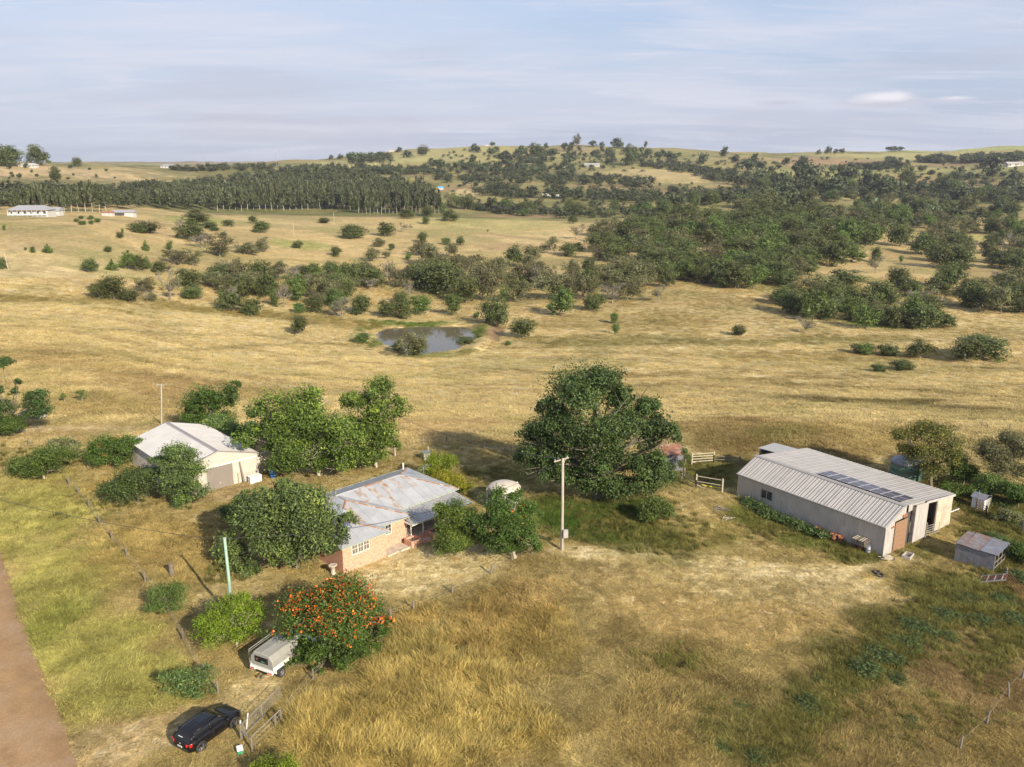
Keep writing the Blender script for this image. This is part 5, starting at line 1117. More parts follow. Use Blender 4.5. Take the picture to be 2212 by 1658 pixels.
# steps and planters
for i in range(4): MB().b2((9.9, .95 - (i + 1) * .33, -.3), (11.3, .95 - i * .33 - .002, .47 - i * .15)).build('step', M['brick'], house)
for x0 in (8.35, 11.35):
    p = MB(); z1 = .72; y0, y1 = -.35, .93; w_ = 1.4
    p.b2((x0, y0, -.3), (x0 + w_, y0 + .12, z1)); p.b2((x0, y1 - .12, -.3), (x0 + w_, y1, z1)); p.b2((x0, y0 + .12, -.3), (x0 + .12, y1 - .12, z1)); p.b2((x0 + w_ - .12, y0 + .12, -.3), (x0 + w_, y1 - .12, z1))
    po = p.build('brick_planter', M['brick'], house); MB().b2((x0 + .12, y0 + .12, .2), (x0 + w_ - .12, y1 - .12, .50)).build('soil', M['straw_mulch'], po)
MB().b2((5.32, .0, -.3), (8.33, 1.53, .09)).build('concrete_pad', M['concrete'], house)
MB().b2((5.32, -.16, -.3), (6.5, -.02, .16)).build('kerb', M['concrete'], house); MB().b2((7.0, -.16, -.3), (8.33, -.02, .16)).build('kerb', M['concrete'], house)
MB().tube([(17.0, 12.1, 3.0), (17.0, 12.1, 4.1)], .09, 8).build('vent_pipe', M['white'], house)
an = MB(); an.tube([(16.6, 7.6, 3.4), (16.6, 7.6, 4.9)], .03, 5); an.tube([(15.8, 7.2, 4.75), (17.5, 8.0, 4.85)], .02, 4)
for k in range(6): t = k / 5; x = 15.8 + 1.7 * t; y = 7.2 + .8 * t; an.tube([(x - .25, y + .5, 4.77 + t * .1), (x + .25, y - .5, 4.77 + t * .1)], .012, 4)
an.build('television_antenna', M['steel'], house)
# rooms behind: a ceiling stops light falling through
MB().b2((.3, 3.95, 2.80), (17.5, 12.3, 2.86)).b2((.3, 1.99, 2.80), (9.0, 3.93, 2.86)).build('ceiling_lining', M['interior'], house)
NOGRASS.append(local_poly(HO, HR, [(-.2, -.1), (5.4, -.2), (8.5, -.4), (13, -.5), (17.6, 1), (18, 12.6), (-.2, 12.8)]))

# ---- pale garage shed
SO_ = Vector((-33.0, 101.0, 0)); SR = R(43); SW = 10.2; SDp = 16.2
shed = empty('garage_shed', SO_, SR, 'large cream steel garage shed with pale roof and grey roller door', 'shed')   # origin front right corner, x runs left negative
def P3(x, y, z): return Vector((x, y, z))
SE, SP = 3.5, 4.95
stop = lambda u: SE + (SP - SE) * (1 - abs(u + SW / 2) / (SW / 2)) - .02
dx0, dx1, dh = -6.75, -3.4, 3.0
ribbed_sheets(shed, 'wall_sheet', M['cream_sheet'], -SW, 0, .84, stop, lambda u: dh + .16 if dx0 - .3 < u < dx1 + .3 else -.35, lambda u, v, w: P3(u, -w, v), .42, .022, skip=lambda a, b_: a > dx0 - .5 and b_ < dx1 + .4 or True)
def shed_front(u0, u1, zb):
    n = max(1, round((u1 - u0) / .84)); 
    for i in range(n): a = u0 + (u1 - u0) * i / n; b_ = u0 + (u1 - u0) * (i + 1) / n; q = MB(); ribbed(q, a, b_, stop, lambda u: zb, lambda u, v, w: P3(u, -w, v), .42, .022); q.build('wall_sheet', M['cream_sheet'], shed)
shed_front(-SW, dx0, -.35); shed_front(dx0, dx1, dh + .1); shed_front(dx1, 0, -.35)
ribbed_sheets(shed, 'wall_sheet', M['cream_sheet'], 0, SDp, .84, lambda u: SE - .02, lambda u: -.35, lambda u, v, w: P3(w, u, v), .42, .022)
ribbed_sheets(shed, 'wall_sheet', M['cream_sheet'], 0, SDp, .84, lambda u: SE - .02, lambda u: -.35, lambda u, v, w: P3(-SW - w, u, v), .42, .022)
ribbed_sheets(shed, 'wall_sheet', M['cream_sheet'], -SW, 0, .84, stop, lambda u: -.35, lambda u, v, w: P3(u, SDp + w, v), .42, .022)
sl = math.hypot(SW / 2, SP - SE)
ribbed_sheets(shed, 'roof_sheet', M['shed_roof'], -.12, SDp + .12, .84, lambda u: 1, lambda u: -.03, lambda u, v, w: Vector((.12 + (-SW / 2 - .12) * v, u, SE - .03 + (SP - SE + .03) * v)) + Vector((.27, 0, .96)) * w, .42, .05)
ribbed_sheets(shed, 'roof_sheet', M['shed_roof'], -.12, SDp + .12, .84, lambda u: 1, lambda u: -.03, lambda u, v, w: Vector((-SW - .12 + (SW / 2 + .12) * v, u, SE - .03 + (SP - SE + .03) * v)) + Vector((-.27, 0, .96)) * w, .42, .05)
q = MB(); q.add([(-SW / 2 - .30, -.15, SP - .045), (-SW / 2, -.15, SP + .06), (-SW / 2 + .30, -.15, SP - .045), (-SW / 2 - .30, SDp + .15, SP - .045), (-SW / 2, SDp + .15, SP + .06), (-SW / 2 + .30, SDp + .15, SP - .045)], [(0, 1, 4, 3), (1, 2, 5, 4)]); q.build('ridge_capping', M['ridge_grey'], shed)
q = MB()
for sg in (-1, 1):
    a = Vector((-SW / 2 + sg * (SW / 2 + .14), -.14, SE - .06)); c = Vector((-SW / 2, -.14, SP + .0)); q.add([a, c, c + Vector((0, 0, .10)), a + Vector((0, 0, .10)), a + Vector((0, .16, .10)), c + Vector((0, .16, .10))], [(0, 1, 2, 3), (3, 2, 5, 4)])
q.build('barge_capping', M['ridge_grey'], shed)
q = MB(); q.b2((dx0 - .6, -.09, dh), (-.0, -.035, dh + .14)); q.build('door_header', M['white'], shed)
rd_ = MB()
for k in range(20): z0 = k * dh / 20; rd_.add([(dx0, -.02, z0), (dx1, -.02, z0), (dx1, -.045, z0 + .05), (dx0, -.045, z0 + .05), (dx1, -.02, z0 + dh / 20), (dx0, -.02, z0 + dh / 20)], [(0, 1, 2, 3), (3, 2, 4, 5)])
ro = rd_.build('roller_door', M['roller'], shed); MB().b2((dx0, -.06, -.12), (dx1, -.015, .0)).build('bottom_rail', M['offwhite'], ro); MB().b2((-5.2, -.075, .72), (-5.05, -.045, .78)).build('handle', M['white'], ro)
q = MB(); q.b2((dx0 - .1, -.06, -.3), (dx0, -.01, dh)); q.b2((dx1, -.06, -.3), (dx1 + .08, -.01, dh)); q.b2((-.06, -.05, -.3), (.05, .05, SE)); q.build('corner_trim', M['offwhite'], shed)
NOGRASS.append(local_poly(SO_, SR, [(-SW, 0), (0, 0), (0, SDp), (-SW, SDp)]))
def at_local(o, rz, x, y, z=0): c, s = math.cos(rz), math.sin(rz); return Vector((o.x + x * c - y * s, o.y + x * s + y * c, o.z + z))
# side panel wall right of the shed
w_ = empty('screen_wall', at_local(SO_, SR, .5, 1.2), SR, 'dull beige sheet screen wall standing right of the garage shed', 'wall')
for k in range(4): MB().b2((k * .82, 0, -.3), (k * .82 + .80, .06 + .01 * (k % 2), 2.75)).build('panel', M['tank'], w_)
MB().b2((-.05, -.05, 2.76), (3.4, .10, 2.84)).build('top_rail', M['white'], w_)
# things by the shed
t = empty('timber_offcut', at_local(SO_, SR, -2.3, -.12), SR, 'grey timber plank leaning against the front of the garage shed', 'plank'); t.empty_display_size = .2
b = MB(); b.add([(-.10, -.45, 0), (.12, -.45, 0), (-.30, .05, 2.85), (-.12, .05, 2.9), (-.10, -.40, 0), (.12, -.40, 0), (-.30, .09, 2.85), (-.12, .09, 2.9)], [(0, 1, 3, 2), (4, 6, 7, 5), (0, 4, 5, 1), (2, 3, 7, 6), (0, 2, 6, 4), (1, 5, 7, 3)]); 
bpy.data.objects.remove(t)
t = b.build('timber_plank', M['post_wood']); t.location = at_local(SO_, SR, -2.2, -.12); t.rotation_euler = (0, 0, SR); tag(t, 'long grey timber plank leaning against the garage shed wall', 'plank')
t = MB().box((0, 0, .75), (.12, .12, 1.5)).build('timber_post', M['timber']); t.location = at_local(SO_, SR, -2.75, -.2); t.rotation_euler = (0, 0, SR); tag(t, 'short pale timber post standing beside the roller door', 'post')
t = empty('chest_freezer', at_local(SO_, SR, -1.0, -1.0), SR, 'white chest freezer standing outside the garage shed', 'freezer')
MB().box((0, 0, .43), (1.55, .78, .82)).build('cabinet', M['white'], t); MB().box((0, 0, .89), (1.6, .82, .09)).build('lid', M['white'], t); MB().box((0, -.43, .85), (.2, .03, .05)).build('handle', M['steel'], t)
t = empty('wall_board', at_local(SO_, SR, -1.1, -.12), SR, 'cream board panel leaning low on the shed wall behind the freezer', 'board')
MB().box((0, 0, .55), (2.0, .05, 1.0)).build('panel', M['offwhite'], t); MB().box((0, -.02, 1.12), (2.1, .09, .12)).build('rail', M['timber'], t)
for i, (hh, lab) in enumerate(((0, 'lower blue plastic drum beside the garage shed'), (.93, 'upper blue plastic drum stacked beside the garage shed'))):
    t = empty('plastic_drum', at_local(SO_, SR, 1.35, -1.25, hh), 0, lab, 'drum', 'blue drums by the garage shed')
    MB().lathe([(0, 0), (.27, 0), (.29, .05), (.29, .30), (.31, .33), (.29, .36), (.29, .58), (.31, .61), (.29, .64), (.29, .86), (.26, .90), (0, .90)], 18).build('body', M['blue' if i == 0 else 'blue_lid'], t, True)
for k in range(4):
    a = at_local(SO_, SR, 1.9, -1.0 + k * .45, .25 + .12 * k); t = MB().tube([(0, 0, 0), (1.6, .5 - k * .1, .35 + .05 * k)], .045, 7).build('white_pipe', M['white']); t.location = a; t.rotation_euler = (0, 0, SR)
    tag(t, ('lowest', 'second lowest', 'second highest', 'highest')[k] + ' white plastic pipe in weeds right of the blue drums', 'pipe', 'white pipes beside the drums')

# ---- long barn
BO = Vector((38.6, 78.7, 0)); BR = R(36.5); BL_ = 18.9; BW = 13.7; BX = 3.35; BE, BP, BE2 = 3.45, 4.95, 3.75
barn = empty('machinery_barn', BO, BR, 'long ribbed steel barn with solar panels and a brown sliding door', 'barn')
zt = lambda u: (BE + (BP - BE) * u / BX if u < BX else BP - (BP - BE2) * (u - BX) / (BW - BX)) - .03
ribbed_sheets(barn, 'wall_sheet', M['barn_wall'], 0, BL_, .84, lambda u: BE - .02, lambda u: -.5, lambda u, v, w: P3(-w, u, v), .28, .035, skip=lambda a, b_: False)
def bfront(u0, u1, zb, y=0, mt='barn_wall', n=None, top=zt, nm='wall_sheet'):
    n = n or max(1, round((u1 - u0) / .84))
    for i in range(n): a = u0 + (u1 - u0) * i / n; b_ = u0 + (u1 - u0) * (i + 1) / n; q = MB(); ribbed(q, a, b_, top, lambda u: zb, lambda u, v, w: P3(u, y - w, v), .28, .03); q.build(nm, M[mt], barn)
bfront(0, 1.75, -.5, mt='offwhite'); bfront(1.75, 3.75, 3.55, mt='offwhite')
d_ = MB()
for k in range(12): d_.b2((1.75, -.10 - .012 * (k % 2), .0 + k * .285), (4.15, -.055, .0 + k * .285 + .272))
d_.build('sliding_door', M['brown_door'], barn)
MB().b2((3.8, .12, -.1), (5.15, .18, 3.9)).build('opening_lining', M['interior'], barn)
bfront(5.0, 7.6, .35, y=-.42, mt='offwhite', n=3, nm='door_leaf')
MB().b2((4.98, -.40, .35), (5.06, .0, 4.4)).build('door_return', M['rust_sheet'], barn)
bfront(4.15, 7.6, 4.0, y=-.02, mt='offwhite')
MB().b2((10.3, -.12, -.4), (BW, .12, 3.70)).build('block_wall', M['conc_wall'], barn)
MB().b2((BW - .24, .12, -.4), (BW, 5.0, 3.66)).build('block_wall', M['conc_wall'], barn)
q = MB(); q.add([(7.4, -.30, zt(7.4) - .25), (BW + .12, -.30, zt(BW) - .25), (BW + .12, -.30, zt(BW) + .02), (7.4, -.30, zt(7.4) + .02), (7.4, -.22, zt(7.4) - .25), (BW + .12, -.22, zt(BW) - .25), (BW + .12, -.22, zt(BW) + .02), (7.4, -.22, zt(7.4) + .02)], [(0, 1, 2, 3), (4, 7, 6, 5), (0, 4, 5, 1), (3, 2, 6, 7)]); q.build('fascia', M['offwhite'], barn)
ribbed_sheets(barn, 'wall_sheet', M['barn_wall'], 0, BW, .84, zt, lambda u: -.4, lambda u, v, w: P3(u, BL_ + w, v), .28, .03)
ribbed_sheets(barn, 'wall_sheet', M['barn_wall'], 5.2, BL_, .84, lambda u: BE2 - .05, lambda u: -.4, lambda u, v, w: P3(BW + w, u, v), .28, .03)
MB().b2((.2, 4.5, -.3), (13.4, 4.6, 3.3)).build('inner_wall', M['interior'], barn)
MB().b2((7.62, -.15, -.4), (7.78, .02, 3.9)).build('door_post', M['post_wood'], barn); MB().b2((10.1, -.1, -.4), (10.28, .1, 3.9)).build('door_post', M['post_wood'], barn)
MB().b2((7.9, 1.6, -.2), (10.0, 1.7, 1.1)).build('pen_wall', M['conc_wall'], barn)
ribbed_sheets(barn, 'roof_sheet', M['barn_roof'], -.12, BL_ + .12, .84, lambda u: 1, lambda u: 0, lambda u, v, w: Vector((-.16 + (BX + .16) * v, u, BE - .06 + (BP - BE + .06) * v)) + Vector((-.41, 0, .91)) * w, .34, .034)
ribbed_sheets(barn, 'roof_sheet', M['barn_roof'], -.12, BL_ + .12, .84, lambda u: 1, lambda u: 0, lambda u, v, w: Vector((BX + (BW + .2 - BX) * v, u, BP - (BP - BE2 + .02) * v)) + Vector((.11, 0, .99)) * w, .34, .03)
q = MB(); q.add([(BX - .24, -.16, BP - .03), (BX, -.16, BP + .09), (BX + .26, -.16, BP + .045), (BX - .24, BL_ + .16, BP - .03), (BX, BL_ + .16, BP + .09), (BX + .26, BL_ + .16, BP + .045)], [(0, 1, 4, 3), (1, 2, 5, 4)]); q.build('ridge_capping', M['barn_roof'], barn)
MB().tube([(0 - .02, -.03, -.5), (-.02, -.03, BE - .05)], .06, 6).build('corner_trim', M['offwhite'], barn)
MB().tube([(-.2, -.1, BE - .05), (-.2, BL_ + .1, BE - .05)], .07, 6).build('gutter', M['barn_roof'], barn)
w0 = window(barn, (-.05, 14.6, 1.55), 1.5, 1.05, axis='y', bars=2, cross=False, glass='glass', frame='offwhite')
q = MB(); q.b2((-.062, 12.6, -.1), (-.045, 13.55, 2.0)); q.build('access_door', M['barn_wall'], barn)
q = MB(); q.b2((1.0, -.08, 2.95), (1.7, -.04, 3.12)); q.b2((3.1, -.08, 3.62), (4.0, -.04, 3.95)); q.build('gap_panel', M['rust'], barn)
gt_ = empty('stock_gate', at_local(BO, BR, 7.9, -.35), BR + R(-8), 'galvanised rail gate in the open bay of the barn', 'gate')
MB().tube([(0, 0, -.2), (0, 0, 1.9)], .10, 7).build('gate_post', M['post_wood'], gt_)
for k in range(5): MB().tube([(.1, 0, .35 + k * .27), (2.3, 0, .35 + k * .27)], .028, 6).build('rail', M['steel'], gt_)
for x in (.12, 1.2, 2.3): MB().tube([(x, 0, .30), (x, 0, 1.5)], .03, 6).build('upright', M['steel'], gt_)
NOGRASS.append(local_poly(BO, BR, [(0, 0), (BW, 0), (BW, BL_), (0, BL_)]))
# solar panels, each one a thing on the roof
def spt(x, y, w): v = (x - BX) / (BW + .2 - BX); return Vector((x, y, BP - (BP - BE2 + .02) * v)) + Vector((.11, 0, .99)) * w
sa = math.atan2(BP - BE2 + .02, BW + .2 - BX)
for r_ in range(2):
    for c_i in range(8):
        y = .6 + c_i * 1.29; x = BX + .55 + r_ * 1.34; root = empty('solar_panel', at_local(BO, BR, *spt(x + .65, y + .62, .16)), 0); root.scale = (1.2, .96, 1)
        root.rotation_euler = (Matrix.Rotation(BR, 3, 'Z') @ Matrix.Rotation(sa, 3, 'Y')).to_euler()
        fr_ = MB()
        for lo, hi in (((-.54, -.65, -.02), (.54, -.61, .022)), ((-.54, .61, -.02), (.54, .65, .022)), ((-.54, -.61, -.02), (-.505, .61, .022)), ((.505, -.61, -.02), (.54, .61, .022))): fr_.b2(lo, hi)
        fr_.build('frame', M['alu'], root); MB().b2((-.505, -.61, -.015), (.505, .61, .012)).build('cell_sheet', M['pv'], root)
        tag(root, f'{ORD[7 - c_i]} dark solar panel from the far end in the {"upper" if r_ == 0 else "lower"} row on the barn roof', 'solar panel', 'solar panels on the barn roof')
        for ln in (.3, ) if c_i in (0, 7) else ():
            pass
# container roofed lean-to behind the barn
t = empty('back_lean_to', at_local(BO, BR, 8.7, BL_ + .2), BR, 'low dark open lean-to with a pale roof behind the barn', 'shed')
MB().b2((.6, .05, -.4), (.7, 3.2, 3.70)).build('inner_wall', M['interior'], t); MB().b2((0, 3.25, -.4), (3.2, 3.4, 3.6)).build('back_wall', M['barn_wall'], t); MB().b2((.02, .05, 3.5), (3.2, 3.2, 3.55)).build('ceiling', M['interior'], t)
for yy in (.1, 3.1): MB().b2((0, yy, -.4), (.12, yy + .12, 3.5)).build('post', M['post_wood'], t)
ribbed_sheets(t, 'roof_sheet', M['shed_roof'], -.1, 3.3, .84, lambda u: 1, lambda u: 0, lambda u, v, w: Vector((u, -.1 + 3.6 * v, 3.95 - .15 * v)) + Vector((0, 0, 1)) * w, .42, .04)
# ------------------------------------------------------------------ vehicles
def wheel(parent, x, y, z, r, w, rim='rim', side=1, spokes=5):
    o = empty('wheel', (x, y, z)); o.parent = parent; Mx = Matrix.Rotation(R(90), 4, 'X')
    MB().lathe([(r * .62, -w / 2), (r * .93, -w / 2), (r, -w * .3), (r, w * .3), (r * .93, w / 2), (r * .62, w / 2), (r * .62, -w / 2)], 24, Mx).build('tyre', M['tyre'], o, True)
    b = MB(); b.lathe([(r * .62, -w * .42), (r * .62, w * .42), (r * .55, w * .42), (r * .52, w * .2)], 20, Mx); b.lathe([(0, w * .1), (r * .55, w * .1)], 20, Mx, 1); b.lathe([(0, w * .34), (r * .13, w * .34), (r * .16, w * .1)], 12, Mx)
    for k in range(spokes):
        a = k * 2 * math.pi / spokes; d_ = Vector((math.cos(a), 0, math.sin(a))); n_ = Vector((-math.sin(a), 0, math.cos(a)))
        for sg in (1, -1):
            yy = sg * w * .30; b.add([d_ * r * .1 + n_ * r * .07 + Vector((0, yy, 0)), d_ * r * .1 - n_ * r * .07 + Vector((0, yy, 0)), d_ * r * .6 - n_ * r * .09 + Vector((0, yy, 0)), d_ * r * .6 + n_ * r * .09 + Vector((0, yy, 0))], [(0, 1, 2, 3)])
    b.build('rim', [M[rim], M['tyre']], o); return o
def loft(b, secs, m=0, cap_=True):
    """secs: list of closed rings with equal point counts"""
    n = len(secs[0]); base = len(b.v)
    for s in secs: b.v += [tuple(p) for p in s]
    for i in range(len(secs) - 1):
        for k in range(n): k2 = (k + 1) % n; b.f.append((base + i * n + k, base + i * n + k2, base + (i + 1) * n + k2, base + (i + 1) * n + k)); b.m.append(m)
    if cap_: b.f.append(tuple(base + k for k in range(n))[::-1]); b.f.append(tuple(base + (len(secs) - 1) * n + k for k in range(n))); b.m += [m, m]
def car_body(L, W, belt, roof, stations, name, mt, parent, arches):
    """stations: (x, half width, low z, belt z)"""
    b = MB(); secs = []
    for x, hw, lo, bz in stations:
        r = []
        pts = [(hw * .80, lo), (hw * .97, lo + .08), (hw, lo + (bz - lo) * .45), (hw * .985, lo + (bz - lo) * .72), (hw * .93, bz - .03), (hw * .84, bz)]
        for y, z in pts: r.append((x, y, z))
        for y, z in ((hw * .4, bz + .02), (-hw * .4, bz + .02)): r.append((x, y, z))
        for y, z in pts[::-1]: r.append((x, -y, z))
        secs.append(r)
    loft(b, secs); return b.build(name, mt, parent, True)
def make_hatch(root, paint, glass='car_glass', roofrails=False):
    st = [(-2.10, .70, .42, .82), (-2.06, .80, .30, .90), (-1.85, .88, .24, .96), (-1.3, .90, .22, .98), (-.5, .90, .22, .97), (.3, .90, .22, .95), (.95, .89, .22, .93), (1.35, .87, .23, .88), (1.75, .82, .25, .80), (2.02, .70, .30, .70), (2.12, .52, .40, .60)]
    body = car_body(4.2, 1.8, .95, 1.48, st, 'body', paint, root, None)
    # cabin glass as one tapered canopy, with the roof panel and pillars over it
    prof = [(-2.00, .93, .72), (-1.82, 1.15, .70), (-1.62, 1.36, .62), (-1.2, 1.445, .585), (-.5, 1.48, .575), (.05, 1.46, .575), (.30, 1.40, .60), (.75, 1.14, .69), (1.12, .92, .73)]
    b = MB(); loft(b, [[(x, .80 if 0 < i < 8 else w, .90), (x, w + (.80 - w) * .45, .90 + (z - .90) * .5), (x, w, z - .02), (x, w * .85, z), (x, -w * .85, z), (x, -w, z - .02), (x, -w - (.80 - w) * .45, .90 + (z - .90) * .5), (x, -(.80 if 0 < i < 8 else w), .90)] for i, (x, z, w) in enumerate(prof)])
    b.build('window_glass', M[glass], root, True)
    b = MB(); rp = [(-1.80, 1.20, .66), (-1.62, 1.375, .63), (-1.2, 1.46, .595), (-.5, 1.495, .585), (.05, 1.475, .585), (.24, 1.425, .59)]
    loft(b, [[(x, w, z - .055), (x, w * .97, z - .012), (x, w * .5, z + .006), (x, -w * .5, z + .006), (x, -w * .97, z - .012), (x, -w, z - .055)] for x, z, w in rp]); b.build('roof', paint, root, True)
    for s in (1, -1):
        b = MB()
        for (x0, z0, y0), (x1, z1, y1), r in (((-1.55, .93, .83), (-1.66, 1.36, .62), .07), ((-.35, .93, .835), (-.45, 1.46, .60), .035), ((.98, .93, .78), (.26, 1.42, .60), .04), ((-1.95, .95, .76), (-1.62, 1.36, .63), .06), ((-1.62, 1.37, .635), (.26, 1.42, .61), .03)): b.tube([(x0, s * y0, z0), (x1, s * y1, z1)], r, 6)
        b.build('pillar', paint, root, True)
        m_ = MB(); m_.lathe([(0, -.1), (.07, -.07), (.09, 0), (.07, .07), (0, .1)], 10, Matrix.Translation((.72, s * .98, 1.0)) @ Matrix.Rotation(R(90), 4, 'X')); m_.build('mirror', paint, root, True)
        b = MB(); b.box((-1.98, s * .66, .80), (.20, .30, .17), rz=s * R(-22)); b.box((-1.86, s * .80, .80), (.22, .08, .14), rz=s * R(-12)); tl = b.build('taillight', M['red_lens'], root)
        b = MB(); b.box((1.93, s * .56, .66), (.22, .30, .12), rz=s * R(-35)); b.build('headlight', M['glass'], root)
        b = MB(); b.b2((-.34, s * .893 - .006, .34), (-.32, s * .893 + .006, .93)); b.b2((.60, s * .888 - .006, .34), (.62, s * .888 + .006, .92)); b.build('door_seam', M['tyre'], root)
        b = MB(); b.box((-.15, s * .90, .80), (.20, .03, .03)); b.box((-1.02, s * .90, .80), (.20, .03, .03)); b.build('door_handle', paint, root)
        for x in (-1.32, 1.30):
            wheel(root, x, s * .80, .325, .325, .22)
            MB().lathe([(.35, 0), (.40, 0), (.40, .018), (.35, .018)], 22, Matrix.Translation((x, s * .90 - .009, .33)) @ Matrix.Rotation(R(90), 4, 'X')).build('wheel_arch', M['tyre'], root)
    b = MB(); b.box((-2.10, 0, .50), (.06, 1.3, .12)); b.build('bumper', M['tyre'], root)
    pl = MB().box((-2.135, 0, .62), (.02, .38, .11)).build('number_plate', M['plate'], root)
    return body
car = empty('parked_hatchback', (-21.85, 51.1, .0), R(60), 'glossy black hatchback parked on the driveway beside the open gate', 'car')
car.scale = (1.14, 1.14, 1.14); make_hatch(car, M['black_paint'])
MB().b2((-.85, -.36, 1.484), (-.05, .36, 1.502)).build('sunroof', M['car_glass'], car)
MB().box((-1.90, .15, 1.10), (.03, .30, .12), M=Matrix.Rotation(R(-42), 3, 'Y')).build('rear_sticker', M['plate'], car)
MB().lathe([(0, 0), (.055, 0), (.055, .01), (0, .012)], 14, Matrix.Translation((-2.10, 0, .80)) @ Matrix.Rotation(R(-90), 4, 'Y')).build('badge', M['alu'], car)
b = MB()
for k, gl in enumerate(('I', 'H', 'I', 'H', 'I')):
    y = .13 - k * .065; b.box((-2.147, y, .62), (.006, .012, .07))
    if gl == 'H': b.box((-2.147, y - .03, .62), (.006, .012, .07)); b.box((-2.147, y - .015, .62), (.006, .03, .012))
b.build('plate_marks', M['ink'], car)

UO = plane_pt(571, 1462, 0) + Vector((0, .6, 0))
ute = empty('tray_utility', (UO.x + .95, UO.y + 1.25, .0), R(63), 'white utility truck with grey canvas tray canopy nosed under the flowering tree', 'truck')   # origin mid tray
def make_ute(root):
    b = MB(); b.b2((-1.45, -.92, .80), (1.25, .92, .90)); b.b2((-1.50, -.95, .70), (-1.44, .95, .90)); b.build('tray', M['white'], root)
    b = MB()
    for s in (1, -1): b.b2((-1.44, s * .92 - .02, .90), (1.25, s * .92 + .02, 1.12))
    b.build('tray_side', M['white'], root)
    # canvas canopy with chamfered shoulders and a fold along the middle
    rings = []
    for x in (-1.44, -1.36, -.5, .4, 1.24):
        k = .0 if x > -1.4 else .04; sag = .02 if x in (-.5, .4) else 0
        rings.append([(x, .93, .98), (x, .91 - k, 1.55), (x, .66 - k, 1.90 - k - sag), (x, .22, 1.945 - k - sag), (x, 0, 1.955 - k), (x, -.22, 1.945 - k - sag), (x, -.66 + k, 1.90 - k - sag), (x, -.91 + k, 1.55), (x, -.93, .98)])
    b = MB(); loft(b, rings); b.build('canvas_canopy', M['canvas'], root)
    b = MB()
    for y in (-.62, .0, .62): b.tube([(-1.42, y * .98, 1.925 if y else 1.965), (1.24, y, 1.935 if y else 1.975)], .018, 4)
    b.build('canopy_seam', M['canvas'], root)
    MB().b2((-1.462, -.55, 1.26), (-1.447, .55, 1.70)).build('canopy_window', M['car_glass'], root)
    b = MB(); b.b2((-1.466, .28, 1.42), (-1.463, .44, 1.56)); b.build('red_cloth', M['rust'], root); b = MB(); b.b2((-1.466, -.25, 1.34), (-1.463, .02, 1.41)); b.build('green_cloth', M['green_plastic'], root)
    for s in (1, -1):
        b = MB(); b.b2((-1.56, s * .72 - .2, .66), (-1.50, s * .72 + .2, .84)); hl = b.build('light_box', M['white'], root); MB().b2((-1.575, s * .72 - .15, .70), (-1.562, s * .72 + .15, .79)).build('taillight', M['red_lens'], root)
        wheel(root, -.55, s * .80, .37, .37, .25, 'tyre' if False else 'rim', spokes=6); b = MB()
        b.b2((-1.0, s * .72 - .12, .76), (-.1, s * .72 + .20, .80)); b.b2((-1.04, s * .72 - .12, .45), (-1.0, s * .72 + .2, .80)); b.b2((-.1, s * .72 - .12, .45), (-.06, s * .72 + .2, .80)); b.build('mudguard', M['white'], root)
        wheel(root, 2.55, s * .78, .37, .37, .24, spokes=6)
    MB().b2((-1.3, -.35, .45), (3.2, .35, .66)).build('chassis', M['tyre'], root)
    b = MB(); b.tube([(-1.45, .98, .95), (-1.45, 1.02, 1.95), (1.3, 1.02, 2.0), (1.3, .98, .95)], .03, 6); b.tube([(-1.45, 1.02, 1.8), (1.3, 1.02, 1.85)], .02, 5); b.build('side_rail', M['steel'], root)
    b = MB(); b.tube([(-1.55, -.2, .55), (-1.9, -.2, .5)], .04, 6); b.tube([(-1.9, -.2, .42), (-1.9, -.2, .62)], .05, 8); b.build('tow_bar', M['tyre'], root)
    # cab
    secs = []
    for x, hw, zt_ in ((1.36, .80, 1.0), (1.38, .82, 1.05), (1.75, .85, 1.06), (2.3, .86, 1.05), (2.75, .84, 1.0), (3.4, .80, .92), (3.6, .70, .80)): secs.append([(x, hw, .5), (x, hw, zt_ - .06), (x, hw * .9, zt_), (x, -hw * .9, zt_), (x, -hw, zt_ - .06), (x, -hw, .5)])
    b = MB(); loft(b, secs); b.build('cab_body', M['white_paint'], root, False)
    b = MB(); loft(b, [[(x, .78, 1.0), (x, w, z), (x, -w, z), (x, -.78, 1.0)] for x, z, w in ((1.40, 1.70, .68), (2.15, 1.72, .67), (2.85, 1.05, .76))]); b.build('cab_glass', M['car_glass'], root)
    b = MB(); loft(b, [[(x, w, z - .05), (x, w * .92, z), (x, -w * .92, z), (x, -w, z - .05)] for x, z, w in ((1.30, 1.76, .72), (1.7, 1.80, .72), (2.20, 1.77, .70))]); b.b2((1.36, -.78, 1.0), (1.41, .78, 1.74)); b.build('cab_roof', M['white_paint'], root)
    b = MB(); b.box((1.75, 0, 1.83), (.5, 1.1, .10)); b.build('roof_pod', M['white_paint'], root)
    for s in (1, -1): MB().tube([(1.41, s * .76, 1.0), (1.42, s * .68, 1.72)], .05, 5).build('pillar', M['white_paint'], root); MB().box((2.55, s * 1.0, 1.15), (.08, .2, .25)).build('mirror', M['tyre'], root)
make_ute(ute)
ute.location = tuple(plane_pt(597, 1437, .4) * 1.0)[:2] + (0,); ute.scale = (1.08, 1.26, 1.2)

# old parked sedan at the left edge
oc = P1(72, 905); old = empty('old_sedan', oc, R(-12), 'old silver sedan parked under the tall tree at the left edge', 'car'); make_hatch(old, M['offwhite'])
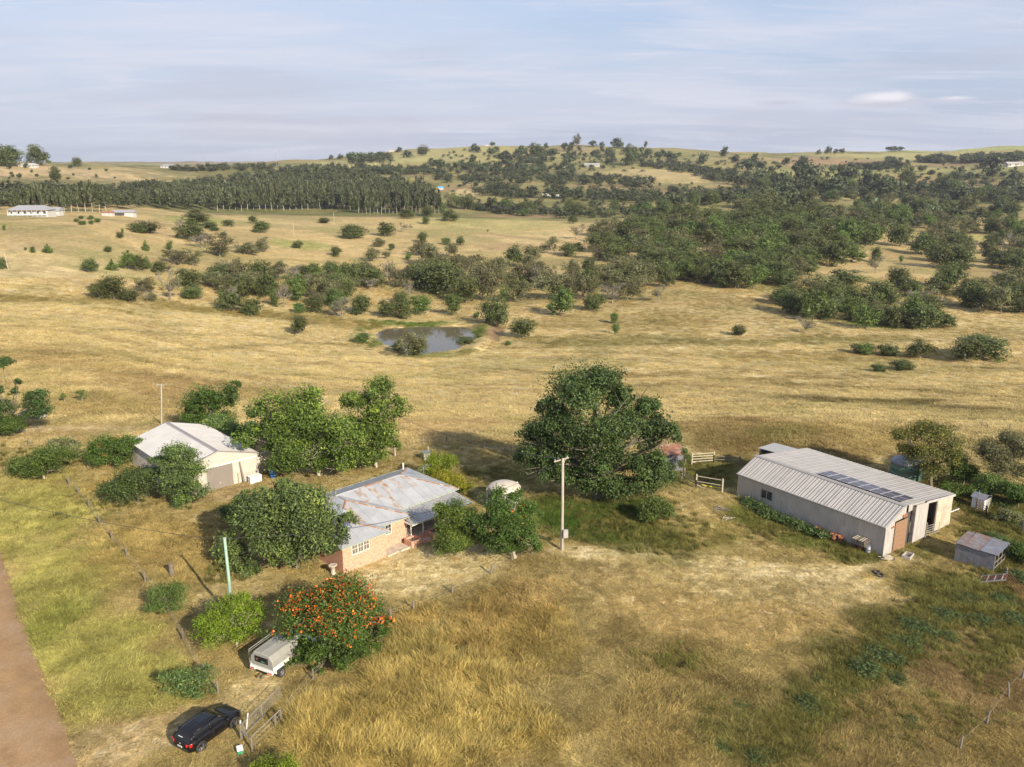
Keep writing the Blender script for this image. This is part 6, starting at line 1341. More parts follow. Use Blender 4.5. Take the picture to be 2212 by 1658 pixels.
# green truck behind the garage shed
tp = P1(541, 946); tr_ = empty('old_farm_truck', tp, R(205), 'old faded green farm truck half hidden in the trees behind the shed', 'truck')
b = MB(); loft(b, [[(x, .95, .7), (x, .95, z), (x, -.95, z), (x, -.95, .7)] for x, z in ((-.9, 1.55), (.9, 1.5), (1.1, 1.35), (2.1, 1.3), (2.2, .9))]); b.build('cab_body', M['truck_green'], tr_)
b = MB(); loft(b, [[(x, .92, 1.5), (x, w, z), (x, -w, z), (x, -.92, 1.5)] for x, z, w in ((-.85, 2.2, .85), (.4, 2.2, .85), (.85, 1.52, .9))]); b.build('cab_glass', M['car_glass'], tr_)
MB().b2((-.95, -.93, 2.19), (.5, .93, 2.30)).build('cab_roof', M['truck_green'], tr_); MB().b2((-4.8, -1.1, 1.0), (-1.1, 1.1, 1.15)).build('flat_tray', M['post_wood'], tr_)
b = MB()
for x, y, z in ((-.88, .88, 1.5), (-.88, -.88, 1.5), (.43, .86, 2.2), (.43, -.86, 2.2)): b.tube([(x, y, 1.5), (x + (.0 if x < 0 else .0), y, 2.2)], .06, 5)
b.build('pillar', M['truck_green'], tr_)
for x in (-3.6, 1.4):
    for s in (1, -1): wheel(tr_, x, s * .9, .5, .5, .3)
# pale caravan-like van behind the shed roof
vp = at_local(SO_, SR, -1.2, SDp + 2.5); van = empty('white_caravan', (vp.x, vp.y, float(HH(vp.x, vp.y))), SR, 'white caravan half hidden behind the far corner of the garage shed', 'caravan')
b = MB(); loft(b, [[(x, 1.1, .5), (x, 1.1, z), (x, .8, z + .25), (x, -.8, z + .25), (x, -1.1, z), (x, -1.1, .5)] for x, z in ((-2.2, 2.0), (-1.9, 2.5), (2.0, 2.5), (2.3, 1.9))]); b.build('body', M['white'], van)
b = MB(); b.b2((-1.2, -1.13, 1.3), (.0, -1.09, 1.9)); b.build('window', M['glass'], van)
for s in (1, -1): wheel(van, 0, s * 1.0, .35, .35, .2)

# ------------------------------------------------------------------ poles and wires
def pole(name, label, cat, base, h, r, mt, arms=(), lean=(0, 0), extra=None):
    o = empty(name, base, 0, label, cat); top = Vector((lean[0], lean[1], h))
    MB().tube([(0, 0, -.5), Vector((0, 0, 0)), top * .5 + Vector((.02, 0, 0)), top], [r * 1.15, r * 1.1, r * .92, r * .75], 10).build('shaft', M[mt], o, True)
    for (z, ln, rz) in arms:
        d_ = Vector((math.cos(rz), math.sin(rz), 0)); c = top * (z / h); n_ = Vector((-d_.y, d_.x, 0)) * (r + .05)
        MB().box(c + n_, (ln, .10, .12), rz=rz).build('crossarm', M[mt], o)
        b = MB()
        for s in (-1, 1): b.tube([c + n_ * 1.2 + d_ * s * ln * .42 + Vector((0, 0, .05)), c + n_ * 1.2 + d_ * s * ln * .42 + Vector((0, 0, .22))], .05, 7)
        b.build('insulator', M['offwhite'], o); MB().tube([c + d_ * ln * .3 + n_, c - Vector((0, 0, .6))], .02, 4).build('brace', M['steel'], o)
    return o, Vector(base) + top
PB = plane_pt(1213.5, 1188, .0); p0, p0t = pole('utility_pole', 'tall grey timber utility pole with crossarm standing in front of the big fig', 'pole', PB, 10.3, .17, 'pole_wood', [(10.1, 2.0, R(38))], (-.05, 0))
bx_ = MB(); bx_.b2((.12, -.42, 1.55), (.62, -.16, 2.45)); mb = bx_.build('meter_box', M['alu'], p0); MB().b2((.14, -.435, 1.6), (.60, -.422, 2.4)).build('door', M['offwhite'], mb); MB().tube([(.0, -.2, .0), (.0, -.2, 1.6)], .03, 5).build('conduit', M['steel'], p0)
GP = plane_pt(503, 1345, 0); p1, p1t = pole('green_pole', 'bare green treated pole rising out of the bright green bush', 'pole', GP, 8.2, .16, 'green_pole')
MB().lathe([(.14, 8.2), (.14, 8.26), (0, 8.28)], 10).build('pole_cap', M['alu'], p1)
q_ = P1(349, 920); p2, p2t = pole('utility_pole', 'leaning timber power pole standing behind the garage shed', 'pole', q_, 6.9, .12, 'pole_wood', [(6.7, 1.6, R(10))], (.7, 0))
q_ = plane_pt(853, 985, 0); p3, p3t = pole('utility_pole', 'thin timber pole beside the feathery tree behind the house', 'pole', q_, 6.2, .12, 'pole_wood', [(6.0, .9, R(15))])
q_ = P1(18, 583); p4, p4t = pole('utility_pole', 'small pale pole near the left edge below the homestead', 'pole', q_, 6.6, .14, 'pale_bark', lean=(-.6, 0))
for x, y, h, lab in ((722, 485, 9, 'thin pole standing on the golden crest left of centre'), (635, 510, 8, 'slim pole among the upper clump of trees'), (952, 447, 9, 'thin pole below the plantation beside the pale hut'), (441, 352, 34, 'tall thin radio mast on the far left skyline'), (597, 362, 48, 'tallest thin radio mast left of the crest hill'), (1548, 388, 10, 'thin pole on the gold spur'), (1510, 385, 9, 'thin pole on the gold spur nearest the far building'), (1960, 458, 9, 'rust coloured thin post by the green roofed hut')):
    q_ = P1(x, y); pole('far_pole', lab, 'mast' if h > 20 else 'pole', q_, h, .16 if h < 20 else .35, 'pale_bark' if h < 20 else 'steel')
def wire(label, a, b_, sag, r=.020, mt='black_wire', group='overhead wires', name='overhead_wire'):
    a, b_ = Vector(a), Vector(b_); pts = [a.lerp(b_, t / 16) - Vector((0, 0, sag * 4 * (t / 16) * (1 - t / 16))) for t in range(17)]
    o = MB().tube([p - a for p in pts], r, 4).build(name, M[mt]); o.location = a; return tag(o, label, 'wire', group)
wire('dark overhead cable sagging from the left edge to the green pole', plane_pt(-300, 990, 8), p1t - Vector((0, 0, .2)), 1.2, .025)
wire('overhead cable from the timber pole down to the house verandah', p0t - Vector((0, 0, .3)), at_local(HO, HR, 9.6, 1.1, 3.0), .8)
for k, dz in enumerate((0, .25)): wire(('upper' if k == 0 else 'lower') + ' overhead wire running from the timber pole towards the pole behind the house', p0t + Vector((-.5 + k, .2, -dz)), p3t - Vector((0, 0, dz)), .9)
wire('overhead wire from the green pole to the timber pole over the house', p1t, at_local(HO, HR, 9.3, 1.1, 2.9), .5)
wire('overhead wire from the pole behind the house to the garage shed', p3t, p2t, .9)

# ------------------------------------------------------------------ fences
def fence(label, pts, h=1.15, wires=(.35, .7, 1.05), r=.075, mt='post_wood', heights=None, lean=.06, wr=.006, braces=(), wm_='wire', name='wire_fence'):
    o = empty(name, pts[0], 0, label, 'fence'); P0 = Vector(pts[0]); rd__ = random.Random(len(pts) * 7 + int(P0.x)); tops = []
    for i, p in enumerate(pts):
        p = Vector(p); hh = h * rd__.uniform(.88, 1.1) if heights is None else heights[i]; t = Vector((rd__.uniform(-lean, lean), rd__.uniform(-lean, lean), hh)) * 1.0; q = p - P0
        MB().tube([q - Vector((0, 0, .3)), q + t * .5, q + t], [r * 1.1, r, r * .9], 7).build('post', M[mt], o); tops.append((q, t))
    for w_h in wires:
        b = MB()
        for (q, t), (q2, t2) in zip(tops[:-1], tops[1:]):
            a = q + t * (w_h / h); c = q2 + t2 * (w_h / h); b.tube([a, a.lerp(c, .5) - Vector((0, 0, .04)), c], wr, 3)
        b.build('wire', M[wm_], o)
    for (i, j) in braces:
        (q, t), (q2, t2) = tops[i], tops[j]; MB().tube([q + t * .9, q2 + t2 * .1 + (q - q2) * .0], .05, 6).build('brace', M[mt], o)
    return o
def G(px, py): v = plane_pt(px, py, 0); v.z = float(HH(v.x, v.y)); return v
fence('wire fence with grey timber posts curving along the road verge', [G(62, 962), G(110, 990), G(150, 1050), G(172, 1072), G(194, 1100), G(216, 1136), G(243, 1175), G(275, 1206), G(314, 1258), G(352, 1300), G(395, 1383), G(443, 1475), G(472, 1500)], 1.25, (.4, .75, 1.1), .085)
fence('low wire fence with dark leaning posts in front of the house yard', [G(845, 1335), G(893, 1322), G(977, 1283), G(1060, 1243), G(1107, 1213), G(1150, 1198)], 1.05, (.3, .6, .88), .10, lean=.18)
fence('wire fence with posts running beside the driveway to the yard', [G(595, 1575), G(677, 1472), G(760, 1400), G(845, 1335)], 1.15, (.35, .7, 1.05), .07, lean=.1)
fence('sparse wire fence across the shaded paddock behind the house', [G(805, 985), G(880, 968), G(912, 955), G(965, 948), G(1047, 968), G(1104, 972)], 1.2, (.5, 1.0), .06)
fence('short line of leaning grey posts in the lower right corner', [G(2072, 1625), G(2130, 1568), G(2180, 1508), G(2206, 1470)], 1.3, (.95,), .085, lean=.2, wr=.004)
fence('wire fence crossing the paddock behind the water tank', [G(980, 1075), G(1010, 1065), G(1048, 1092)], 1.2, (.5, 1.0), .06)
fence('distant fence line of thin posts along the hay field', [P1(x, y) for x, y in ((560, 855), (640, 850), (700, 853), (780, 856), (860, 860), (930, 868))], 1.2, (.6, 1.1), .05)
fence('thin posted fence on the slope left of the pond', [P1(x, y) for x, y in ((-10, 762), (60, 764), (120, 764), (200, 768), (330, 770), (460, 772), (560, 774), (640, 778))], 1.2, (.6, 1.1), .05)
fence('thin fence posts in the pale field behind the barn', [P1(x, y) for x, y in ((1880, 905), (1985, 925), (2020, 930), (2070, 935), (2120, 925), (2180, 932))], 1.3, (.6, 1.1), .06)
# strainer rails by the gate
A_, B_, C_ = G(523, 1600), G(545, 1625), G(608, 1563)
for (a, b_, nm, lab) in ((B_, C_, 'gate_rail', 'galvanised pipe rail fence panel beside the driveway gate'),):
    t = empty(nm, a, 0, lab, 'fence'); v = b_ - a
    MB().tube([(0, 0, -.3), (0, 0, 1.3)], .075, 8).build('post', M['post_wood'], t); MB().tube([v - Vector((0, 0, .3)), v + Vector((0, 0, 1.25))], .07, 8).build('post', M['post_wood'], t)
    MB().tube([(0, 0, 1.25), v + Vector((0, 0, 1.2))], .03, 8).build('rail', M['steel'], t); MB().tube([(0, 0, 1.15), A_ - a + Vector((0, 0, .9))], .04, 8).build('brace', M['steel'], t)
    for z in (.45, .85): MB().tube([(0, 0, z), v + Vector((0, 0, z))], .008, 3).build('wire', M['wire'], t)
gp = G(524, 1597); ge = G(607, 1512); v = ge - gp; L_ = v.length
gate = empty('farm_gate', gp, math.atan2(v.y, v.x), 'open galvanised pipe and mesh farm gate beside the black car', 'gate')
MB().tube([(-.12, 0, -.3), (-.12, 0, 1.35)], .10, 8).build('gate_post', M['post_wood'], gate)
b = MB(); b.tube([(.08, 0, .2), (L_, 0, .2), (L_, 0, 1.25), (.08, 0, 1.25), (.08, 0, .2)], .024, 7); b.tube([(L_ / 2, 0, .2), (L_ / 2, 0, 1.25)], .025, 6); b.build('gate_frame', M['steel'], gate)
b = MB()
for k in range(1, 8): z = .2 + k * 1.05 / 8; b.tube([(.08, 0, z), (L_, 0, z)], .006, 3)
for k in range(1, 22): x = .08 + (L_ - .08) * k / 22; b.tube([(x, 0, .2), (x, 0, 1.25)], .004, 3)
b.build('gate_mesh', M['wire'], gate)
for (px, py, lab, ln) in ((518, 1592, 'left white guide post leaning at the driveway gate', .12), (531, 1578, 'right white guide post leaning at the driveway gate', .22)):
    t = MB().tube([(0, 0, -.2), (ln, ln * .6, 1.35)], .05, 7).build('guide_post', M['white']); t.location = G(px, py); tag(t, lab, 'post', 'white posts at the driveway gate')
t = empty('letterbox', G(519, 1628), R(25), 'small white topped green letterbox on the ground by the gate', 'letterbox'); MB().box((0, 0, .28), (.36, .5, .36)).build('box', M['green_plastic'], t); MB().box((0, 0, .49), (.42, .58, .06)).build('lid', M['white'], t)

# timber rail gates of the cattle yard
def rails(label, a, b_, n, h, mt='timber', mt2='timber', name='timber_rail_gate', diag=True, rr_=.06):
    t = empty(name, a, 0, label, 'fence' if 'fence' in label else 'gate'); v = b_ - a
    for p, hh in ((Vector((0, 0, 0)), h * 1.15), (v, h * 1.1)): MB().tube([p - Vector((0, 0, .3)), p + Vector((0, 0, hh))], .11, 7).build('post', M[mt2], t)
    for k in range(n): z = h * (1 - k / (n + .3)); MB().tube([(0, 0, z), v + Vector((0, 0, z - .03))], rr_, 6).build('rail', M[mt], t)
    if diag: MB().tube([(0, 0, .45), v * .4 + Vector((0, 0, .05))], .05, 6).build('brace', M[mt], t)
    return t
rails('pale four rail timber gate beside the rusty roofed hut', G(1494, 1004), G(1541, 1001), 4, 1.55); rails('pale timber rail gate left of the barn in its shade', G(1503, 1058), G(1559, 1072), 2, 1.6)
rails('dark old rail fence running from the hut to the yard post', G(1541, 1001), G(1598, 1005), 2, 1.1, 'post_wood', 'post_wood', 'rail_fence', False); rails('low dark rail fence between the hut and the lower gate', G(1472, 1035), G(1503, 1058), 2, 1.0, 'post_wood', 'post_wood', 'rail_fence', False)
t = MB().tube([(0, 0, .35), (2.3, -.9, .25)], .07, 6).build('yellow_pipe', M['yellow']); t.location = G(1515, 1058); tag(t, 'bright yellow pipe lying under the lower timber gate', 'pipe')
for a, b_, lab in ((G(2108, 1105), G(2128, 1120), 'dark steel yard panel in front of the small white cabin'), (G(2128, 1120), G(2137, 1096), 'pale steel yard panel beside the small white cabin'), (G(2207, 1152), G(2240, 1165), 'brown steel yard panel at the right edge'), (G(2170, 1260), G(2225, 1318), 'low steel yard rails beyond the tin shed')):
    rails(lab, a, b_, 5, 1.4, 'rust' if 'dark' in lab or 'brown' in lab or 'low' in lab else 'steel', 'post_wood', 'yard_panel', False, .035)

# ------------------------------------------------------------------ small sheds, tanks and clutter
hut = empty('tin_hut', G(1432, 1020), R(8), 'grey tin hut with a rust red roof behind the big fig', 'hut')
for k in range(5): MB().b2((k * .55, 0, -.3), (k * .55 + .54, .04 + .01 * (k % 2), 2.35)).build('wall_sheet', M['tin'], hut)
for k in range(5): MB().b2((2.76, .1 + k * .42, -.3), (2.80, .1 + k * .42 + .36, 2.3 + k * .1)).build('slab_board', M['post_wood'], hut)
MB().b2((0, .06, -.3), (.05, 2.2, 2.4)).build('side_wall', M['tin'], hut)
for k in range(4):
    b = MB(); b.add([(-.2 , -.25 + k * .68, 2.42 + k * .13), (3.0, -.25 + k * .68, 2.42 + k * .13), (3.0, .44 + k * .68, 2.58 + k * .13), (-.2, .44 + k * .68, 2.58 + k * .13)], [(0, 1, 2, 3)]); b.add([(-.2, -.25 + k * .68, 2.38 + k * .13), (3.0, -.25 + k * .68, 2.38 + k * .13), (3.0, .44 + k * .68, 2.54 + k * .13), (-.2, .44 + k * .68, 2.54 + k * .13)], [(3, 2, 1, 0)]); b.build('roof_sheet', M['rust_tin'], hut)
MB().tube([(3.02, -.3, 2.38), (3.02, 2.5, 2.92)], .06, 5).build('barge_rail', M['steel'], hut)
for x, y in ((2.9, 2.3), (3.0, -.1)): MB().tube([(x, y, -.3), (x, y, 2.5)], .09, 6).build('post', M['post_wood'], hut)
# weathered tin shed, lower right
tb = G(2060, 1212); ts = empty('tin_shed', tb, R(-47), 'weathered blue grey tin shed with a rusting roof at the lower right', 'shed')
W1, D1, H1 = 3.7, 3.4, 1.95
for k in range(6): MB().b2((k * W1 / 6, 0, -.3), ((k + 1) * W1 / 6 - .02, .03 + .015 * (k % 2), H1 - .02 * (k % 2))).build('wall_sheet', M['tin'], ts)
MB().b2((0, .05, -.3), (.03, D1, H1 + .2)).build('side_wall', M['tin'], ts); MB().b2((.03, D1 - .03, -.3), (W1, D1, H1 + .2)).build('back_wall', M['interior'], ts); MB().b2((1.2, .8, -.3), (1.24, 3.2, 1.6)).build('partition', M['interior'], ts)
for k in range(5):
    for j in range(1):
        y0 = -.12; q = MB(); z0 = H1 + .12 + .03 * (k % 2); q.box((-.1 + k * .8 + .4, y0 + 1.85, z0 + .06), (.82, 3.72, .03), M=Matrix.Rotation(R(3 + random.uniform(-1, 1)), 3, 'X')); q.build('roof_sheet', M['rust_dark' if k in (0, 1, 2) else 'tin'], ts)
for y in (.1, 1.2, 2.3, 3.3): MB().tube([(W1 - .05, y, -.2), (W1 - .05, y, H1 + .15)], .06, 6).build('post', M['post_wood'], ts)
for z in (.5, 1.1): MB().tube([(W1 - .02, .1, z), (W1 - .02, 3.3, z)], .03, 4).build('wire_rail', M['steel'], ts)
MB().tube([(2.4, 3.4, H1 + .35), (5.2, 3.1, H1 - .1)], .07, 6).build('loose_beam', M['post_wood'], ts)
lr = empty('loading_ramp', G(2140, 1262), R(-38), 'rusty slatted steel loading ramp leaning beside the tin shed', 'ramp')
rm = Matrix.Rotation(R(-24), 3, 'Y')
MB().box((0, 0, .55), (2.6, 1.5, .06), M=rm).build('deck', M['rust'], lr)
for s in (-1, 1): MB().box(Vector((0, s * .76, .60)), (2.7, .07, .12), M=rm).build('side_rail', M['steel'], lr)
for k in range(4): MB().box(rm @ Vector((-1.0 + k * .66, 0, .06)) + Vector((0, 0, .55)), (.07, 1.45, .05), M=rm).build('cleat', M['offwhite'], lr)
# tanks
def tank(name, label, base, r, h, dome, mt, mtop, n=28):
    o = empty(name, base, 0, label, 'tank'); MB().lathe([(r, -.3), (r, h * .33), (r * 1.012, h * .34), (r, h * .35), (r, h * .66), (r * 1.012, h * .67), (r, h * .68), (r, h)], n).build('body', M[mt], o, True)
    MB().lathe([(r * 1.02, h - .03), (r * 1.03, h + .02), (r * .93, h + dome * .35), (r * .7, h + dome * .7), (r * .4, h + dome * .92), (0, h + dome)], n).build('lid', M[mtop], o, True); return o
tk = tank('water_tank', 'domed beige water tank behind the flowering tree right of the house', G(1089, 1101) + Vector((0, 1.2, 0)), 1.95, 2.35, .62, 'tank_dark', 'tank')
MB().tube([(-1.6, -1.3, 2.75), (-2.05, -.5, 2.45), (-2.05, -.5, .1)], .06, 7).build('overflow_pipe', M['white'], tk); MB().tube([(1.4, .6, 2.5), (1.6, .6, 2.75)], .10, 7).build('inlet', M['white'], tk)
tank('water_tank', 'dark green water tank partly hidden behind the barn roof', G(2003, 1072) + Vector((0, 6, 0)), 1.9, 2.2, .7, 'green_tank', 'tin')
cab = empty('white_cabin', G(2116, 1100), R(38), 'small white cabin with a curved grey roof beyond the barn', 'cabin')
MB().b2((-.75, -.7, -.3), (.75, .7, 1.55)).build('wall', M['white'], cab)
b = MB(); loft(b, [[(-.9 + 1.8 * t / 8, y, 1.55 + .38 * math.sin(math.pi * t / 8)) for t in range(9)] for y in (-.85, .85)], cap_=False); b.build('roof', M['tin'], cab); MB().tube([(-.3, .2, 1.8), (-.3, .2, 2.35)], .05, 6).build('vent_pipe', M['steel'], cab)
MB().b2((-.2, -.72, .1), (.45, -.70, 1.35)).build('door', M['offwhite'], cab)
t = MB().tube([(0, 0, .6), (2.6, 1.1, 1.0)], .05, 6).build('white_rail', M['white']); t.location = at_local(BO, BR, BW + .2, 1.0); tag(t, 'long white pipe rail between the barn and the steel yard panels', 'rail')
t = empty('pump_cover', G(922, 992), R(20), 'small pale tin cover box behind the bright green bush', 'box'); MB().box((0, 0, .5), (1.0, .9, 1.0)).build('body', M['offwhite'], t); MB().box((0, 0, 1.06), (1.2, 1.1, .06)).build('lid', M['tin'], t); MB().tube([(.3, .3, 1.0), (.3, .3, 1.7)], .04, 5).build('pipe', M['white'], t)
# pallets on drums by the barn corner
def bl(x, y, z=0): v = at_local(BO, BR, x, y); v.z = float(HH(v.x, v.y)) + z; return v
for i, (x, y, lab, mt_) in enumerate(((-.55, 1.35, 'pale blue drum under the pallet stack nearest the barn corner', 'tin'), (-.55, 2.15, 'middle rusty drum under the pallet stack', 'rust'), (-.6, 2.95, 'rusty drum under the far end of the pallet stack', 'rust'))):
    t = empty('steel_drum', bl(x, y), 0, lab, 'drum', 'drums under the pallet stack'); MB().lathe([(0, 0), (.29, 0), (.29, .29), (.30, .30), (.29, .31), (.29, .58), (.30, .59), (.29, .60), (.29, .88), (0, .88)], 16).build('body', M[mt_], t, True)
for i in range(4):
    t = empty('timber_pallet', bl(-.6 - .03 * i, 2.1 + .05 * (i % 2), .9 + i * .15), BR + R(90 + 3 * (i % 2)), ('topmost', 'second', 'third', 'lowest')[3 - i] + ' timber pallet in the stack on drums by the barn', 'pallet', 'pallets stacked on drums')
    for k in range(6): MB().box((-.62 + k * .248, 0, .11), (.12, 1.1, .022)).build('board', M['timber' if k % 3 else 'post_wood'], t)
    for k in (-.5, 0, .5): MB().box((0, k, .05), (1.36, .09, .09)).build('bearer', M['post_wood'], t)
t = MB().box((0, 0, 0), (1.7, 1.15, .04), M=Matrix.Rotation(R(3), 3, 'Y')).build('tin_sheet', M['tin']); t.location = bl(-.62, 2.1, .89); t.rotation_euler = (0, 0, BR + R(90)); tag(t, 'grey tin sheet under the pallet stack', 'sheet')
for i, (x, y, rot) in enumerate(((-.45, 4.6, 0), (-.9, 5.2, 70), (-.5, 5.7, 20), (-.5, 6.8, 80), (-.5, 7.4, 0))):
    t = empty('rusty_drum', bl(x, y, .0 if rot < 30 else .3), BR, ('first', 'second', 'third', 'fourth', 'fifth')[i] + ' rust red drum from the pallet stack along the barn wall', 'drum', 'rusty drums lying along the barn wall')
    MB().lathe([(0, 0), (.29, 0), (.29, .29), (.31, .30), (.29, .31), (.29, .58), (.31, .59), (.29, .60), (.29, .88), (.25, .88), (.25, .80), (0, .80)], 14, Matrix.Rotation(R(rot), 4, 'Y') @ Matrix.Translation((0, 0, -.1))).build('body', M['rust'], t, True)
t = empty('stone_trough', bl(2.3, -1.5), BR + R(10), 'pale rectangular trough lying before the brown barn door', 'trough')
for lo, hi in (((-.65, -.42, 0), (.65, -.33, .28)), ((-.65, .33, 0), (.65, .42, .28)), ((-.65, -.33, 0), (-.56, .33, .28)), ((.56, -.33, 0), (.65, .33, .28))): MB().b2(lo, hi).build('side', M['offwhite'], t)
MB().b2((-.56, -.33, .02), (.56, .33, .08)).build('bottom', M['straw_mulch'], t)
t = empty('wheelbarrow', bl(-.35, -.75), BR + R(-30), 'old cream wheelbarrow tipped in the grass at the barn corner', 'wheelbarrow')
b = MB(); loft(b, [[(x, w, z0), (x, w + .08, z1), (x, -w - .08, z1), (x, -w, z0)] for x, w, z0, z1 in ((-.45, .2, .30, .5), (.0, .26, .25, .55), (.45, .22, .28, .52))]); b.build('tub', M['timber'], t)
for s in (-1, 1): MB().tube([(.4, s * .1, .2), (-.9, s * .28, .45)], .03, 5).build('handle', M['timber'], t)
wheel(t, .65, 0, .18, .18, .08)
t = empty('log_stump', G(372, 1246), 0, 'short brown stump standing in the long grass', 'stump'); MB().tube([(0, 0, -.2), (.02, 0, 1.4)], [.27, .24], 10).build('stem', M['bark'], t)
t = empty('garden_urn', at_local(HO, HR, -.75, .75), 0, 'stone pedestal urn at the corner of the brick house', 'urn'); MB().lathe([(.28, 0), (.30, .1), (.20, .2), (.22, .8), (.45, .95), (.46, 1.05), (.3, 1.0), (0, .98)], 16).build('bowl', M['concrete'], t, True)
for i, (px, py, s) in enumerate(((1556, 1112, .9), (1570, 1128, .6))):
    b = MB(); rd2 = random.Random(i)
    for k in range(26): a = rd2.uniform(0, 6.28); c = Vector((rd2.gauss(0, .5), rd2.gauss(0, .35), rd2.uniform(.02, .25))) * s; e = Vector((math.cos(a), math.sin(a), rd2.uniform(-.1, .25))) * rd2.uniform(.3, .8) * s; b.tube([c - e, c + e], .03, 4)
    t = b.build('branch_pile', M['grey_twig' if i == 0 else 'timber']); t.location = G(px, py); tag(t, ('grey' if i == 0 else 'reddish') + ' pile of dead sticks left of the barn', 'stick pile')
for i, (px, py) in enumerate(((1893, 1238), (1900, 1244))):
    t = empty('rubber_ring', G(px, py), 0, ('left' if i == 0 else 'right') + ' old dark tyre lying near the barn corner', 'tyre', 'tyres near the barn corner')
    MB().lathe([(.28, .0), (.36, .0), (.39, .1), (.36, .2), (.28, .2), (.25, .1), (.28, 0)], 18, Matrix.Rotation(R(12 * i), 4, 'X')).build('casing', M['tyre'], t, True)

# ------------------------------------------------------------------ far houses and sheds
def farhouse(name, label, px, py, wpx, hpx, rot=0, depth=.5, roof='far_roof', wallm='far_wall', kind='hip', nwin=4, verandah=False, cat='house'):
    g = P1(px, py); k = proj(g)[2] / FPX; W = wpx * k; H = hpx * k; D = W * depth; he = H * .55; o = empty(name, g, rot, label, cat)
    MB().b2((-W / 2, 0, -1.5), (W / 2, D, he)).build('wall', M[wallm], o); e = W * .04; hr = H * .95
    a = [(-W / 2 - e, -e, he), (W / 2 + e, -e, he), (W / 2 + e, D + e, he), (-W / 2 - e, D + e, he)]; ins_ = (W * .2 if kind == 'hip' else 0); r1, r2 = (-W / 2 - e + ins_, D / 2, hr), (W / 2 + e - ins_, D / 2, hr)
    b = MB(); b.add(a + [r1, r2], [(0, 1, 5, 4), (1, 2, 5), (2, 3, 4, 5), (3, 0, 4), (3, 2, 1, 0)]); b.build('roof', M[roof], o)
    for i in range(nwin):
        x = -W / 2 + W * (i + .5) / nwin; f = MB().b2((x - W * .032 - .08, -.05, he * .30), (x + W * .032 + .08, .02, he * .82)).build('window', M['white'], o); MB().b2((x - W * .032, -.08, he * .34), (x + W * .032, -.055, he * .78)).build('pane', M['far_dark'], f)
    if verandah:
        b = MB(); n = 9
        MB().b2((-W / 2, -W * .07, he * .98), (W / 2, -.02, he * 1.02 + .05)).build('verandah_roof', M[roof], o)
        for i in range(n): x = -W / 2 + .1 + (W - .3) * i / (n - 1); MB().b2((x, -W * .07, -.6), (x + .16, -W * .07 + .16, he * .98)).build('verandah_post', M['white'], o)
        MB().b2((-W / 2, -W * .072, he * .25), (W / 2, -W * .068, he * .42)).build('balustrade', M['white'], o)
    return o
hs_ = farhouse('white_homestead', 'white verandah homestead with a grey roof at the left edge', 62, 468, 82, 24, R(3), .45, verandah=True, nwin=6)
farhouse('homestead_wing', 'raised white verandah wing on the right end of the white homestead', 108, 466, 38, 18, R(3), .6, verandah=True, nwin=3, kind='gable')
farhouse('garden_shed', 'small pale shed with a reddish roof right of the white homestead', 231, 467, 22, 11, 0, .6, 'rust_tin', nwin=2, kind='gable', cat='shed')
o = farhouse('open_shed', 'long open machinery shed with a cream end wall', 265, 467, 46, 13, 0, .35, nwin=0, kind='gable', cat='shed'); k = proj(o.location)[2] / FPX
MB().b2((-20 * k, -.2, .3), (4 * k, -.05, 6 * k)).build('opening', M['far_dark'], o)
MB().b2((-20.5 * k, -.25, -1), (-20 * k, -.05, 6.5 * k)).build('post', M['white'], o)
farhouse('hilltop_house', 'long low white house between dark figs on the left hilltop', 58, 362, 36, 9, 0, .4, 'far_wall', nwin=5, cat='house')
farhouse('skyline_house', 'pale house on the far left skyline right of the bare hill', 362, 364, 30, 9, 0, .5, nwin=4)
for (x, y, w_, h_, lab, kk) in ((848, 328, 16, 7, 'square pale house on the left shoulder of the crest hill', 'hip'), (915, 326, 18, 8, 'white gabled house near the top of the crest hill', 'gable'), (998, 314, 22, 5, 'long low white house on the very top of the crest hill', 'gable'), (1036, 315, 12, 4, 'small pale house right of the hilltop house', 'gable'), (1052, 316, 9, 4, 'smallest pale outbuilding on the crest skyline', 'gable'),
      (1279, 361, 32, 8, 'long cream roofed building on the gold spur', 'gable'), (1222, 365, 14, 6, 'small pale shed left of the gold spur', 'gable'), (2194, 360, 34, 10, 'white farm sheds near the right edge hillside', 'gable')):
    farhouse('hill_house', lab, x, y, w_, h_, 0, .5, 'offwhite' if w_ > 20 else 'far_roof', nwin=3, kind=kk)
farhouse('pump_hut', 'tiny white hut with a blue roof at the end of the plantation', 952, 411, 11, 8, 0, .6, 'blue_lid', nwin=1, kind='gable', cat='hut'); farhouse('green_roof_hut', 'green roofed hut on the pale strip at the right', 1896, 435, 13, 6, 0, .6, 'green_plastic', nwin=1, kind='gable', cat='hut')
for x, y, lab in ((1758, 429, 'white car parked on the pale strip left of the green hut'), (1798, 428, 'small white van on the pale strip in the valley')):
    t = empty('far_car', P1(x, y), 0, lab, 'car'); MB().b2((-2.6, -1, .4), (2.6, 1, 1.3)).build('body', M['white'], t); MB().b2((-1.8, -.9, 1.3), (1.2, .9, 2.1)).build('cabin', M['offwhite'], t)
tq = P1(1182, 427); t = empty('road_truck', tq + Vector((0, 0, .7)), 0, 'white semi truck on the highway down the valley', 'truck'); MB().b2((-6, -1.3, .9), (5, 1.3, 3.9)).build('trailer', M['white'], t); MB().b2((5.4, -1.2, .6), (8.5, 1.2, 3.2)).build('cab', M['red_lens'], t); MB().b2((-6, -1.0, .1), (8, 1.0, .9)).build('chassis', M['tyre'], t)
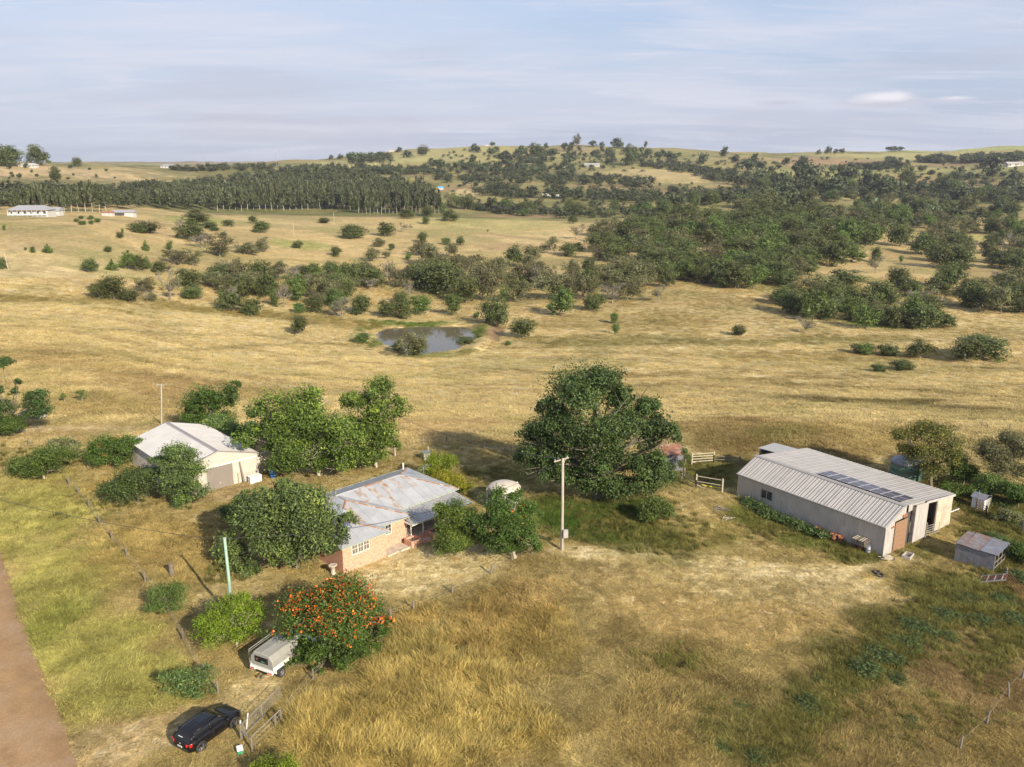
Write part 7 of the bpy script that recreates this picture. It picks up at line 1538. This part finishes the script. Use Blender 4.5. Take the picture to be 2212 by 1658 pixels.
tq = P1(1204, 428); t = empty('road_truck', tq + Vector((0, 0, .7)), 0, 'grey box truck following on the valley highway', 'truck'); MB().b2((-4, -1.3, .9), (3, 1.3, 3.4)).build('trailer', M['alu'], t); MB().b2((3.3, -1.2, .5), (5.4, 1.2, 2.8)).build('cab', M['white'], t); MB().b2((-4, -1.0, .1), (5, 1.0, .9)).build('chassis', M['tyre'], t)
# ------------------------------------------------------------------ the near trees
near_tree('fig_tree', 'huge dark spreading fig tree at the centre of the farm', (1292, 1078), [(1175, 1010, 46, -.5, 2.6, 30), (1140, 985, 30, 0, 2, 26), (1425, 1010, 36, 0, 2.2, 30), (1250, 1050, 50, -2, 2.4, 22), (1350, 1052, 54, -2, 2.4, 22), (1400, 1040, 36, -.8, 2, 20), (1205, 1030, 44, -1.4, 2.2, 24), 
  (1290, 879, 106, 0, 5.98, 55), (1217, 932, 63, -1, 3.68, 48), (1368, 932, 69, 0, 4.14, 48), (1174, 970, 48, 0, 3.22, 42), (1411, 965, 40, 1, 2.76, 40), (1290, 965, 88, -3.2, 2.944, 53), (1203, 1004, 53, -1.5, 2.76, 33), (1392, 1013, 46, -1, 2.76, 37), (1300, 1013, 70, -2.5, 2.3, 37),
  (1290, 836, 55, 1, 3.22, 32), (1242, 860, 35, 0, 2.76, 30), (1338, 860, 39, 1, 2.76, 30), (1149, 946, 30, 0, 2.024, 25), (1436, 941, 23, 0, 1.84, 23), (1183, 889, 30, 1, 2.208, 26), (1397, 889, 32, 1, 2.208, 26), (1319, 1046, 53, -1.5, 1.84, 21), (1232, 1042, 39, -1, 1.84, 18)],
  52000, .27, 'leaf_fig', 'bark', .60, 'tree', 1.5, .20, 4, 2, seed=3, fork=.28, out=.72, lo=-.8, clumps=620, core=.08, shell=(.66, 1.05))
near_tree('feathery_tree', 'broad bright green feathery tree right of the garage shed', (690, 1028), [(622, 970, 40, -.8, 2.4, 24), (640, 1005, 44, -1.2, 2.2, 20), (700, 1008, 50, -1.4, 2.2, 20), (745, 1000, 40, -1.2, 2, 22), (580, 940, 34, 0, 2, 26), 
  (640, 890, 66, 0, 3.4, 44), (700, 930, 78, -1, 4, 48), (610, 945, 62, -1, 3, 40), (665, 985, 70, -2, 3, 36), (745, 965, 55, -1, 3, 44), (580, 900, 32, 0, 2, 24), (560, 955, 40, -.5, 2, 22), (690, 870, 30, 0, 2, 22)],
  26000, .25, 'leaf_acacia', 'pale_bark', .32, aspect=2.2, seed=5, out=.75, twig=3, sub=7, clumps=330, core=.05, shell=(.5, 1.08))
near_tree('feathery_tree', 'second feathery tree with an upright crown beside the thin pole', (812, 1010), [(800, 990, 44, -1.2, 2, 22), (835, 965, 36, -.8, 1.8, 26), (770, 930, 36, 0, 2, 30), (810, 862, 50, 0, 2.8, 36), (835, 900, 42, -.5, 2.4, 30), (780, 880, 36, 0, 2.2, 30), (820, 950, 52, -1, 2.6, 38), (780, 985, 46, -1, 2.4, 28), (850, 875, 26, 0, 1.6, 20)],
  15000, .25, 'leaf_acacia', 'pale_bark', .25, aspect=2.2, seed=6, sub=5, twig=2, clumps=210, core=.05, shell=(.5, 1.08))
near_tree('dense_tree', 'dark green bushy tree standing behind the garage shed', (452, 935), [(450, 920, 44, -.8, 2.2, 20), (495, 925, 36, -.5, 2, 18), (415, 905, 24, 0, 1.6, 18), (470, 860, 34, 0, 2.2, 26), (455, 880, 46, 0, 2.8, 42), (425, 890, 30, 0, 2, 28), (500, 870, 34, 0, 2.2, 40), (490, 915, 36, 0, 2.2, 24), (515, 840, 16, 0, 1.2, 20), (440, 915, 34, -.5, 2, 18)],
  13000, .24, 'leaf_poinciana', 'bark', .25, seed=8, clumps=170)
near_tree('feathery_shrub', 'blue green feathery shrub overhanging the far corner of the garage shed', (490, 968), [(470, 918, 34, 0, 2, 20), (505, 935, 34, 0, 2, 22), (535, 950, 30, 0, 2, 18)], 4500, .22, 'leaf_bluegreen', 'bark', .12, 'shrub', 2.4, seed=9, clumps=90, core=.04)
near_tree('feathery_tree', 'big blue green feathery tree in front of the brick house', (640, 1228), [
  (615, 1090, 72, .5, 3.4, 36), (670, 1100, 50, .5, 2.6, 34), (585, 1120, 66, -.3, 3.2, 40), (650, 1140, 80, -.8, 3.4, 42), (720, 1150, 44, -.5, 2.4, 30), (755, 1128, 22, 0, 1.3, 14), (575, 1185, 56, -1, 2.8, 34), (665, 1195, 60, -1.5, 2.6, 34), (610, 1062, 40, 1, 2.2, 18), (500, 1205, 46, 0, 2.2, 32), (520, 1160, 34, .5, 2.0, 28), (730, 1190, 26, -1, 1.4, 20), (540, 1228, 36, -.5, 2, 18), (535, 1100, 30, 0, 1.8, 20)],
  26000, .21, 'leaf_bluegreen', 'bark', .28, aspect=2.8, seed=11, clumps=380, core=.05, twig=2, sub=5, cr=.22)
near_tree('poinciana_tree', 'umbrella shaped tree covered in orange blossom over the utility truck', (722, 1425), [(803, 1395, 42, -1.2, 1.8, 16), (763, 1420, 40, -1.8, 1.5, 14), (703, 1410, 44, -1.8, 1.6, 14), (828, 1347, 26, 0, 1.6, 16), 
  (723, 1313, 96, 0.6, 4, 22), (663, 1334, 66, -0.3, 3, 20), (793, 1338, 60, -0.3, 2.8, 22), (723, 1347, 100, -1.2, 3.2, 23), (658, 1360, 40, -0.4, 2.2, 14), (813, 1370, 36, -0.6, 2, 16), (748, 1385, 60, -1.6, 2.2, 16), (671, 1412, 30, -1.6, 1.5, 11), (723, 1299, 70, 1.4, 2.8, 14), (658, 1425, 30, -1.6, 1.4, 9), (703, 1442, 16, -1.8, 0.8, 5)],
  27000, .17, 'leaf_poinciana', 'bark', .24, aspect=2.0, seed=13, flowers=(1900, .085), clumps=430, core=.04, cr=.18, sub=6, twig=3, lo=-.35, out=.6, fork=.25, shell=(.7, 1.04))
near_tree('round_shrub', 'bright green rounded shrub around the foot of the green pole', (512, 1396), [(470, 1345, 36, 0, 1.5, 24), (550, 1350, 30, 0, 1.3, 22), (525, 1305, 30, .5, 1.3, 14), (508, 1340, 58, 0, 2.1, 28), (455, 1360, 34, 0, 1.4, 20), (545, 1330, 30, 0, 1.4, 22), (500, 1370, 52, -.6, 1.8, 18), (540, 1365, 26, -.3, 1.2, 14), (510, 1310, 34, .4, 1.5, 16), (440, 1345, 16, 0, .8, 10)],
  13000, .14, 'leaf_bright', 'pale_bark', .12, 'shrub', 1.5, .24, sub=6, twig=3, seed=15, clumps=210, core=.04, shell=(.55, 1.08))
near_tree('mid_shrub', 'lone mid green shrub in the long grass by the road fence', (366, 1328), [(362, 1292, 40, 0, 1.5, 22), (385, 1280, 24, 0, 1.1, 16), (345, 1305, 24, 0, 1.1, 14), (370, 1312, 32, -.4, 1.2, 12)], 4200, .13, 'leaf_green', 'bark', .08, 'shrub', 1.5, .26, seed=16, clumps=100, core=.05)
near_tree('sprawling_shrub', 'wispy blue green sprawling shrub beside the fence strainer post', (412, 1500), [(400, 1475, 48, 0, 1.7, 12), (440, 1462, 30, 0, 1.2, 14), (415, 1490, 40, -.3, 1.2, 8), (370, 1465, 24, 0, 1, 8)], 1500, .12, 'leaf_bluegreen', 'bark', .05, 'shrub', 3.6, .3, seed=17, clumps=70, core=0)
near_tree('yellow_shrub', 'yellow green shrub poking up at the bottom edge', (600, 1700), [(590, 1668, 44, 0, 1.1, 22), (620, 1660, 28, 0, .9, 18), (560, 1670, 22, 0, .7, 12)], 3800, .10, 'leaf_bright', 'bark', .06, 'shrub', 1.5, .26, seed=18, clumps=100)
near_tree('cypress_bush', 'dense olive green bush at the verandah end of the house', (985, 1200), [(975, 1182, 38, -.8, 1.6, 20), (1005, 1175, 34, -.6, 1.6, 24), (960, 1150, 30, -.3, 1.5, 26), (983, 1130, 44, 0, 2, 46), (960, 1120, 26, 0, 1.4, 26), (1010, 1125, 30, 0, 1.6, 34), (985, 1165, 40, -.6, 1.7, 26), (950, 1100, 14, 0, .8, 10)], 15000, .15, 'leaf_bushgreen', 'bark', .14, 'bush', 1.8, .24, seed=20, clumps=220)
near_tree('poinciana_tree', 'dark green umbrella tree with a few orange flowers in front of the water tank', (1112, 1206), [(1060, 1180, 34, -.8, 1.6, 20), (1100, 1188, 44, -1.5, 1.6, 16), (1150, 1180, 26, -1, 1.3, 16), (1040, 1130, 26, 0, 1.6, 26), (1105, 1105, 62, .4, 2.8, 28), (1065, 1135, 40, -.3, 2, 26), (1145, 1125, 36, 0, 2, 26), (1105, 1145, 62, -1, 2.4, 28), (1085, 1170, 46, -1.2, 1.8, 20), (1140, 1165, 30, -1, 1.4, 18), (1090, 1080, 40, 1, 2, 14), (1040, 1165, 22, -.5, 1.2, 16)],
  18000, .17, 'leaf_poinciana', 'pale_bark', .2, aspect=2.0, seed=21, flowers=(14, .10), clumps=280, core=.05, cr=.2)
near_tree('round_shrub', 'light green rounded shrub behind the house roof corner', (946, 1052), [(944, 1008, 36, 0, 2.0, 26), (922, 1016, 24, 0, 1.4, 18), (966, 1010, 26, 0, 1.5, 22), (945, 1030, 34, -.3, 1.6, 16)], 7000, .15, 'leaf_bright', 'bark', .1, 'shrub', 1.5, .26, seed=22, clumps=90)
near_tree('golden_shrub', 'golden yellow shrub along the end wall of the house', (982, 1070), [(962, 1036, 26, 0, 1.4, 18), (985, 1044, 26, 0, 1.4, 18), (1002, 1058, 18, 0, 1.1, 14)], 6000, .14, 'leaf_yellow', 'bark', .08, 'shrub', 1.5, .26, seed=23, clumps=80)
near_tree('hedge_bush', 'low dark green bush behind the house roof', (820, 1058), [(800, 1050, 22, 0, 1.2, 8), (830, 1043, 24, 0, 1.2, 10), (855, 1035, 20, 0, 1.1, 8)], 2600, .16, 'leaf_bushgreen', 'bark', .07, 'bush', 1.5, .3, seed=24)
# left of the garage shed
near_tree('spreading_tree', 'low spreading dark green tree nearest the road fence', (95, 1035), [(90, 995, 62, 0, 2.6, 16), (55, 1010, 34, 0, 2, 14), (125, 990, 40, 0, 2, 18), (100, 1015, 52, -.7, 2, 12)], 7500, .2, 'leaf_poinciana', 'pale_bark', .16, aspect=2, seed=30, clumps=190, core=.04)
near_tree('grey_shrub', 'soft grey green feathery shrub behind the spreading tree', (140, 1000), [(140, 965, 34, 0, 1.8, 16), (165, 975, 26, 0, 1.5, 14), (115, 975, 22, 0, 1.4, 12)], 3600, .2, 'leaf_olive', 'bark', .1, 'shrub', 2.4, seed=31, clumps=80, core=.03)
near_tree('spreading_tree', 'low dark flat topped tree against the left wall of the garage shed', (250, 1008), [(245, 970, 52, 0, 2.5, 18), (285, 962, 36, 0, 2, 18), (205, 985, 30, 0, 1.8, 14), (260, 990, 46, -.6, 2, 12)], 7500, .2, 'leaf_poinciana', 'bark', .16, aspect=2, seed=32, clumps=150, core=.05, flowers=(10, .09))
near_tree('spreading_tree', 'wide dark umbrella tree in front of the garage shed', (300, 1085), [(295, 1040, 58, 0, 2.7, 22), (335, 1035, 34, 0, 2, 18), (255, 1052, 30, 0, 1.8, 16), (300, 1062, 62, -.8, 2.2, 16)], 9500, .18, 'leaf_fig', 'bark', .16, aspect=2, seed=33, clumps=200, core=.05)
near_tree('feathery_tree', 'blue green feathery tree before the front corner of the garage shed', (405, 1092), [(398, 990, 34, 0, 2.0, 22), (375, 1010, 32, 0, 1.8, 22), (425, 1015, 28, 0, 1.7, 22), (400, 1040, 44, -.6, 2, 26), (430, 1062, 30, -.6, 1.6, 22), (385, 1062, 34, -.5, 1.6, 20), (350, 1000, 20, 0, 1.2, 12), (410, 1082, 34, -.8, 1.5, 12)], 11500, .18, 'leaf_bluegreen', 'bark', .14, aspect=2.6, seed=34, clumps=240, core=.04, shell=(.5, 1.08))
# tall sparse tree at the left edge
near_tree('sparse_tree', 'tall sparse tree with separate leaf tufts at the left edge', (28, 940), [(30, 790, 26, 0, 1.8, 12), (5, 850, 20, 0, 1.4, 10), (45, 852, 12, 0, 1, 12), (85, 880, 34, 0, 2, 20), (95, 860, 24, 0, 1.6, 14), (10, 890, 30, 0, 2, 22), (20, 925, 36, 0, 2, 16), (65, 900, 30, 0, 1.8, 14), (55, 830, 10, 0, .8, 8), (0, 800, 12, 0, .8, 6)], 13000, .22, 'leaf_fig', 'bark', .16, aspect=1.8, seed=36, clumps=240, core=.1, sub=3, twig=1, fork=.3)
near_tree('round_bush', 'dark bush below the tall sparse tree at the left edge', (12, 945), [(15, 915, 34, 0, 1.8, 20), (40, 925, 20, 0, 1.2, 14)], 3200, .2, 'leaf_poinciana', 'bark', .1, 'bush', seed=37)
# right of the barn
near_tree('amber_tree', 'amber green spreading tree behind the right end of the barn', (2010, 1052), [(1990, 945, 50, 0, 2.8, 24), (1945, 950, 34, 0, 2, 16), (2030, 950, 36, 0, 2.2, 24), (1990, 985, 52, -1, 2.6, 26), (2045, 995, 30, 0, 2, 26), (2010, 1020, 34, -.5, 2, 20), (1960, 975, 30, 0, 1.6, 12)], 12000, .19, 'leaf_amber', 'bark', .26, aspect=1.8, seed=40, clumps=240, core=.05, sub=6, twig=2)
near_tree('round_bush', 'fresh dark green round bush right of the amber tree', (2080, 1050), [(2080, 1005, 34, 0, 2, 24), (2060, 1020, 24, 0, 1.6, 20), (2100, 1020, 24, 0, 1.6, 18), (2085, 1035, 34, -.5, 1.6, 14)], 6500, .18, 'leaf_poinciana', 'bark', .16, 'bush', seed=41, clumps=140)
near_tree('olive_tree', 'grey olive leafed tree with pale trunk at the right edge', (2155, 1062), [(2130, 980, 38, 0, 2.2, 24), (2170, 965, 36, 0, 2.2, 20), (2200, 975, 34, 0, 2, 26), (2150, 1005, 40, -.5, 2.2, 22), (2190, 1015, 34, 0, 2, 18)], 14000, .18, 'leaf_olive', 'pale_bark', .17, seed=42, clumps=260, core=.04, sub=6, twig=3, shell=(.5, 1.08))
near_tree('low_bush', 'low leafy green bush between the barn end and the white cabin', (2070, 1080), [(2050, 1058, 26, 0, 1.4, 12), (2080, 1062, 24, 0, 1.3, 12)], 2800, .15, 'leaf_poinciana', 'bark', .06, 'bush', seed=43)
near_tree('grass_bush', 'dark green rounded clump of long grass right of the fig trunk', (1420, 1128), [(1420, 1106, 32, 0, 1.5, 20), (1400, 1112, 18, 0, 1, 12)], 5200, .16, 'leaf_green', 'bark', .04, 'bush', 3.2, .3, seed=44, core=.1, up=-.2)
near_tree('shade_bush', 'small dark bush in the shade beside the house tree', (500, 1135), [(495, 1110, 30, 0, 1.6, 20), (520, 1100, 22, 0, 1.2, 12)], 3000, .2, 'leaf_fig', 'bark', .08, 'bush', seed=45, core=.3)
near_tree('hut_shrub', 'thin green shrub beside the rusty roofed hut', (1478, 1030), [(1478, 985, 12, 0, .9, 14), (1470, 1010, 14, 0, 1, 14)], 1300, .15, 'leaf_green', 'grey_twig', .06, 'shrub', seed=46, core=0)
near_tree('small_tree', 'small sparse sapling in the brown paddock at the left', (178, 868), [(176, 850, 12, 0, 1, 6), (183, 856, 10, 0, .8, 5)], 500, .18, 'leaf_green', 'pale_bark', .05, 'sapling', seed=47, core=0)
near_tree('small_tree', 'little bushy sapling beside the sparse left tree', (140, 870), [(139, 858, 9, 0, .8, 6)], 400, .18, 'leaf_green', 'pale_bark', .05, 'sapling', seed=48, core=0)
near_tree('round_bush', 'full green bush between the amber tree and the right edge', (2140, 1082), [(2135, 1050, 34, 0, 1.8, 20), (2160, 1060, 26, 0, 1.5, 16), (2110, 1062, 22, 0, 1.4, 14)], 6000, .18, 'leaf_green', 'bark', .1, 'bush', seed=51, clumps=120)
near_tree('round_bush', 'dark bush at the right edge above the yard panels', (2195, 1100), [(2190, 1070, 34, 0, 1.8, 22), (2215, 1080, 26, 0, 1.5, 16)], 5000, .18, 'leaf_poinciana', 'bark', .1, 'bush', seed=52, clumps=100)
near_tree('round_bush', 'pale olive bush right of the white cabin', (2165, 1130), [(2165, 1112, 26, 0, 1.3, 12), (2185, 1118, 20, 0, 1.1, 10)], 3000, .16, 'leaf_olive', 'bark', .06, 'bush', seed=53, clumps=70)
near_tree('round_bush', 'dark bush at the right edge beyond the tin shed', (2205, 1220), [(2200, 1190, 26, 0, 1.3, 16), (2215, 1205, 22, 0, 1.1, 12)], 3000, .15, 'leaf_poinciana', 'bark', .06, 'bush', seed=54, clumps=70)
# creeper along the barn wall
cl = []
rg5 = random.Random(4)
for k in range(22): t = k / 21; cl.append((bl(-.95 - .5 * rg5.random() - .5 * (.5 - abs(t - .5)), 17.0 - 11.0 * t)))
o = cl[0]; lob = [((p - o).x, (p - o).y, (p - o).z + .25, .85, .75, .5) for p in cl]
V, F, T, p_, n_ = leafcloud(lob, 7500, .17, 1.2, .4, 260, seed=50, up=.8, core=.05, lo=.0); V[:, 2] = np.maximum(V[:, 2], .02)
cr5 = link('creeper', np_mesh('creeper', V, F, M['leaf_weed'], T)); cr5.location = o; tag(cr5, 'leafy green creeper growing along the long barn wall', 'creeper')
# weeds and low bushes of the rough lower right corner, each a clump of its own
WD = [(1960, 1560, 22), (1870, 1455, 32), (1830, 1490, 26), (1905, 1425, 34), (1960, 1395, 30), (1985, 1360, 34), (2010, 1395, 22), (2040, 1335, 28), (1750, 1530, 30), (1720, 1560, 24), (1800, 1560, 22), (1640, 1640, 28), (1690, 1600, 22), (2085, 1300, 26), (2060, 1280, 20), (2120, 1345, 24),
      (1935, 1470, 20), (2165, 1300, 24), (2190, 1345, 26), (2200, 1255, 26), (2110, 1190, 22), (2150, 1170, 22), (2195, 1130, 26), (2160, 1095, 24), (2185, 1200, 26), (2050, 1380, 18), (1860, 1520, 20), (1560, 1620, 20), (1775, 1478, 20), (1600, 1530, 18), (1700, 1075, 0)]
WD = [w for w in WD if w[2]]
wm_ = []
for i in range(4):
    lb = [(0, 0, .35, .42, .42, .34)] + [(random.uniform(-.3, .3), random.uniform(-.3, .3), .3, .25, .25, .25) for _ in range(3)]; V, F, T, p_, n_ = leafcloud(lb, 2600, .045, 3.0, .6, 70, seed=70 + i, core=.02, up=.2); V[:, 2] = np.maximum(V[:, 2], 0)
    wm_.append(np_mesh('weed_clump', V, F, M['leaf_weed'], T))
WD.sort(key=lambda w: w[0] + w[1] * 1.5)
zc_ = {}
for i, (px, py, r) in enumerate(WD):
    g = G(px, py); k = proj(g)[2] / FPX; s = r * 2 * k; o = link('weed_bush', wm_[i % 4], None, g - Vector((0, 0, .12)), (0, 0, random.uniform(0, 6)), (s, s, s * random.uniform(.32, .5)))
    zone = 'near the tin shed' if py < 1260 else ('on the weedy diagonal strip' if px > 1820 else 'in the lower right rough grass')
    zc_[zone] = zc_.get(zone, 0) + 1
    tag(o, f'{ORD[zc_[zone] - 1]} low green weed bush {zone}, counted from the upper left', 'bush', 'weed bushes of the rough corner')

# ragged ground weeds between the bushes: too many to count
WZ = [(1930, 1400, 60, 50, 260), (1820, 1480, 60, 50, 240), (1720, 1560, 70, 45, 240), (2040, 1320, 70, 50, 240), (2130, 1420, 90, 60, 120), (1990, 1360, 60, 60, 190), (1860, 1450, 70, 60, 260), (1770, 1520, 70, 50, 200), (1680, 1610, 110, 60, 260), (2090, 1290, 100, 60, 260), (2170, 1200, 80, 80, 220), (2150, 1110, 90, 50, 200), (1960, 1560, 200, 90, 120), (1480, 1430, 110, 40, 70), (1350, 1135, 170, 45, 200),
      (1700, 1135, 110, 40, 160), (1850, 1195, 70, 24, 90), (2180, 1360, 60, 90, 160), (60, 990, 120, 40, 70), (240, 1090, 130, 40, 60), (480, 1240, 60, 30, 30), (1540, 1020, 60, 24, 60), (1450, 1180, 70, 26, 60), (1580, 1560, 160, 80, 90)]
wx_, wy_ = [], []
for (a, b_, rx, ry, n_) in WZ: wx_ += list(RNG.normal(a, rx * .45, int(n_ * 1.5))); wy_ += list(RNG.normal(b_, ry * .45, int(n_ * 1.5)))
q = P(wx_, wy_, 600); q = q[q[:, 3] > 0]; m_ = len(q)
ok = np.ones(m_, bool)
for poly in NOGRASS: ok &= ~inpoly(q[:, 0], q[:, 1], poly)
q = q[ok]; m_ = len(q); s_ = RNG.uniform(.35, 1.15, m_)
field('weeds', 'ragged low green weeds merging into the dry grass', q[:, :3] - np.array([[0, 0, .05]]), np.clip(np.array([[.135, .135, .042]]) * RNG.uniform(.55, 1.5, (m_, 1)) + RNG.uniform(0, .05, (m_, 1)) * np.array([[1.2, .8, .2]]), .01, .8), np.stack([np.zeros(m_), np.zeros(m_), RNG.uniform(0, 6.28, m_)], 1), np.stack([s_, s_, RNG.uniform(.25, .85, m_)], 1), RNG.integers(0, 5, m_))

# ------------------------------------------------------------------ grass over the land
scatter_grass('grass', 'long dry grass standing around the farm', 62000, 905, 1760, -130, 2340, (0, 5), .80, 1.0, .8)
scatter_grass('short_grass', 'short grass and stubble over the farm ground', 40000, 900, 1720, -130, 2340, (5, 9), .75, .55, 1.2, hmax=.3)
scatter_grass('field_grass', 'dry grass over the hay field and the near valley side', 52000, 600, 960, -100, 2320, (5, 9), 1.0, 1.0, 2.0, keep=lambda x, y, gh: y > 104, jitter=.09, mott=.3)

# ------------------------------------------------------------------ the air of the valley
hb = MB().b2((-13500, -120, float(Z.min()) - 1.5), (13500, 13500, max(float(Z.max()), 60) + 60)).build('haze', [])
hm_ = bpy.data.materials.new('thin_haze'); hm_.use_nodes = True; nt = hm_.node_tree; nt.nodes.clear(); ho = nt.nodes.new('ShaderNodeOutputMaterial'); pv_ = nt.nodes.new('ShaderNodeVolumePrincipled')
pv_.inputs['Color'].default_value = (.86, .90, 1, 1); pv_.inputs['Density'].default_value = .000055; pv_.inputs['Anisotropy'].default_value = .2
nt.links.new(pv_.outputs[0], ho.inputs['Volume']); hb.data.materials.append(hm_); tag(hb, 'thin pale haze filling the valley air', kind='stuff')
